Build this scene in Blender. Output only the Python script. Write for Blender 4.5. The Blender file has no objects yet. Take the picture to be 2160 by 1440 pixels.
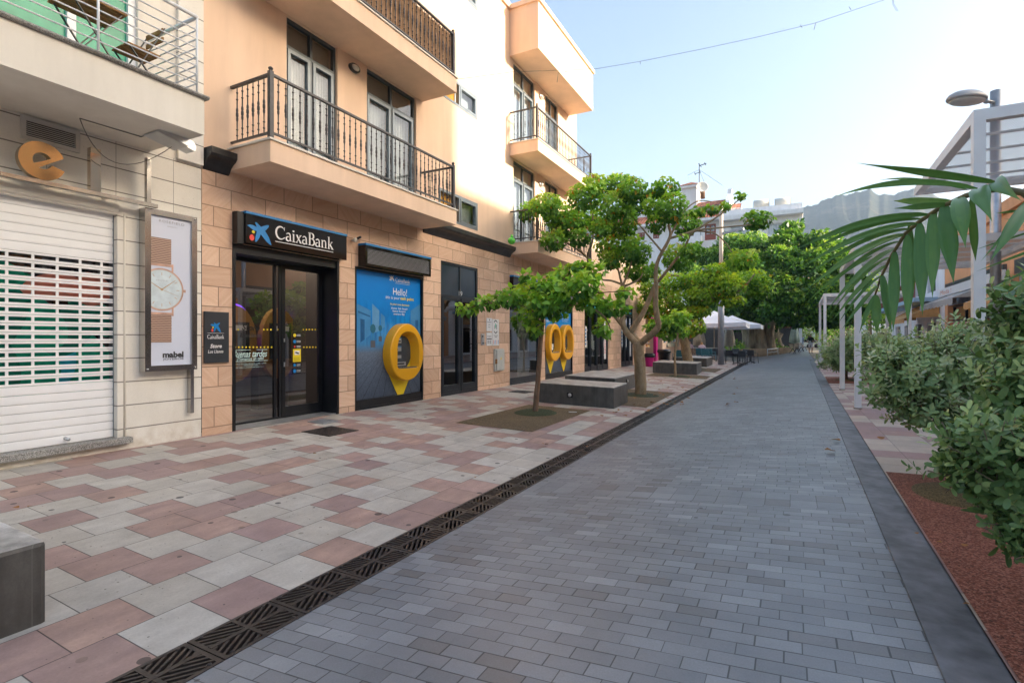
import bpy, bmesh, math, random
import numpy as np
from mathutils import Vector, Matrix, Euler
R = math.radians
rng = random.Random(7)
nrg = np.random.default_rng(11)
SC = bpy.context.scene
COL = SC.collection

# ------------------------------------------------------------------ camera
FOC = 1105.0
YAW = math.atan(587.0 / 1105.0)
EYE = 1.45
cam_d = bpy.data.cameras.new("camera")
cam_d.sensor_width = 36.0
cam_d.lens = 36.0 * FOC / 2160.0
cam_d.shift_y = -5.0 / 2160.0
cam_d.clip_start = 0.05
cam_d.clip_end = 20000
cam = bpy.data.objects.new("camera", cam_d)
cam.location = (0, 0, EYE)
cam.rotation_euler = (R(90), 0, YAW)
COL.objects.link(cam)
SC.camera = cam

# ------------------------------------------------------------------ world, sun, exposure
SUN_EL, SUN_AZ = 17.0, 16.5            # azimuth measured from +X towards +Y
sdir = Vector((math.cos(R(SUN_EL)) * math.cos(R(SUN_AZ)), math.cos(R(SUN_EL)) * math.sin(R(SUN_AZ)), math.sin(R(SUN_EL))))
world = bpy.data.worlds.new("World")
SC.world = world
world.use_nodes = True
wn = world.node_tree
wn.nodes.clear()
sky = wn.nodes.new("ShaderNodeTexSky")
sky.sky_type = 'NISHITA'
sky.sun_disc = False
sky.sun_elevation = R(SUN_EL)
sky.sun_rotation = R(90 - SUN_AZ)
sky.air_density = 1.0
sky.dust_density = 5.0
sky.ozone_density = 1.2
bg = wn.nodes.new("ShaderNodeBackground")
bg.inputs[1].default_value = 0.15
wo = wn.nodes.new("ShaderNodeOutputWorld")
wn.links.new(sky.outputs[0], bg.inputs[0])
wn.links.new(bg.outputs[0], wo.inputs[0])
sun_d = bpy.data.lights.new("sun", 'SUN')
sun_d.energy = 3.2
sun_d.angle = R(0.6)
sun_d.color = (1.0, 0.90, 0.76)
sun = bpy.data.objects.new("sun", sun_d)
sun.rotation_euler = sdir.to_track_quat('Z', 'Y').to_euler()
sun.location = (30, 10, 40)
COL.objects.link(sun)
SC.view_settings.view_transform = 'Standard'
SC.view_settings.look = 'None'
SC.view_settings.gamma = 1.0
SC.view_settings.use_curve_mapping = False
SC.view_settings.exposure = 1.72
SC.render.engine = 'CYCLES'
SC.cycles.max_bounces = 8
SC.cycles.diffuse_bounces = 6
SC.cycles.glossy_bounces = 4
SC.cycles.transparent_max_bounces = 12
SC.cycles.volume_bounces = 0
SC.cycles.use_denoising = True
SC.cycles.sample_clamp_indirect = 6.0

# ------------------------------------------------------------------ surveying: photograph pixels to places on known surfaces
S_, C_ = math.sin(YAW), math.cos(YAW)
def ray(px, py):
    u = (px - 1080.0) / FOC
    return (-S_ + u * C_, C_ + u * S_, (715.0 - py) / FOC)
def onX(px, py, x):
    r = ray(px, py); d = x / r[0]
    return Vector((x, d * r[1], EYE + d * r[2]))
def onY(px, py, y):
    r = ray(px, py); d = y / r[1]
    return Vector((d * r[0], y, EYE + d * r[2]))
def onZ(px, py, z):
    r = ray(px, py); d = (z - EYE) / r[2]
    return Vector((d * r[0], d * r[1], z))
def onD(px, py, d):
    r = ray(px, py)
    return Vector((d * r[0], d * r[1], EYE + d * r[2]))
def kerb(y):
    return 0.51 + 0.0145 * y
def gz(x, y=0.0):
    if x < -2.86: return -0.036 * (max(x, -7.75) + 7.75)
    if x < -2.53: return -0.176
    e = kerb(y) + 0.24
    if x < e: return -0.176 + 0.08 * (x + 2.53)
    return -0.176 + 0.08 * (e + 2.53) + 0.02 * (x - e)
def onG(px, py):
    lo, hi = 0.5, 400.0
    r = ray(px, py)
    for _ in range(70):
        m = (lo + hi) / 2
        if EYE + m * r[2] - gz(m * r[0], m * r[1]) > 0: lo = m
        else: hi = m
    return Vector((lo * r[0], lo * r[1], EYE + lo * r[2]))

# ------------------------------------------------------------------ node helpers
class NT:
    def __init__(s, name):
        s.m = bpy.data.materials.new(name)
        s.m.use_nodes = True
        s.t = s.m.node_tree
        s.t.nodes.clear()
        s.out = s.t.nodes.new("ShaderNodeOutputMaterial")
    def n(s, typ, **kw):
        nd = s.t.nodes.new(typ)
        for k, v in kw.items(): setattr(nd, k, v)
        return nd
    def l(s, a, b):
        s.t.links.new(a, b)
    def put(s, sock, v):
        if isinstance(v, bpy.types.NodeSocket): s.l(v, sock)
        elif v is not None: sock.default_value = v
    def ma(s, op, a, b=None, c=None):
        nd = s.n("ShaderNodeMath", operation=op)
        s.put(nd.inputs[0], a)
        if b is not None: s.put(nd.inputs[1], b)
        if c is not None: s.put(nd.inputs[2], c)
        return nd.outputs[0]
    def mix(s, f, a, b, blend='MIX'):
        nd = s.n("ShaderNodeMix", data_type='RGBA', blend_type=blend)
        s.put(nd.inputs[0], f)
        for i, v in ((6, a), (7, b)):
            if isinstance(v, (tuple, list)): v = tuple(v)[:3] + (1.0,)
            s.put(nd.inputs[i], v)
        return nd.outputs[2]
    def coord(s, kind='Object'):
        return s.n("ShaderNodeTexCoord").outputs[kind]
    def pos(s):
        return s.n("ShaderNodeNewGeometry").outputs['Position']
    def xyz(s, v):
        nd = s.n("ShaderNodeSeparateXYZ"); s.l(v, nd.inputs[0]); return nd.outputs
    def comb(s, x, y, z=0.0):
        nd = s.n("ShaderNodeCombineXYZ")
        s.put(nd.inputs[0], x); s.put(nd.inputs[1], y); s.put(nd.inputs[2], z)
        return nd.outputs[0]
    def noise(s, v, scale, detail=3.0, rough=0.55, dist=0.0):
        nd = s.n("ShaderNodeTexNoise")
        s.l(v, nd.inputs['Vector']); nd.inputs['Scale'].default_value = scale
        nd.inputs['Detail'].default_value = detail; nd.inputs['Roughness'].default_value = rough
        nd.inputs['Distortion'].default_value = dist
        return nd.outputs[0]
    def vor(s, v, scale, out='Distance', feature='F1', dims='3D'):
        nd = s.n("ShaderNodeTexVoronoi", feature=feature, voronoi_dimensions=dims)
        s.l(v, nd.inputs['Vector']); nd.inputs['Scale'].default_value = scale
        return nd.outputs[out]
    def white(s, v, out=0):
        nd = s.n("ShaderNodeTexWhiteNoise", noise_dimensions='3D')
        s.l(v, nd.inputs[0]); return nd.outputs[out]
    def ramp(s, f, stops):
        nd = s.n("ShaderNodeValToRGB")
        s.l(f, nd.inputs[0])
        el = nd.color_ramp.elements
        while len(el) < len(stops): el.new(0.5)
        for e, (p, c) in zip(el, stops):
            e.position = p
            e.color = (c, c, c, 1) if not isinstance(c, (tuple, list)) else tuple(c)[:3] + (1,)
        return nd.outputs[0]
    def mapr(s, f, a, b, c=0.0, d=1.0):
        nd = s.n("ShaderNodeMapRange"); s.l(f, nd.inputs[0])
        for i, v in zip((1, 2, 3, 4), (a, b, c, d)): nd.inputs[i].default_value = v
        return nd.outputs[0]
    def bump(s, h, strength=0.3, dist=0.01):
        nd = s.n("ShaderNodeBump"); nd.inputs['Strength'].default_value = strength
        nd.inputs['Distance'].default_value = dist
        s.l(h, nd.inputs['Height']); return nd.outputs[0]
    def pbr(s, col, rough=0.6, metal=0.0, normal=None, spec=0.5, coat=0.0, **kw):
        p = s.n("ShaderNodeBsdfPrincipled")
        if isinstance(col, (tuple, list)): col = tuple(col)[:3] + (1.0,)
        s.put(p.inputs['Base Color'], col); s.put(p.inputs['Roughness'], rough)
        s.put(p.inputs['Metallic'], metal); p.inputs['Specular IOR Level'].default_value = spec
        p.inputs['Coat Weight'].default_value = coat
        p.inputs['Coat Roughness'].default_value = 0.05
        if normal is not None: s.l(normal, p.inputs['Normal'])
        s.l(p.outputs[0], s.out.inputs[0])
        return p

def plain(name, col, rough=0.6, metal=0.0, var=0.08, vscale=6.0, bscale=0.0, bstr=0.15, spec=0.5, coat=0.0):
    t = NT(name)
    c = t.coord()
    n = t.noise(c, vscale, 4.0)
    colr = t.mix(t.mapr(n, 0.3, 0.7), tuple(v * (1 - var) for v in col), tuple(min(1, v * (1 + var)) for v in col))
    nm = None
    if bscale: nm = t.bump(t.noise(c, bscale, 3.0), bstr, 0.004)
    t.pbr(colr, rough, metal, nm, spec, coat)
    return t.m
def emit(name, col, strength):
    t = NT(name)
    e = t.n("ShaderNodeEmission"); e.inputs[0].default_value = tuple(col) + (1,); e.inputs[1].default_value = strength
    t.l(e.outputs[0], t.out.inputs[0])
    return t.m
def glass(name, tint=(0.5, 0.55, 0.55), refl=0.9, boost=0.06, rough=0.0):
    t = NT(name)
    tr = t.n("ShaderNodeBsdfTransparent"); tr.inputs[0].default_value = tuple(tint) + (1,)
    gl = t.n("ShaderNodeBsdfGlossy"); gl.inputs[0].default_value = (refl, refl, refl, 1); gl.inputs['Roughness'].default_value = rough
    fr = t.n("ShaderNodeFresnel"); fr.inputs[0].default_value = 1.5
    f = t.ma('MULTIPLY_ADD', fr.outputs[0], 1.6, boost)
    f = t.ma('MINIMUM', f, 1.0)
    mx = t.n("ShaderNodeMixShader")
    t.l(f, mx.inputs[0]); t.l(tr.outputs[0], mx.inputs[1]); t.l(gl.outputs[0], mx.inputs[2])
    t.l(mx.outputs[0], t.out.inputs[0])
    return t.m
def leafmat(name, c0, c1, c2, trans=0.35, rough=0.45, yellow=0.0):
    # per-face tone: random leaf by leaf, plus top light and inner shade painted in
    t = NT(name)
    a = t.n("ShaderNodeAttribute", attribute_name="leaf_tone")
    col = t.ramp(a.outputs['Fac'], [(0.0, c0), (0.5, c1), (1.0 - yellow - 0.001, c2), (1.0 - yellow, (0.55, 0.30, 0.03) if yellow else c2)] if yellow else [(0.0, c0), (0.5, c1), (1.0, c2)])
    p = t.pbr(col, rough, 0.0, None, 0.4)
    tl = t.n("ShaderNodeBsdfTranslucent")
    t.l(t.mix(1.0, col, (1.0, 1.0, 0.45), 'MULTIPLY'), tl.inputs[0])
    mx = t.n("ShaderNodeMixShader"); mx.inputs[0].default_value = trans
    t.l(p.outputs[0], mx.inputs[1]); t.l(tl.outputs[0], mx.inputs[2])
    t.l(mx.outputs[0], t.out.inputs[0])
    return t.m

# ------------------------------------------------------------------ object helpers
WORG = {}
def tag(o, label=None, cat=None, group=None, kind=None):
    if label: o['label'] = label
    if cat: o['category'] = cat
    if group: o['group'] = group
    if kind: o['kind'] = kind
    return o
def thing(name, label, cat, loc=(0, 0, 0), group=None):
    o = bpy.data.objects.new(name, None)
    o.empty_display_size = 0.2
    o.location = loc
    COL.objects.link(o)
    WORG[o.name] = Vector(loc)
    return tag(o, label, cat, group)
def copy_tree(o, parent=None, memo=None):
    c = o.copy(); COL.objects.link(c)
    if parent: c.parent = parent
    for ch in o.children: copy_tree(ch, c)
    return c

class MB:
    def __init__(s):
        s.v, s.f, s.mi, s.sm = [], [], [], []
    def add(s, verts, faces, mi=0, smooth=False):
        b = len(s.v)
        s.v.extend([tuple(v) for v in verts])
        for f in faces:
            s.f.append(tuple(i + b for i in f)); s.mi.append(mi); s.sm.append(smooth)
        return s
    def quad(s, a, b, c, d, mi=0):
        return s.add([a, b, c, d], [(0, 1, 2, 3)], mi)
    def box(s, x0, x1, y0, y1, z0, z1, mi=0, bev=0.0):
        if x0 > x1: x0, x1 = x1, x0
        if y0 > y1: y0, y1 = y1, y0
        if z0 > z1: z0, z1 = z1, z0
        if bev <= 0:
            vs = [(x, y, z) for x in (x0, x1) for y in (y0, y1) for z in (z0, z1)]
            return s.add(vs, [(0, 1, 3, 2), (4, 6, 7, 5), (0, 4, 5, 1), (2, 3, 7, 6), (0, 2, 6, 4), (1, 5, 7, 3)], mi)
        bm = bmesh.new()
        bmesh.ops.create_cube(bm, size=1.0)
        for v in bm.verts:
            v.co = Vector(((x0 + x1) / 2 + v.co.x * (x1 - x0), (y0 + y1) / 2 + v.co.y * (y1 - y0), (z0 + z1) / 2 + v.co.z * (z1 - z0)))
        bmesh.ops.bevel(bm, geom=bm.edges[:], offset=bev, segments=2, profile=0.6, affect='EDGES')
        return s.bm(bm, mi)
    def bm(s, bm, mi=0, smooth=False, M=None):
        bm.verts.index_update()
        vs = [(M @ v.co if M else v.co.copy()) for v in bm.verts]
        fs = [tuple(v.index for v in f.verts) for f in bm.faces]
        bm.free()
        return s.add(vs, fs, mi, smooth)
    def obox(s, M, sx, sy, sz, mi=0):
        vs = [M @ Vector((x * sx / 2, y * sy / 2, z * sz / 2)) for x in (-1, 1) for y in (-1, 1) for z in (-1, 1)]
        return s.add(vs, [(0, 1, 3, 2), (4, 6, 7, 5), (0, 4, 5, 1), (2, 3, 7, 6), (0, 2, 6, 4), (1, 5, 7, 3)], mi)
    def bar(s, p, q, w, h=None, mi=0, up=(0, 0, 1)):
        p, q = Vector(p), Vector(q); h = h or w
        d = (q - p); L = d.length
        if L < 1e-6: return s
        d.normalize(); up = Vector(up)
        if abs(d.dot(up)) > 0.98: up = Vector((1, 0, 0))
        a = d.cross(up).normalized(); b = a.cross(d)
        M = Matrix((( d.x, a.x, b.x, 0), (d.y, a.y, b.y, 0), (d.z, a.z, b.z, 0), (0, 0, 0, 1)))
        M.translation = (p + q) / 2
        return s.obox(M, L, w, h, mi)
    def tube(s, pts, rad, n=8, mi=0, caps=True, smooth=True, wob=0.0):
        pts = [Vector(p) for p in pts]
        if not isinstance(rad, (list, tuple)): rad = [rad] * len(pts)
        vs, fs = [], []
        ref = None
        for i, p in enumerate(pts):
            d = (pts[min(i + 1, len(pts) - 1)] - pts[max(i - 1, 0)]).normalized()
            if ref is None:
                ref = Vector((0, 0, 1)) if abs(d.z) < 0.9 else Vector((1, 0, 0))
            a = d.cross(ref).normalized(); b = d.cross(a).normalized(); ref = -b if False else ref
            a2 = a; b2 = b
            for k in range(n):
                t = 2 * math.pi * k / n
                r = rad[i] * (1 + wob * math.sin(3 * t + i * 1.3) )
                vs.append(p + a2 * math.cos(t) * r + b2 * math.sin(t) * r)
        for i in range(len(pts) - 1):
            for k in range(n):
                k2 = (k + 1) % n
                fs.append((i * n + k, i * n + k2, (i + 1) * n + k2, (i + 1) * n + k))
        if caps:
            fs.append(tuple(range(n - 1, -1, -1))); o = (len(pts) - 1) * n
            fs.append(tuple(range(o, o + n)))
        return s.add(vs, fs, mi, smooth)
    def lathe(s, prof, cx, cy, cz, n=16, mi=0, smooth=True, M=None):
        vs, fs = [], []
        for r, z in prof:
            for k in range(n):
                t = 2 * math.pi * k / n
                v = Vector((cx + r * math.cos(t), cy + r * math.sin(t), cz + z))
                vs.append(M @ v if M else v)
        for i in range(len(prof) - 1):
            for k in range(n):
                k2 = (k + 1) % n
                fs.append((i * n + k, i * n + k2, (i + 1) * n + k2, (i + 1) * n + k))
        fs.append(tuple(range(n - 1, -1, -1))); o = (len(prof) - 1) * n
        fs.append(tuple(range(o, o + n)))
        return s.add(vs, fs, mi, smooth)
    def prism(s, pts, fn, t0, t1, mi=0):
        # pts: 2-D outline, fn(u, v, t) -> world; thickness from t0 (back) to t1 (front)
        n = len(pts)
        vs = [fn(u, v, t0) for u, v in pts] + [fn(u, v, t1) for u, v in pts]
        fs = [tuple(range(n, 2 * n)), tuple(range(n - 1, -1, -1))]
        for i in range(n):
            j = (i + 1) % n
            fs.append((i, j, n + j, n + i))
        return s.add(vs, fs, mi)
    def ball(s, c, rx, ry=None, rz=None, mi=0, seg=12, rings=8):
        bm = bmesh.new(); bmesh.ops.create_uvsphere(bm, u_segments=seg, v_segments=rings, radius=1.0)
        M = Matrix.Translation(Vector(c)) @ Matrix.Diagonal((rx, ry or rx, rz or rx, 1))
        return s.bm(bm, mi, True, M)
    def build(s, name, mats, parent=None, origin=None):
        me = bpy.data.meshes.new(name)
        if parent is not None: origin = WORG[parent.name]
        o0 = Vector(origin) if origin is not None else Vector((0, 0, 0))
        me.from_pydata([(v[0] - o0.x, v[1] - o0.y, v[2] - o0.z) for v in s.v], [], s.f)
        if not isinstance(mats, (list, tuple)): mats = [mats]
        for m in mats: me.materials.append(m)
        if len(mats) > 1: me.polygons.foreach_set('material_index', s.mi)
        me.polygons.foreach_set('use_smooth', s.sm)
        me.update()
        ob = bpy.data.objects.new(name, me)
        COL.objects.link(ob)
        if parent is not None: ob.parent = parent
        else: ob.location = o0
        WORG[ob.name] = o0
        return ob
def fixn(ob):
    bm = bmesh.new(); bm.from_mesh(ob.data)
    bmesh.ops.recalc_face_normals(bm, faces=bm.faces[:]); bm.to_mesh(ob.data); bm.free()
    return ob

# ------------------------------------------------------------------ lettering
def text_mesh(body, shear=0.0, bold=0.0, spacing=1.0):
    cu = bpy.data.curves.new("lettering", 'FONT')
    cu.body = body; cu.size = 1.0; cu.shear = shear; cu.offset = bold; cu.space_character = spacing
    cu.resolution_u = 3
    ob = bpy.data.objects.new("lettering", cu)
    COL.objects.link(ob)
    dg = bpy.context.evaluated_depsgraph_get()
    me = bpy.data.meshes.new_from_object(ob.evaluated_get(dg))
    bpy.data.objects.remove(ob); bpy.data.curves.remove(cu)
    vs = [v.co.copy() for v in me.vertices]; fs = [tuple(p.vertices) for p in me.polygons]
    bpy.data.meshes.remove(me)
    return vs, fs
FAC = lambda x: (lambda u, v, t=0.0: Vector((x + t, u, v)))      # facade plane facing the street (+X)
def letter(mb, body, fn, u0, u1, vc, h, mi=0, shear=0.0, bold=0.0, spacing=1.0, t=0.0, fit=True):
    vs, fs = text_mesh(body, shear, bold, spacing)
    if not vs: return mb
    xa, xb = min(v.x for v in vs), max(v.x for v in vs)
    ya, yb = min(v.y for v in vs), max(v.y for v in vs)
    sy = h / (yb - ya)
    sx = (u1 - u0) / (xb - xa) if fit else sy
    return mb.add([fn(u0 + (v.x - xa) * sx, vc - h / 2 + (v.y - ya) * sy, t) for v in vs], fs, mi)
def stroke(pts, ws):
    # ribbon of changing width along a 2-D polyline -> outline polygon
    L, Rr = [], []
    n = len(pts)
    for i, (x, y) in enumerate(pts):
        ax, ay = pts[max(i - 1, 0)]; bx, by = pts[min(i + 1, n - 1)]
        dx, dy = bx - ax, by - ay; l = math.hypot(dx, dy) or 1
        w = ws[i] / 2 if isinstance(ws, (list, tuple)) else ws / 2
        L.append((x - dy / l * w, y + dx / l * w)); Rr.append((x + dy / l * w, y - dx / l * w))
    return L, Rr
def ribbon(mb, pts, ws, fn, t=0.0, mi=0):
    L, Rr = stroke(pts, ws)
    vs = [fn(u, v, t) for u, v in L] + [fn(u, v, t) for u, v in Rr]
    n = len(L)
    return mb.add(vs, [(i, n + i, n + i + 1, i + 1) for i in range(n - 1)], mi)
def arc(cx, cy, rx, ry, a0, a1, n=14):
    return [(cx + rx * math.cos(R(a0 + (a1 - a0) * i / n)), cy + ry * math.sin(R(a0 + (a1 - a0) * i / n))) for i in range(n + 1)]
def disc(mb, cu, cv, ru, rv, fn, t=0.0, mi=0, n=20):
    return mb.add([fn(cu + ru * math.cos(2 * math.pi * k / n), cv + rv * math.sin(2 * math.pi * k / n), t) for k in range(n)], [tuple(range(n))], mi)
def serif_word(mb, word, fn, u0, u1, v0, h, mi=0, t=0.0):
    # a small hand-drawn roman alphabet, enough for the bank's name; capital height 1, x-height .62
    G = {}
    TH, TN = 0.15, 0.055
    def C():
        p = arc(0.44, 0.5, 0.38, 0.46, 40, 318, 22)
        w = [TN + (TH - TN) * max(0.0, math.sin(math.pi * i / 22)) ** 1.2 for i in range(23)]
        return [(p, w), ([(0.745, 0.97), (0.745, 0.70)], [0.05, 0.03]), ([(0.70, 0.12), (0.80, 0.22)], [0.05, 0.05])], 0.82
    def a():
        p = [(0.06, 0.50)] + arc(0.22, 0.42, 0.16, 0.18, 140, 0, 10) + [(0.385, 0.12), (0.42, 0.03), (0.50, 0.05)]
        w = [0.10] + [0.07 + 0.004 * i for i in range(11)] + [0.12, 0.09, 0.03]
        b = arc(0.21, 0.17, 0.165, 0.155, 65, 330, 14)
        return [(p, w), (b, [0.05] + [0.05 + 0.08 * math.sin(math.pi * i / 13) for i in range(14)])], 0.50
    def i_():
        return [([(0.14, 0.03), (0.14, 0.60)], 0.125), ([(0.02, 0.02), (0.27, 0.02)], 0.04), ([(0.03, 0.585), (0.20, 0.60)], 0.05), ([(0.13, 0.75), (0.13, 0.89)], 0.14)], 0.30
    def x():
        return [([(0.07, 0.60), (0.43, 0.02)], 0.13), ([(0.42, 0.60), (0.06, 0.02)], 0.055), ([(0.0, 0.60), (0.19, 0.60)], 0.04), ([(0.31, 0.60), (0.50, 0.60)], 0.04), ([(-0.02, 0.02), (0.15, 0.02)], 0.04), ([(0.32, 0.02), (0.52, 0.02)], 0.04)], 0.51
    def B():
        return [([(0.17, 0.02), (0.17, 0.98)], 0.145), ([(0.03, 0.975), (0.35, 0.975)], 0.05), ([(0.03, 0.025), (0.35, 0.025)], 0.05), ([(0.2, 0.53), (0.38, 0.53)], 0.05),
                (arc(0.34, 0.755, 0.18, 0.22, 90, -90, 12), [0.05 + 0.09 * math.sin(math.pi * i / 12) for i in range(13)]),
                (arc(0.35, 0.277, 0.24, 0.252, 90, -90, 12), [0.05 + 0.10 * math.sin(math.pi * i / 12) for i in range(13)])], 0.65
    def n():
        return [([(0.14, 0.02), (0.14, 0.60)], 0.125), ([(0.02, 0.02), (0.27, 0.02)], 0.04), ([(0.02, 0.59), (0.2, 0.60)], 0.045), ([(0.33, 0.02), (0.60, 0.02)], 0.04),
                ([(0.18, 0.46)] + arc(0.33, 0.44, 0.135, 0.16, 140, 0, 8) + [(0.465, 0.02)], [0.04] + [0.05 + 0.0085 * i for i in range(9)] + [0.125])], 0.61
    def k():
        return [([(0.14, 0.02), (0.14, 0.98)], 0.125), ([(0.02, 0.02), (0.27, 0.02)], 0.04), ([(0.02, 0.97), (0.2, 0.98)], 0.045), ([(0.18, 0.27), (0.44, 0.60)], 0.055), ([(0.36, 0.60), (0.54, 0.60)], 0.04),
                ([(0.26, 0.37), (0.51, 0.02)], 0.13), ([(0.40, 0.02), (0.62, 0.02)], 0.04)], 0.60
    G = dict(C=C, a=a, i=i_, x=x, B=B, n=n, k=k)
    adv = sum(G[c]()[1] for c in word) + 0.03 * (len(word) - 1)
    su = (u1 - u0) / adv
    cur = 0.0
    j = 0
    for c in word:
        st, w = G[c]()
        for p, ws in st:
            ribbon(mb, [(u0 + (cur + q[0]) * su, v0 + q[1] * h) for q in p], [q * (su + h) / 2 for q in ws] if isinstance(ws, list) else ws * (su + h) / 2, fn, t + 0.00015 * j, mi)
            j += 1
        cur += w + 0.03
    return mb
STAR = [(0.02, 0.77), (0.10, 0.815), (0.22, 0.82), (0.375, 0.765), (0.315, 0.965), (0.34, 0.995), (0.40, 0.96), (0.55, 0.82),
        (0.80, 0.965), (0.875, 0.97), (0.88, 0.90), (0.72, 0.655), (0.885, 0.36), (0.985, 0.035), (0.96, 0.015), (0.80, 0.12), (0.54, 0.455),
        (0.50, 0.30), (0.40, 0.10), (0.335, 0.03), (0.31, 0.06), (0.32, 0.27), (0.375, 0.56), (0.25, 0.58), (0.10, 0.68), (0.01, 0.745)]
def starlogo(mb, fn, u0, v0, w, h, t=0.0, mi=(0, 1, 2)):
    # outline split into a fan so that the concave star fills cleanly
    c = (0.53, 0.64)
    vs = [fn(u0 + c[0] * w, v0 + c[1] * h, t)] + [fn(u0 + a * w, v0 + b * h, t) for a, b in STAR]
    n = len(STAR)
    mb.add(vs, [(0, 1 + (i + 1) % n, 1 + i) for i in range(n)], mi[0])
    disc(mb, u0 + 0.245 * w, v0 + 0.50 * h, 0.062 * w, 0.072 * h, fn, t, mi[1])
    disc(mb, u0 + 0.185 * w, v0 + 0.215 * h, 0.095 * w, 0.15 * h, fn, t, mi[2])
    return mb

def wall(mb, fn, u0, u1, v0, v1, holes, depth=0.2, mi=0, mi_rev=None):
    # front skin around openings plus the reveals of each opening; fn(u, v, t): t<0 goes into the wall
    us = sorted({u0, u1, *[h[0] for h in holes], *[h[1] for h in holes]})
    vs = sorted({v0, v1, *[h[2] for h in holes], *[h[3] for h in holes]})
    us = [u for u in us if u0 <= u <= u1]; vs = [v for v in vs if v0 <= v <= v1]
    for i in range(len(us) - 1):
        for j in range(len(vs) - 1):
            cu, cv = (us[i] + us[i + 1]) / 2, (vs[j] + vs[j + 1]) / 2
            if any(h[0] < cu < h[1] and h[2] < cv < h[3] for h in holes): continue
            mb.quad(fn(us[i], vs[j], 0), fn(us[i + 1], vs[j], 0), fn(us[i + 1], vs[j + 1], 0), fn(us[i], vs[j + 1], 0), mi)
    mr = mi if mi_rev is None else mi_rev
    for h in holes:
        a, b, c, d = h[:4]; dp = h[4] if len(h) > 4 else depth
        mb.quad(fn(a, c, 0), fn(a, d, 0), fn(a, d, -dp), fn(a, c, -dp), mr)
        mb.quad(fn(b, c, 0), fn(b, c, -dp), fn(b, d, -dp), fn(b, d, 0), mr)
        mb.quad(fn(a, d, 0), fn(b, d, 0), fn(b, d, -dp), fn(a, d, -dp), mr)
        mb.quad(fn(a, c, 0), fn(a, c, -dp), fn(b, c, -dp), fn(b, c, 0), mr)
    return mb
def frame(mb, fn, u0, u1, v0, v1, w, t0, t1, us=(), vs=(), mi=0, bars=None):
    # rectangular frame with uprights at us and rails at vs, built of butted bars
    def bx(a, b, c, d, e0=t0, e1=t1):
        P = [fn(x, y, t) for x in (a, b) for y in (c, d) for t in (e0, e1)]
        mb.add(P, [(0, 1, 3, 2), (4, 6, 7, 5), (0, 4, 5, 1), (2, 3, 7, 6), (0, 2, 6, 4), (1, 5, 7, 3)], mi)
    bx(u0, u0 + w, v0, v1); bx(u1 - w, u1, v0, v1)
    bx(u0 + w, u1 - w, v0, v0 + w); bx(u0 + w, u1 - w, v1 - w, v1)
    for v in vs: bx(u0 + w, u1 - w, v - w / 2, v + w / 2)
    lv = [v0 + w] + [x for v in sorted(vs) for x in (v - w / 2, v + w / 2)] + [v1 - w]
    for u in us:
        for k in range(0, len(lv), 2): bx(u - w / 2, u + w / 2, lv[k], lv[k + 1], t0, t1 - 0.003)
    return mb
def fbox(mb, fn, a, b, c, d, t0, t1, mi=0):
    P = [fn(x, y, t) for x in (a, b) for y in (c, d) for t in (t0, t1)]
    return mb.add(P, [(0, 1, 3, 2), (4, 6, 7, 5), (0, 4, 5, 1), (2, 3, 7, 6), (0, 2, 6, 4), (1, 5, 7, 3)], mi)

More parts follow.
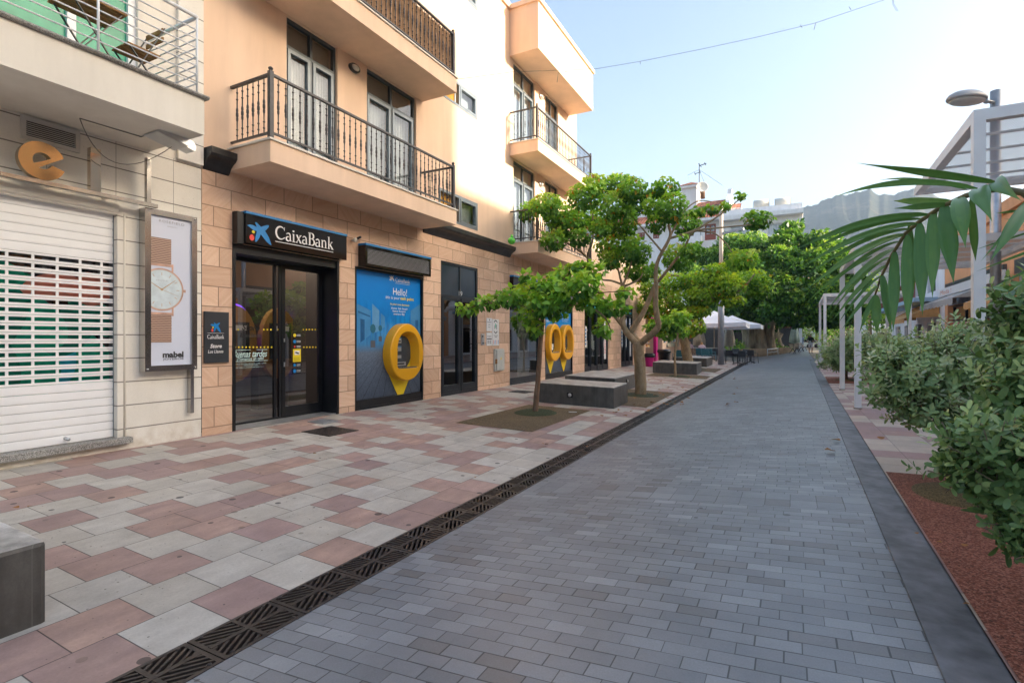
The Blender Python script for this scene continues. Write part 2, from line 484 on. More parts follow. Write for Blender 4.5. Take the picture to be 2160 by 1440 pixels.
# ------------------------------------------------------------------ materials of the place
def tile_mat(name, size, axis_shift, cA, cB, joint, prob, offset=0.5, light=None, gum=True):
    t = NT(name)
    P = t.xyz(t.pos())
    x = t.ma('ADD', P[0], axis_shift[0]); y = t.ma('ADD', P[1], axis_shift[1])
    row = t.ma('FLOOR', t.ma('DIVIDE', x, size))
    half = t.ma('MULTIPLY', t.ma('FLOORED_MODULO', row, 2.0), offset * size)
    yy = t.ma('ADD', y, half)
    colm = t.ma('FLOOR', t.ma('DIVIDE', yy, size))
    fx = t.ma('SUBTRACT', t.ma('DIVIDE', x, size), row)
    fy = t.ma('SUBTRACT', t.ma('DIVIDE', yy, size), colm)
    idv = t.comb(row, colm, 0.37)
    w1 = t.white(idv); w2 = t.white(t.comb(colm, row, 5.2)); 
    isB = t.ma('GREATER_THAN', w1, prob)
    w3 = t.white(t.comb(row, colm, 9.7))
    pos = t.pos()
    nz = t.noise(pos, 3.2, 5.0, 0.62)
    fine = t.noise(pos, 60.0, 3.0, 0.7)
    # streaked cloud inside each slab, shifted slab by slab
    wv = t.n("ShaderNodeVectorMath", operation='ADD'); t.l(pos, wv.inputs[0])
    t.l(t.comb(t.ma('MULTIPLY', w2, 7.0), t.ma('MULTIPLY', w1, 9.0), 0.0), wv.inputs[1])
    sc = t.n("ShaderNodeVectorMath", operation='MULTIPLY'); t.l(wv.outputs[0], sc.inputs[0]); sc.inputs[1].default_value = (7.0, 2.2, 1.0)
    cloud = t.noise(sc.outputs[0], 1.0, 4.0, 0.6)
    a = t.mix(t.mapr(cloud, 0.3, 0.72), cA[0], cA[1]); b = t.mix(t.mapr(cloud, 0.32, 0.68), cB[0], cB[1])
    b = t.mix(t.ma('MULTIPLY', w3, 0.55), b, (cB[0][0] * 0.92, cB[0][1] * 1.0, cB[0][2] * 1.25))
    a = t.mix(t.ma('MULTIPLY', w3, 0.4), a, (cA[0][0] * 1.02, cA[0][1] * 0.96, cA[0][2] * 0.86))
    col = t.mix(isB, a, b)
    col = t.mix(0.55, col, t.mix(w2, (0.72, 0.72, 0.72), (1.0, 1.0, 1.0)), 'MULTIPLY')
    col = t.mix(0.5, col, t.mix(t.mapr(nz, 0.3, 0.75), (0.6, 0.58, 0.57), (1.1, 1.1, 1.1)), 'MULTIPLY')
    col = t.mix(0.35, col, t.mix(t.mapr(fine, 0.3, 0.7), (0.7, 0.7, 0.7), (1.15, 1.15, 1.15)), 'MULTIPLY')
    if gum:
        d = t.vor(pos, 2.1, dims='2D'); rnd = t.xyz(t.vor(pos, 2.1, 'Color', dims='2D'))
        rad = t.mapr(rnd[0], 0.35, 1.0, -0.02, 0.075)
        spot = t.ma('LESS_THAN', d, rad)
        col = t.mix(t.ma('MULTIPLY', spot, 0.75), col, (0.045, 0.042, 0.04))
        d2 = t.vor(pos, 5.3, dims='2D'); rn2 = t.xyz(t.vor(pos, 5.3, 'Color', dims='2D'))
        spot2 = t.ma('LESS_THAN', d2, t.mapr(rn2[1], 0.62, 1.0, -0.03, 0.15))
        zone = t.mapr(t.noise(pos, 0.55, 2.0), 0.52, 0.62)
        col = t.mix(t.ma('MULTIPLY', t.ma('MULTIPLY', spot2, zone), 0.5), col, (0.13, 0.10, 0.07))
        d3 = t.vor(pos, 14.0, dims='2D'); rn3 = t.xyz(t.vor(pos, 14.0, 'Color', dims='2D'))
        col = t.mix(t.ma('MULTIPLY', t.ma('LESS_THAN', d3, t.mapr(rn3[2], 0.75, 1.0, -0.02, 0.09)), 0.7), col, (0.07, 0.06, 0.05))
    jw = joint / size
    e = t.ma('MINIMUM', t.ma('MINIMUM', fx, t.ma('SUBTRACT', 1.0, fx)), t.ma('MINIMUM', fy, t.ma('SUBTRACT', 1.0, fy)))
    j = t.mapr(e, jw * 0.45, jw * 1.1, 1.0, 0.0)
    col = t.mix(t.ma('MULTIPLY', j, 0.85), col, (0.035, 0.03, 0.028))
    h = t.ma('ADD', t.ma('MULTIPLY', j, -1.0), t.ma('MULTIPLY', fine, 0.25))
    t.pbr(col, t.mapr(nz, 0.2, 0.8, 0.48, 0.66), 0.0, t.bump(h, 0.35, 0.004), 0.4)
    return t.m

def road_mat():
    t = NT("grey_pavers")
    P = t.xyz(t.pos())
    pos = t.pos()
    X, Y = P[0], P[1]
    # two running courses of upright pavers every 5.26 m, running bond between
    ym = t.ma('FLOORED_MODULO', t.ma('SUBTRACT', Y, 5.25 - 0.2), 5.26)
    band = t.ma('LESS_THAN', ym, 0.4)
    row = t.ma('FLOOR', t.ma('DIVIDE', Y, 0.1)); fr = t.ma('SUBTRACT', t.ma('DIVIDE', Y, 0.1), row)
    jit = t.ma('MULTIPLY', t.white(t.comb(row, 3.0, 1.0)), 0.05)
    xs = t.ma('ADD', t.ma('ADD', X, t.ma('MULTIPLY', t.ma('FLOORED_MODULO', row, 2.0), 0.1)), jit)
    cA = t.ma('FLOOR', t.ma('DIVIDE', xs, 0.2)); fA = t.ma('SUBTRACT', t.ma('DIVIDE', xs, 0.2), cA)
    rowB = t.ma('FLOOR', t.ma('DIVIDE', ym, 0.2)); frB = t.ma('SUBTRACT', t.ma('DIVIDE', ym, 0.2), rowB)
    cB = t.ma('FLOOR', t.ma('DIVIDE', X, 0.2)); fB = t.ma('SUBTRACT', t.ma('DIVIDE', X, 0.2), cB)
    def sel(a, b): return t.ma('ADD', t.ma('MULTIPLY', band, b), t.ma('MULTIPLY', t.ma('SUBTRACT', 1.0, band), a))
    rr = sel(row, t.ma('ADD', rowB, 900.0)); cc = sel(cA, t.ma('ADD', cB, 400.0))
    w1 = t.white(t.comb(rr, cc, 1.7)); w2 = t.white(t.comb(cc, rr, 8.1))
    ex = sel(t.ma('MULTIPLY', t.ma('MINIMUM', fA, t.ma('SUBTRACT', 1.0, fA)), 0.2), t.ma('MULTIPLY', t.ma('MINIMUM', fB, t.ma('SUBTRACT', 1.0, fB)), 0.2))
    ey = sel(t.ma('MULTIPLY', t.ma('MINIMUM', fr, t.ma('SUBTRACT', 1.0, fr)), 0.1), t.ma('MULTIPLY', t.ma('MINIMUM', frB, t.ma('SUBTRACT', 1.0, frB)), 0.2))
    e = t.ma('MINIMUM', ex, ey)
    jd = t.mapr(w2, 0.0, 1.0, 0.0010, 0.0046)
    j = t.ma('LESS_THAN', e, jd)
    soft = t.mapr(e, 0.0, 0.012, 1.0, 0.0)
    nz = t.noise(pos, 1.1, 5.0, 0.6); fine = t.noise(pos, 120.0, 3.0, 0.7); med = t.noise(pos, 14.0, 4.0, 0.65)
    col = t.ramp(w1, [(0.0, (0.195, 0.206, 0.218)), (0.5, (0.225, 0.237, 0.250)), (0.9, (0.255, 0.268, 0.282)), (1.0, (0.31, 0.32, 0.335))])
    brown = t.ma('GREATER_THAN', w2, 0.93)
    col = t.mix(t.ma('MULTIPLY', brown, 0.5), col, (0.135, 0.12, 0.108))
    col = t.mix(0.6, col, t.mix(t.mapr(nz, 0.3, 0.7), (0.66, 0.66, 0.67), (1.22, 1.22, 1.22)), 'MULTIPLY')
    col = t.mix(0.4, col, t.mix(t.mapr(fine, 0.3, 0.7), (0.7, 0.7, 0.7), (1.25, 1.25, 1.25)), 'MULTIPLY')
    col = t.mix(0.3, col, t.mix(t.mapr(med, 0.3, 0.7), (0.8, 0.8, 0.8), (1.15, 1.15, 1.15)), 'MULTIPLY')
    # worn dark dashes, gum and a few pale spots
    sp = t.n("ShaderNodeVectorMath", operation='MULTIPLY'); t.l(pos, sp.inputs[0]); sp.inputs[1].default_value = (9.0, 26.0, 1.0)
    dash = t.ma('MULTIPLY', t.mapr(t.noise(sp.outputs[0], 1.0, 6.0, 0.8), 0.66, 0.70), t.mapr(t.noise(pos, 2.3, 2.0), 0.52, 0.6))
    col = t.mix(t.ma('MULTIPLY', dash, 0.6), col, (0.03, 0.032, 0.034))
    d = t.vor(pos, 1.7, dims='2D'); rn = t.xyz(t.vor(pos, 1.7, 'Color', dims='2D'))
    col = t.mix(t.ma('MULTIPLY', t.ma('LESS_THAN', d, t.mapr(rn[0], 0.45, 1.0, -0.02, 0.055)), 0.7), col, (0.035, 0.033, 0.032))
    d = t.vor(pos, 1.15, dims='2D'); rn = t.xyz(t.vor(pos, 1.15, 'Color', dims='2D'))
    col = t.mix(t.ma('MULTIPLY', t.ma('LESS_THAN', d, t.mapr(rn[1], 0.7, 1.0, -0.02, 0.035)), 0.55), col, (0.3, 0.29, 0.25))
    col = t.mix(t.ma('MULTIPLY', j, 0.8), col, (0.022, 0.022, 0.022))
    h = t.ma('ADD', t.ma('MULTIPLY', soft, -0.6), t.ma('ADD', t.ma('MULTIPLY', fine, 0.3), t.ma('MULTIPLY', w1, 0.5)))
    t.pbr(col, t.mapr(med, 0.25, 0.75, 0.32, 0.48), 0.0, t.bump(h, 0.3, 0.004), 0.45)
    return t.m

def stone_mat(name, bw, bh, v0, stops, seam=0.009, seam_c=(0.20, 0.12, 0.075)):
    # cladding of sawn sandstone blocks on the facade plane (u = Y, v = Z)
    t = NT(name)
    pos = t.pos(); P = t.xyz(pos)
    u = t.ma('ADD', P[1], t.ma('MULTIPLY', P[0], 1.0)); v = t.ma('ADD', P[2], v0)
    row = t.ma('FLOOR', t.ma('DIVIDE', v, bh)); fv = t.ma('SUBTRACT', t.ma('DIVIDE', v, bh), row)
    rj = t.ma('MULTIPLY', t.white(t.comb(row, 2.0, 2.0)), 0.12)
    uu = t.ma('ADD', t.ma('ADD', u, t.ma('MULTIPLY', t.ma('FLOORED_MODULO', row, 2.0), bw * 0.5)), rj)
    cl = t.ma('FLOOR', t.ma('DIVIDE', uu, bw)); fu = t.ma('SUBTRACT', t.ma('DIVIDE', uu, bw), cl)
    w1 = t.white(t.comb(row, cl, 0.5)); w2 = t.white(t.comb(cl, row, 3.5))
    rot = t.n("ShaderNodeVectorRotate", rotation_type='X_AXIS')
    t.l(pos, rot.inputs['Vector']); t.l(t.mapr(w1, 0.0, 1.0, -1.1, 1.1), rot.inputs['Angle'])
    sc = t.n("ShaderNodeVectorMath", operation='MULTIPLY'); t.l(rot.outputs[0], sc.inputs[0]); sc.inputs[1].default_value = (1.0, 1.2, 16.0)
    ad = t.n("ShaderNodeVectorMath", operation='ADD'); t.l(sc.outputs[0], ad.inputs[0]); t.l(t.comb(0.0, t.ma('MULTIPLY', w2, 20.0), t.ma('MULTIPLY', w1, 30.0)), ad.inputs[1])
    vein = t.noise(ad.outputs[0], 1.0, 5.0, 0.6, 0.4)
    col = t.ramp(vein, [(0.28, stops[0]), (0.5, stops[1]), (0.72, stops[2])])
    col = t.mix(0.75, col, t.mix(w2, (0.72, 0.66, 0.62), (1.10, 1.08, 1.06)), 'MULTIPLY')
    fine = t.noise(pos, 70.0, 3.0, 0.7)
    big = t.noise(pos, 0.8, 3.0)
    col = t.mix(0.3, col, t.mix(t.mapr(fine, 0.3, 0.7), (0.8, 0.8, 0.8), (1.1, 1.1, 1.1)), 'MULTIPLY')
    col = t.mix(0.4, col, t.mix(t.mapr(big, 0.3, 0.7), (0.82, 0.8, 0.78), (1.08, 1.08, 1.08)), 'MULTIPLY')
    e = t.ma('MINIMUM', t.ma('MULTIPLY', t.ma('MINIMUM', fu, t.ma('SUBTRACT', 1.0, fu)), bw), t.ma('MULTIPLY', t.ma('MINIMUM', fv, t.ma('SUBTRACT', 1.0, fv)), bh))
    j = t.mapr(e, seam * 0.5, seam, 1.0, 0.0)
    col = t.mix(t.ma('MULTIPLY', j, 0.8), col, seam_c)
    h = t.ma('ADD', t.ma('MULTIPLY', j, -1.0), t.ma('ADD', t.ma('MULTIPLY', vein, 0.25), t.ma('MULTIPLY', w1, 0.35)))
    t.pbr(col, 0.62, 0.0, t.bump(h, 0.4, 0.006), 0.35)
    return t.m

def cream_mat():
    # limestone boards with open horizontal joints, upright joints only high up
    t = NT("cream_limestone")
    pos = t.pos(); P = t.xyz(pos)
    v = t.ma('FLOORED_MODULO', t.ma('ADD', P[2], 0.05), 0.31)
    j = t.ma('LESS_THAN', v, 0.014)
    row = t.ma('FLOOR', t.ma('DIVIDE', t.ma('ADD', P[2], 0.05), 0.31))
    uu = t.ma('FLOORED_MODULO', t.ma('ADD', P[1], t.ma('MULTIPLY', t.ma('FLOORED_MODULO', row, 2.0), 0.0)), 0.72)
    ju = t.ma('MULTIPLY', t.ma('LESS_THAN', uu, 0.006), t.ma('GREATER_THAN', P[2], 3.2))
    jj = t.ma('MAXIMUM', j, ju)
    w = t.white(t.comb(row, t.ma('FLOOR', t.ma('DIVIDE', P[1], 0.72)), 0.0))
    nz = t.noise(pos, 2.0, 5.0, 0.6); fine = t.noise(pos, 45.0, 3.0, 0.7)
    pit = t.ma('LESS_THAN', t.vor(pos, 16.0), t.mapr(t.xyz(t.vor(pos, 16.0, 'Color'))[0], 0.7, 1.0, -0.02, 0.10))
    col = t.mix(t.mapr(nz, 0.3, 0.7), (0.73, 0.685, 0.60), (0.82, 0.78, 0.70))
    col = t.mix(0.3, col, t.mix(w, (0.85, 0.84, 0.82), (1.03, 1.03, 1.03)), 'MULTIPLY')
    col = t.mix(0.2, col, t.mix(t.mapr(fine, 0.3, 0.7), (0.8, 0.8, 0.8), (1.1, 1.1, 1.1)), 'MULTIPLY')
    col = t.mix(t.ma('MULTIPLY', pit, 0.35), col, (0.3, 0.25, 0.18))
    foot = t.ma('MULTIPLY', t.mapr(P[2], 0.0, 0.35, 1.0, 0.0), t.mapr(t.noise(pos, 7.0, 4.0), 0.4, 0.7))
    col = t.mix(t.ma('MULTIPLY', foot, 0.55), col, (0.40, 0.30, 0.17))
    col = t.mix(t.ma('MULTIPLY', jj, 0.85), col, (0.14, 0.115, 0.09))
    t.pbr(col, 0.6, 0.0, t.bump(t.ma('ADD', t.ma('MULTIPLY', jj, -1.0), t.ma('MULTIPLY', fine, 0.1)), 0.7, 0.02), 0.35)
    return t.m

def plaster(name, c0, c1, grain=220.0, bstr=0.18):
    t = NT(name)
    pos = t.pos()
    nz = t.noise(pos, 0.6, 5.0, 0.6)
    st = t.n("ShaderNodeVectorMath", operation='MULTIPLY'); t.l(pos, st.inputs[0]); st.inputs[1].default_value = (2.5, 2.5, 0.35)
    streak = t.noise(st.outputs[0], 1.0, 5.0, 0.65)
    fine = t.noise(pos, grain, 2.0, 0.7)
    col = t.mix(t.mapr(nz, 0.3, 0.7), c0, c1)
    col = t.mix(0.55, col, t.mix(t.mapr(streak, 0.3, 0.7), (0.82, 0.80, 0.77), (1.06, 1.06, 1.06)), 'MULTIPLY')
    col = t.mix(0.15, col, t.mix(t.mapr(fine, 0.3, 0.7), (0.75, 0.75, 0.75), (1.12, 1.12, 1.12)), 'MULTIPLY')
    t.pbr(col, 0.85, 0.0, t.bump(fine, bstr, 0.003), 0.2)
    return t.m

def concrete_dark():
    t = NT("board_marked_dark_concrete")
    pos = t.pos(); P = t.xyz(pos)
    st = t.n("ShaderNodeVectorMath", operation='MULTIPLY'); t.l(pos, st.inputs[0]); st.inputs[1].default_value = (6.0, 6.0, 1.6)
    n1 = t.noise(st.outputs[0], 1.0, 5.0, 0.65); n2 = t.noise(pos, 4.0, 5.0, 0.65); n3 = t.noise(pos, 90.0, 3.0, 0.7)
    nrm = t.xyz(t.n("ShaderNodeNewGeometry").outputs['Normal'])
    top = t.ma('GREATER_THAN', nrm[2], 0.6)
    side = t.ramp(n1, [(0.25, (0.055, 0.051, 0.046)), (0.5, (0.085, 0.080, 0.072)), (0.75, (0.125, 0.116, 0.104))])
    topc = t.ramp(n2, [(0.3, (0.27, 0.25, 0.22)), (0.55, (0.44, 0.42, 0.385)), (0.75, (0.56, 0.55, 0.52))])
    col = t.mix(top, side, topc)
    col = t.mix(0.4, col, t.mix(t.mapr(n2, 0.35, 0.65), (0.45, 0.42, 0.38), (1.45, 1.42, 1.38)), 'MULTIPLY')
    col = t.mix(0.3, col, t.mix(t.mapr(n3, 0.3, 0.7), (0.7, 0.7, 0.7), (1.2, 1.2, 1.2)), 'MULTIPLY')
    seam = t.ma('LESS_THAN', t.ma('FLOORED_MODULO', t.ma('ADD', P[0], P[1]), 0.16), 0.005)
    seam = t.ma('MULTIPLY', seam, t.ma('SUBTRACT', 1.0, top))
    col = t.mix(t.ma('MULTIPLY', seam, 0.5), col, (0.16, 0.15, 0.14))
    t.pbr(col, t.mapr(n2, 0.3, 0.7, 0.38, 0.6), 0.0, t.bump(t.ma('ADD', n1, t.ma('MULTIPLY', n3, 0.4)), 0.35, 0.006), 0.45)
    return t.m

def gravel(name, c0, c1, c2, scale=130.0):
    t = NT(name)
    pos = t.pos()
    v = t.vor(pos, scale); vc = t.xyz(t.vor(pos, scale, 'Color'))
    nz = t.noise(pos, 1.6, 4.0)
    col = t.ramp(vc[0], [(0.0, c0), (0.55, c1), (1.0, c2)])
    col = t.mix(0.6, col, t.mix(t.mapr(nz, 0.3, 0.7), (0.72, 0.7, 0.68), (1.15, 1.15, 1.15)), 'MULTIPLY')
    t.pbr(col, 0.8, 0.0, t.bump(v, 0.9, 0.006), 0.3)
    return t.m

def bark(name, c0, c1, c2, scale=9.0, stretch=0.25, bstr=0.7, bd=0.02):
    t = NT(name)
    pos = t.pos()
    st = t.n("ShaderNodeVectorMath", operation='MULTIPLY'); t.l(pos, st.inputs[0]); st.inputs[1].default_value = (scale, scale, scale * stretch)
    n1 = t.noise(st.outputs[0], 1.0, 6.0, 0.65, 0.6); n2 = t.noise(pos, scale * 6, 3.0, 0.7)
    col = t.ramp(n1, [(0.28, c0), (0.5, c1), (0.72, c2)])
    col = t.mix(0.4, col, t.mix(t.mapr(n2, 0.3, 0.7), (0.7, 0.7, 0.7), (1.2, 1.2, 1.2)), 'MULTIPLY')
    t.pbr(col, 0.8, 0.0, t.bump(t.ma('ADD', n1, t.ma('MULTIPLY', n2, 0.3)), bstr, bd), 0.25)
    return t.m

M = {}
M['tiles'] = tile_mat("pink_and_grey_paving_slabs", 0.4, (3.26, 0.083), ((0.52, 0.48, 0.42), (0.66, 0.62, 0.55)), ((0.40, 0.265, 0.22), (0.58, 0.385, 0.30)), 0.004, 0.50)
M['tiles_r'] = tile_mat("pink_and_cream_paving_slabs", 0.41, (-0.75, 0.1), ((0.56, 0.48, 0.39), (0.64, 0.55, 0.45)), ((0.42, 0.26, 0.215), (0.50, 0.32, 0.265)), 0.003, 0.52, offset=0.0, gum=False)
M['road'] = road_mat()
M['kerb'] = plain("dark_basalt_kerb", (0.125, 0.127, 0.135), 0.5, 0, 0.55, 5.0, 70.0, 0.3)
M['earth'] = plain("bare_earth", (0.16, 0.14, 0.11), 0.9, 0, 0.3, 0.02)
M['brown_bed'] = gravel("brown_resin_gravel", (0.065, 0.046, 0.026), (0.15, 0.105, 0.058), (0.29, 0.215, 0.125))
M['red_bed'] = gravel("red_rubber_granulate", (0.09, 0.03, 0.018), (0.26, 0.085, 0.048), (0.42, 0.19, 0.13), 110.0)
M['green_ring'] = gravel("green_rubber_granulate", (0.018, 0.028, 0.012), (0.045, 0.06, 0.025), (0.09, 0.10, 0.05))
M['olive_ring'] = gravel("olive_rubber_granulate", (0.05, 0.035, 0.012), (0.12, 0.085, 0.03), (0.2, 0.15, 0.07))
M['stone'] = stone_mat("sandstone_cladding", 0.61, 0.305, 0.19, [(0.66, 0.43, 0.295), (0.72, 0.50, 0.355), (0.78, 0.57, 0.42)])
M['peach'] = plaster("peach_render", (0.80, 0.575, 0.41), (0.85, 0.625, 0.455))
M['cream'] = cream_mat()
M['cream_plaster'] = plaster("cream_render", (0.74, 0.69, 0.59), (0.79, 0.74, 0.65), 160.0, 0.4)
M['granite'] = gravel("speckled_granite", (0.12, 0.115, 0.105), (0.33, 0.32, 0.29), (0.55, 0.53, 0.50), 160.0)
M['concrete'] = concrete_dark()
M['iron'] = plain("dark_grey_wrought_iron", (0.055, 0.050, 0.050), 0.45, 0.1, 0.2, 20.0, 0, 0, 0.5)
M['alu_dark'] = plain("anthracite_aluminium", (0.085, 0.10, 0.11), 0.35, 0.3, 0.05)
M['alu_grey'] = plain("grey_blue_aluminium", (0.20, 0.23, 0.25), 0.35, 0.3, 0.05)
M['black'] = plain("black_metal", (0.008, 0.009, 0.011), 0.28, 0.0, 0.2, 4.0, 0, 0, 0.5, 0.0)
M['black_gloss'] = plain("black_gloss_panel", (0.012, 0.008, 0.006), 0.06, 0.0, 0.1, 4.0, 0, 0, 0.45, 0.0)
M['white_paint'] = plain("white_lacquered_steel", (0.74, 0.75, 0.76), 0.35, 0, 0.03, 3.0)
M['pergola'] = plain("pale_grey_lacquered_steel", (0.83, 0.83, 0.82), 0.4, 0, 0.06, 3.0)
M['shutter'] = plain("white_shutter_slats", (0.84, 0.84, 0.83), 0.38, 0, 0.05, 2.0)
M['steel'] = plain("brushed_stainless_steel", (0.52, 0.50, 0.47), 0.17, 1.0, 0.12, 3.0)
M['galv'] = plain("galvanised_steel", (0.42, 0.44, 0.46), 0.38, 0.7, 0.14, 9.0)
M['gold'] = plain("mirror_gold", (0.82, 0.66, 0.38), 0.08, 1.0, 0.05)
M['gold_side'] = plain("brushed_gold_edge", (0.45, 0.35, 0.24), 0.3, 1.0, 0.05)
M['alu'] = plain("bare_aluminium", (0.55, 0.56, 0.57), 0.35, 0.8, 0.1)
M['glass'] = glass("clear_window_glass", (0.72, 0.76, 0.76), 0.9, 0.03)
M['glass_dark'] = glass("tinted_shop_glass", (0.50, 0.52, 0.53), 0.95, 0.11)
M['teal_print'] = plain('teal_print', (0.02, 0.30, 0.38), 0.4)
M['slate'] = plain('slate_grey_board', (0.030, 0.034, 0.040), 0.35, 0, 0.1)
M['print_leaf'] = plain('print_leaf_teal', (0.02, 0.13, 0.20), 0.35)
M['pale_print'] = plain('pale_mint_print', (0.55, 0.75, 0.70), 0.5)
M['glass_green'] = plain("green_glass", (0.05, 0.36, 0.22), 0.25, 0, 0.35, 1.5, 0, 0, 0.25)
M['curtain'] = plain("white_blind_fabric", (0.62, 0.66, 0.70), 0.8, 0, 0.06, 3.0)
M['curtain_warm'] = plain("beige_blind_fabric", (0.55, 0.50, 0.40), 0.8, 0, 0.1, 3.0)
M['room'] = plain("dim_interior_paint", (0.10, 0.085, 0.075), 0.8, 0, 0.2, 1.0)
M['room_floor'] = plain("dark_interior_floor", (0.06, 0.06, 0.065), 0.3, 0, 0.2, 1.0)
M['blue'] = plain("bank_blue", (0.0, 0.20, 0.52), 0.4, 0, 0.03)
M['yellow'] = plain("yellow_print", (0.80, 0.62, 0.02), 0.45, 0, 0.03)
M['red'] = plain("red_print", (0.75, 0.05, 0.035), 0.45, 0, 0.03)
M['white_print'] = plain("white_print", (0.75, 0.74, 0.73), 0.45, 0, 0.03)
M['dark_print'] = plain("dark_print", (0.03, 0.032, 0.035), 0.5, 0, 0.03)
M['grey_print'] = plain("grey_print", (0.30, 0.30, 0.31), 0.5, 0, 0.03)
M['amber'] = plain("amber_moulded_plastic", (0.80, 0.38, 0.008), 0.3, 0, 0.04, 3.0, 0, 0, 0.5, 0.15)
M['amber_flat'] = plain("yellow_panel", (0.80, 0.56, 0.01), 0.4, 0, 0.03)
M['wood'] = bark("oiled_slat_wood", (0.20, 0.095, 0.03), (0.33, 0.17, 0.06), (0.45, 0.26, 0.11), 14.0, 1.0, 0.15, 0.003)
M['bark_pale'] = bark("pale_smooth_bark", (0.19, 0.135, 0.075), (0.30, 0.22, 0.13), (0.40, 0.31, 0.20), 7.0, 0.5, 0.5, 0.012)
M['bark_young'] = bark("young_brown_bark", (0.12, 0.065, 0.035), (0.20, 0.12, 0.075), (0.28, 0.20, 0.14), 20.0, 0.2, 0.5, 0.006)
M['bark_laurel'] = bark("gnarled_laurel_bark", (0.12, 0.092, 0.068), (0.40, 0.31, 0.22), (0.60, 0.49, 0.35), 1.8, 0.22, 1.0, 0.25)
M['curtain_green'] = plain("green_curtain", (0.09, 0.42, 0.25), 0.7, 0, 0.35, 1.2)
M['vent'] = plain("grey_lacquered_vent", (0.52, 0.50, 0.46), 0.5)
M['pale_grey'] = plain("pale_grey_enamel", (0.50, 0.51, 0.48), 0.4)
M['cable'] = plain("old_grey_cable", (0.20, 0.18, 0.15), 0.7)
M['poster_white'] = plain("satin_poster_paper", (0.62, 0.65, 0.74), 0.3, 0, 0.03, 1.0)
M['rose_gold'] = plain("printed_rose_gold", (0.55, 0.34, 0.25), 0.35, 0, 0.35, 6.0)
M['rose_dark'] = plain("printed_gold_line", (0.48, 0.30, 0.14), 0.4)
M['pearl'] = plain("printed_mother_of_pearl", (0.60, 0.68, 0.70), 0.25, 0, 0.12, 9.0)
def mesh_strap():
    t = NT("printed_mesh_strap")
    P = t.xyz(t.pos())
    u = t.ma('DIVIDE', P[1], 0.016); v = t.ma('DIVIDE', P[2], 0.024)
    r = t.ma('FLOOR', v); uu = t.ma('ADD', u, t.ma('MULTIPLY', t.ma('FLOORED_MODULO', r, 2.0), 0.5))
    fu = t.ma('ABSOLUTE', t.ma('SUBTRACT', t.ma('FRACT', uu), 0.5)); fv = t.ma('ABSOLUTE', t.ma('SUBTRACT', t.ma('FRACT', v), 0.5))
    d = t.ma('ADD', fu, fv)
    col = t.ramp(d, [(0.1, (0.72, 0.55, 0.45)), (0.45, (0.40, 0.24, 0.17)), (0.75, (0.10, 0.055, 0.04))])
    t.pbr(col, 0.35, 0.0, None, 0.4)
    return t.m
M['mesh_strap'] = mesh_strap()
M['lamp_grey'] = plain("grey_lamp_enamel", (0.36, 0.36, 0.36), 0.4, 0.1)
M['pole_grey'] = plain("grey_painted_pole", (0.27, 0.29, 0.31), 0.4, 0.2, 0.1)
M['pole_wood'] = bark("weathered_timber_pole", (0.45, 0.36, 0.27), (0.62, 0.53, 0.43), (0.72, 0.64, 0.54), 12.0, 0.1, 0.3, 0.004)
M['wire'] = plain("black_wire", (0.03, 0.035, 0.04), 0.5)
M['orange'] = plaster("orange_render", (0.70, 0.36, 0.18), (0.76, 0.41, 0.22))
M['orange_lt'] = plaster("pale_orange_render", (0.70, 0.36, 0.18), (0.74, 0.40, 0.22))
M['fascia_dark'] = plain("dark_fascia", (0.07, 0.075, 0.085), 0.3)
M['fascia_pale'] = plain("pale_glass_fascia", (0.32, 0.34, 0.38), 0.2, 0, 0.3, 3.0)
M['magenta'] = plain("magenta_plastic", (0.62, 0.008, 0.22), 0.4)
M['awn_grey'] = plain("faded_grey_canvas", (0.40, 0.39, 0.37), 0.8, 0, 0.1)
M['awn_ochre'] = plain("faded_ochre_canvas", (0.55, 0.30, 0.11), 0.8, 0, 0.1)
M['hotel_white'] = plaster("white_render", (0.80, 0.81, 0.83), (0.84, 0.84, 0.85), 90.0, 0.1)
M['blue_pale'] = plain("pale_blue_paint", (0.30, 0.45, 0.58), 0.6)
M['rail_red'] = plain("red_brown_railing", (0.24, 0.07, 0.05), 0.6)
M['palm_stalk'] = plain("brown_green_stalk", (0.16, 0.13, 0.05), 0.5, 0, 0.2, 20)
M['hotel_red'] = plain("red_brown_window_wood", (0.28, 0.07, 0.045), 0.5)
M['glass_pale'] = plain("pale_reflecting_glass", (0.22, 0.26, 0.30), 0.1, 0, 0.3, 1.0, 0, 0, 0.8)
M['canvas'] = plain("white_canvas", (0.70, 0.70, 0.72), 0.8, 0, 0.05)
M['canvas_green'] = plain("pale_green_canvas", (0.52, 0.60, 0.50), 0.8, 0, 0.08)
M['canvas_cream'] = plain("cream_canvas", (0.55, 0.51, 0.40), 0.8, 0, 0.1)
M['ch_dark'] = plain("dark_grey_resin_chair", (0.035, 0.042, 0.05), 0.4)
M['ch_teal'] = plain("teal_resin_chair", (0.03, 0.15, 0.19), 0.4)
M['ch_brown'] = plain("brown_resin_chair", (0.20, 0.15, 0.11), 0.5)
M['bench_wood'] = plain("grey_bench_wood", (0.22, 0.18, 0.14), 0.6, 0, 0.3, 6)
M['wine'] = plain("wine_red_canvas", (0.28, 0.012, 0.05), 0.7)
M['cream_frame'] = plain("cream_window_frame", (0.60, 0.52, 0.36), 0.6)
M['leaf_bag'] = plain("green_plastic", (0.10, 0.55, 0.05), 0.35)
M['sandblock'] = stone_mat("sandstone_blocks", 1.1, 0.4, 0.1, [(0.24, 0.17, 0.10), (0.34, 0.25, 0.16), (0.42, 0.32, 0.22)], 0.02)
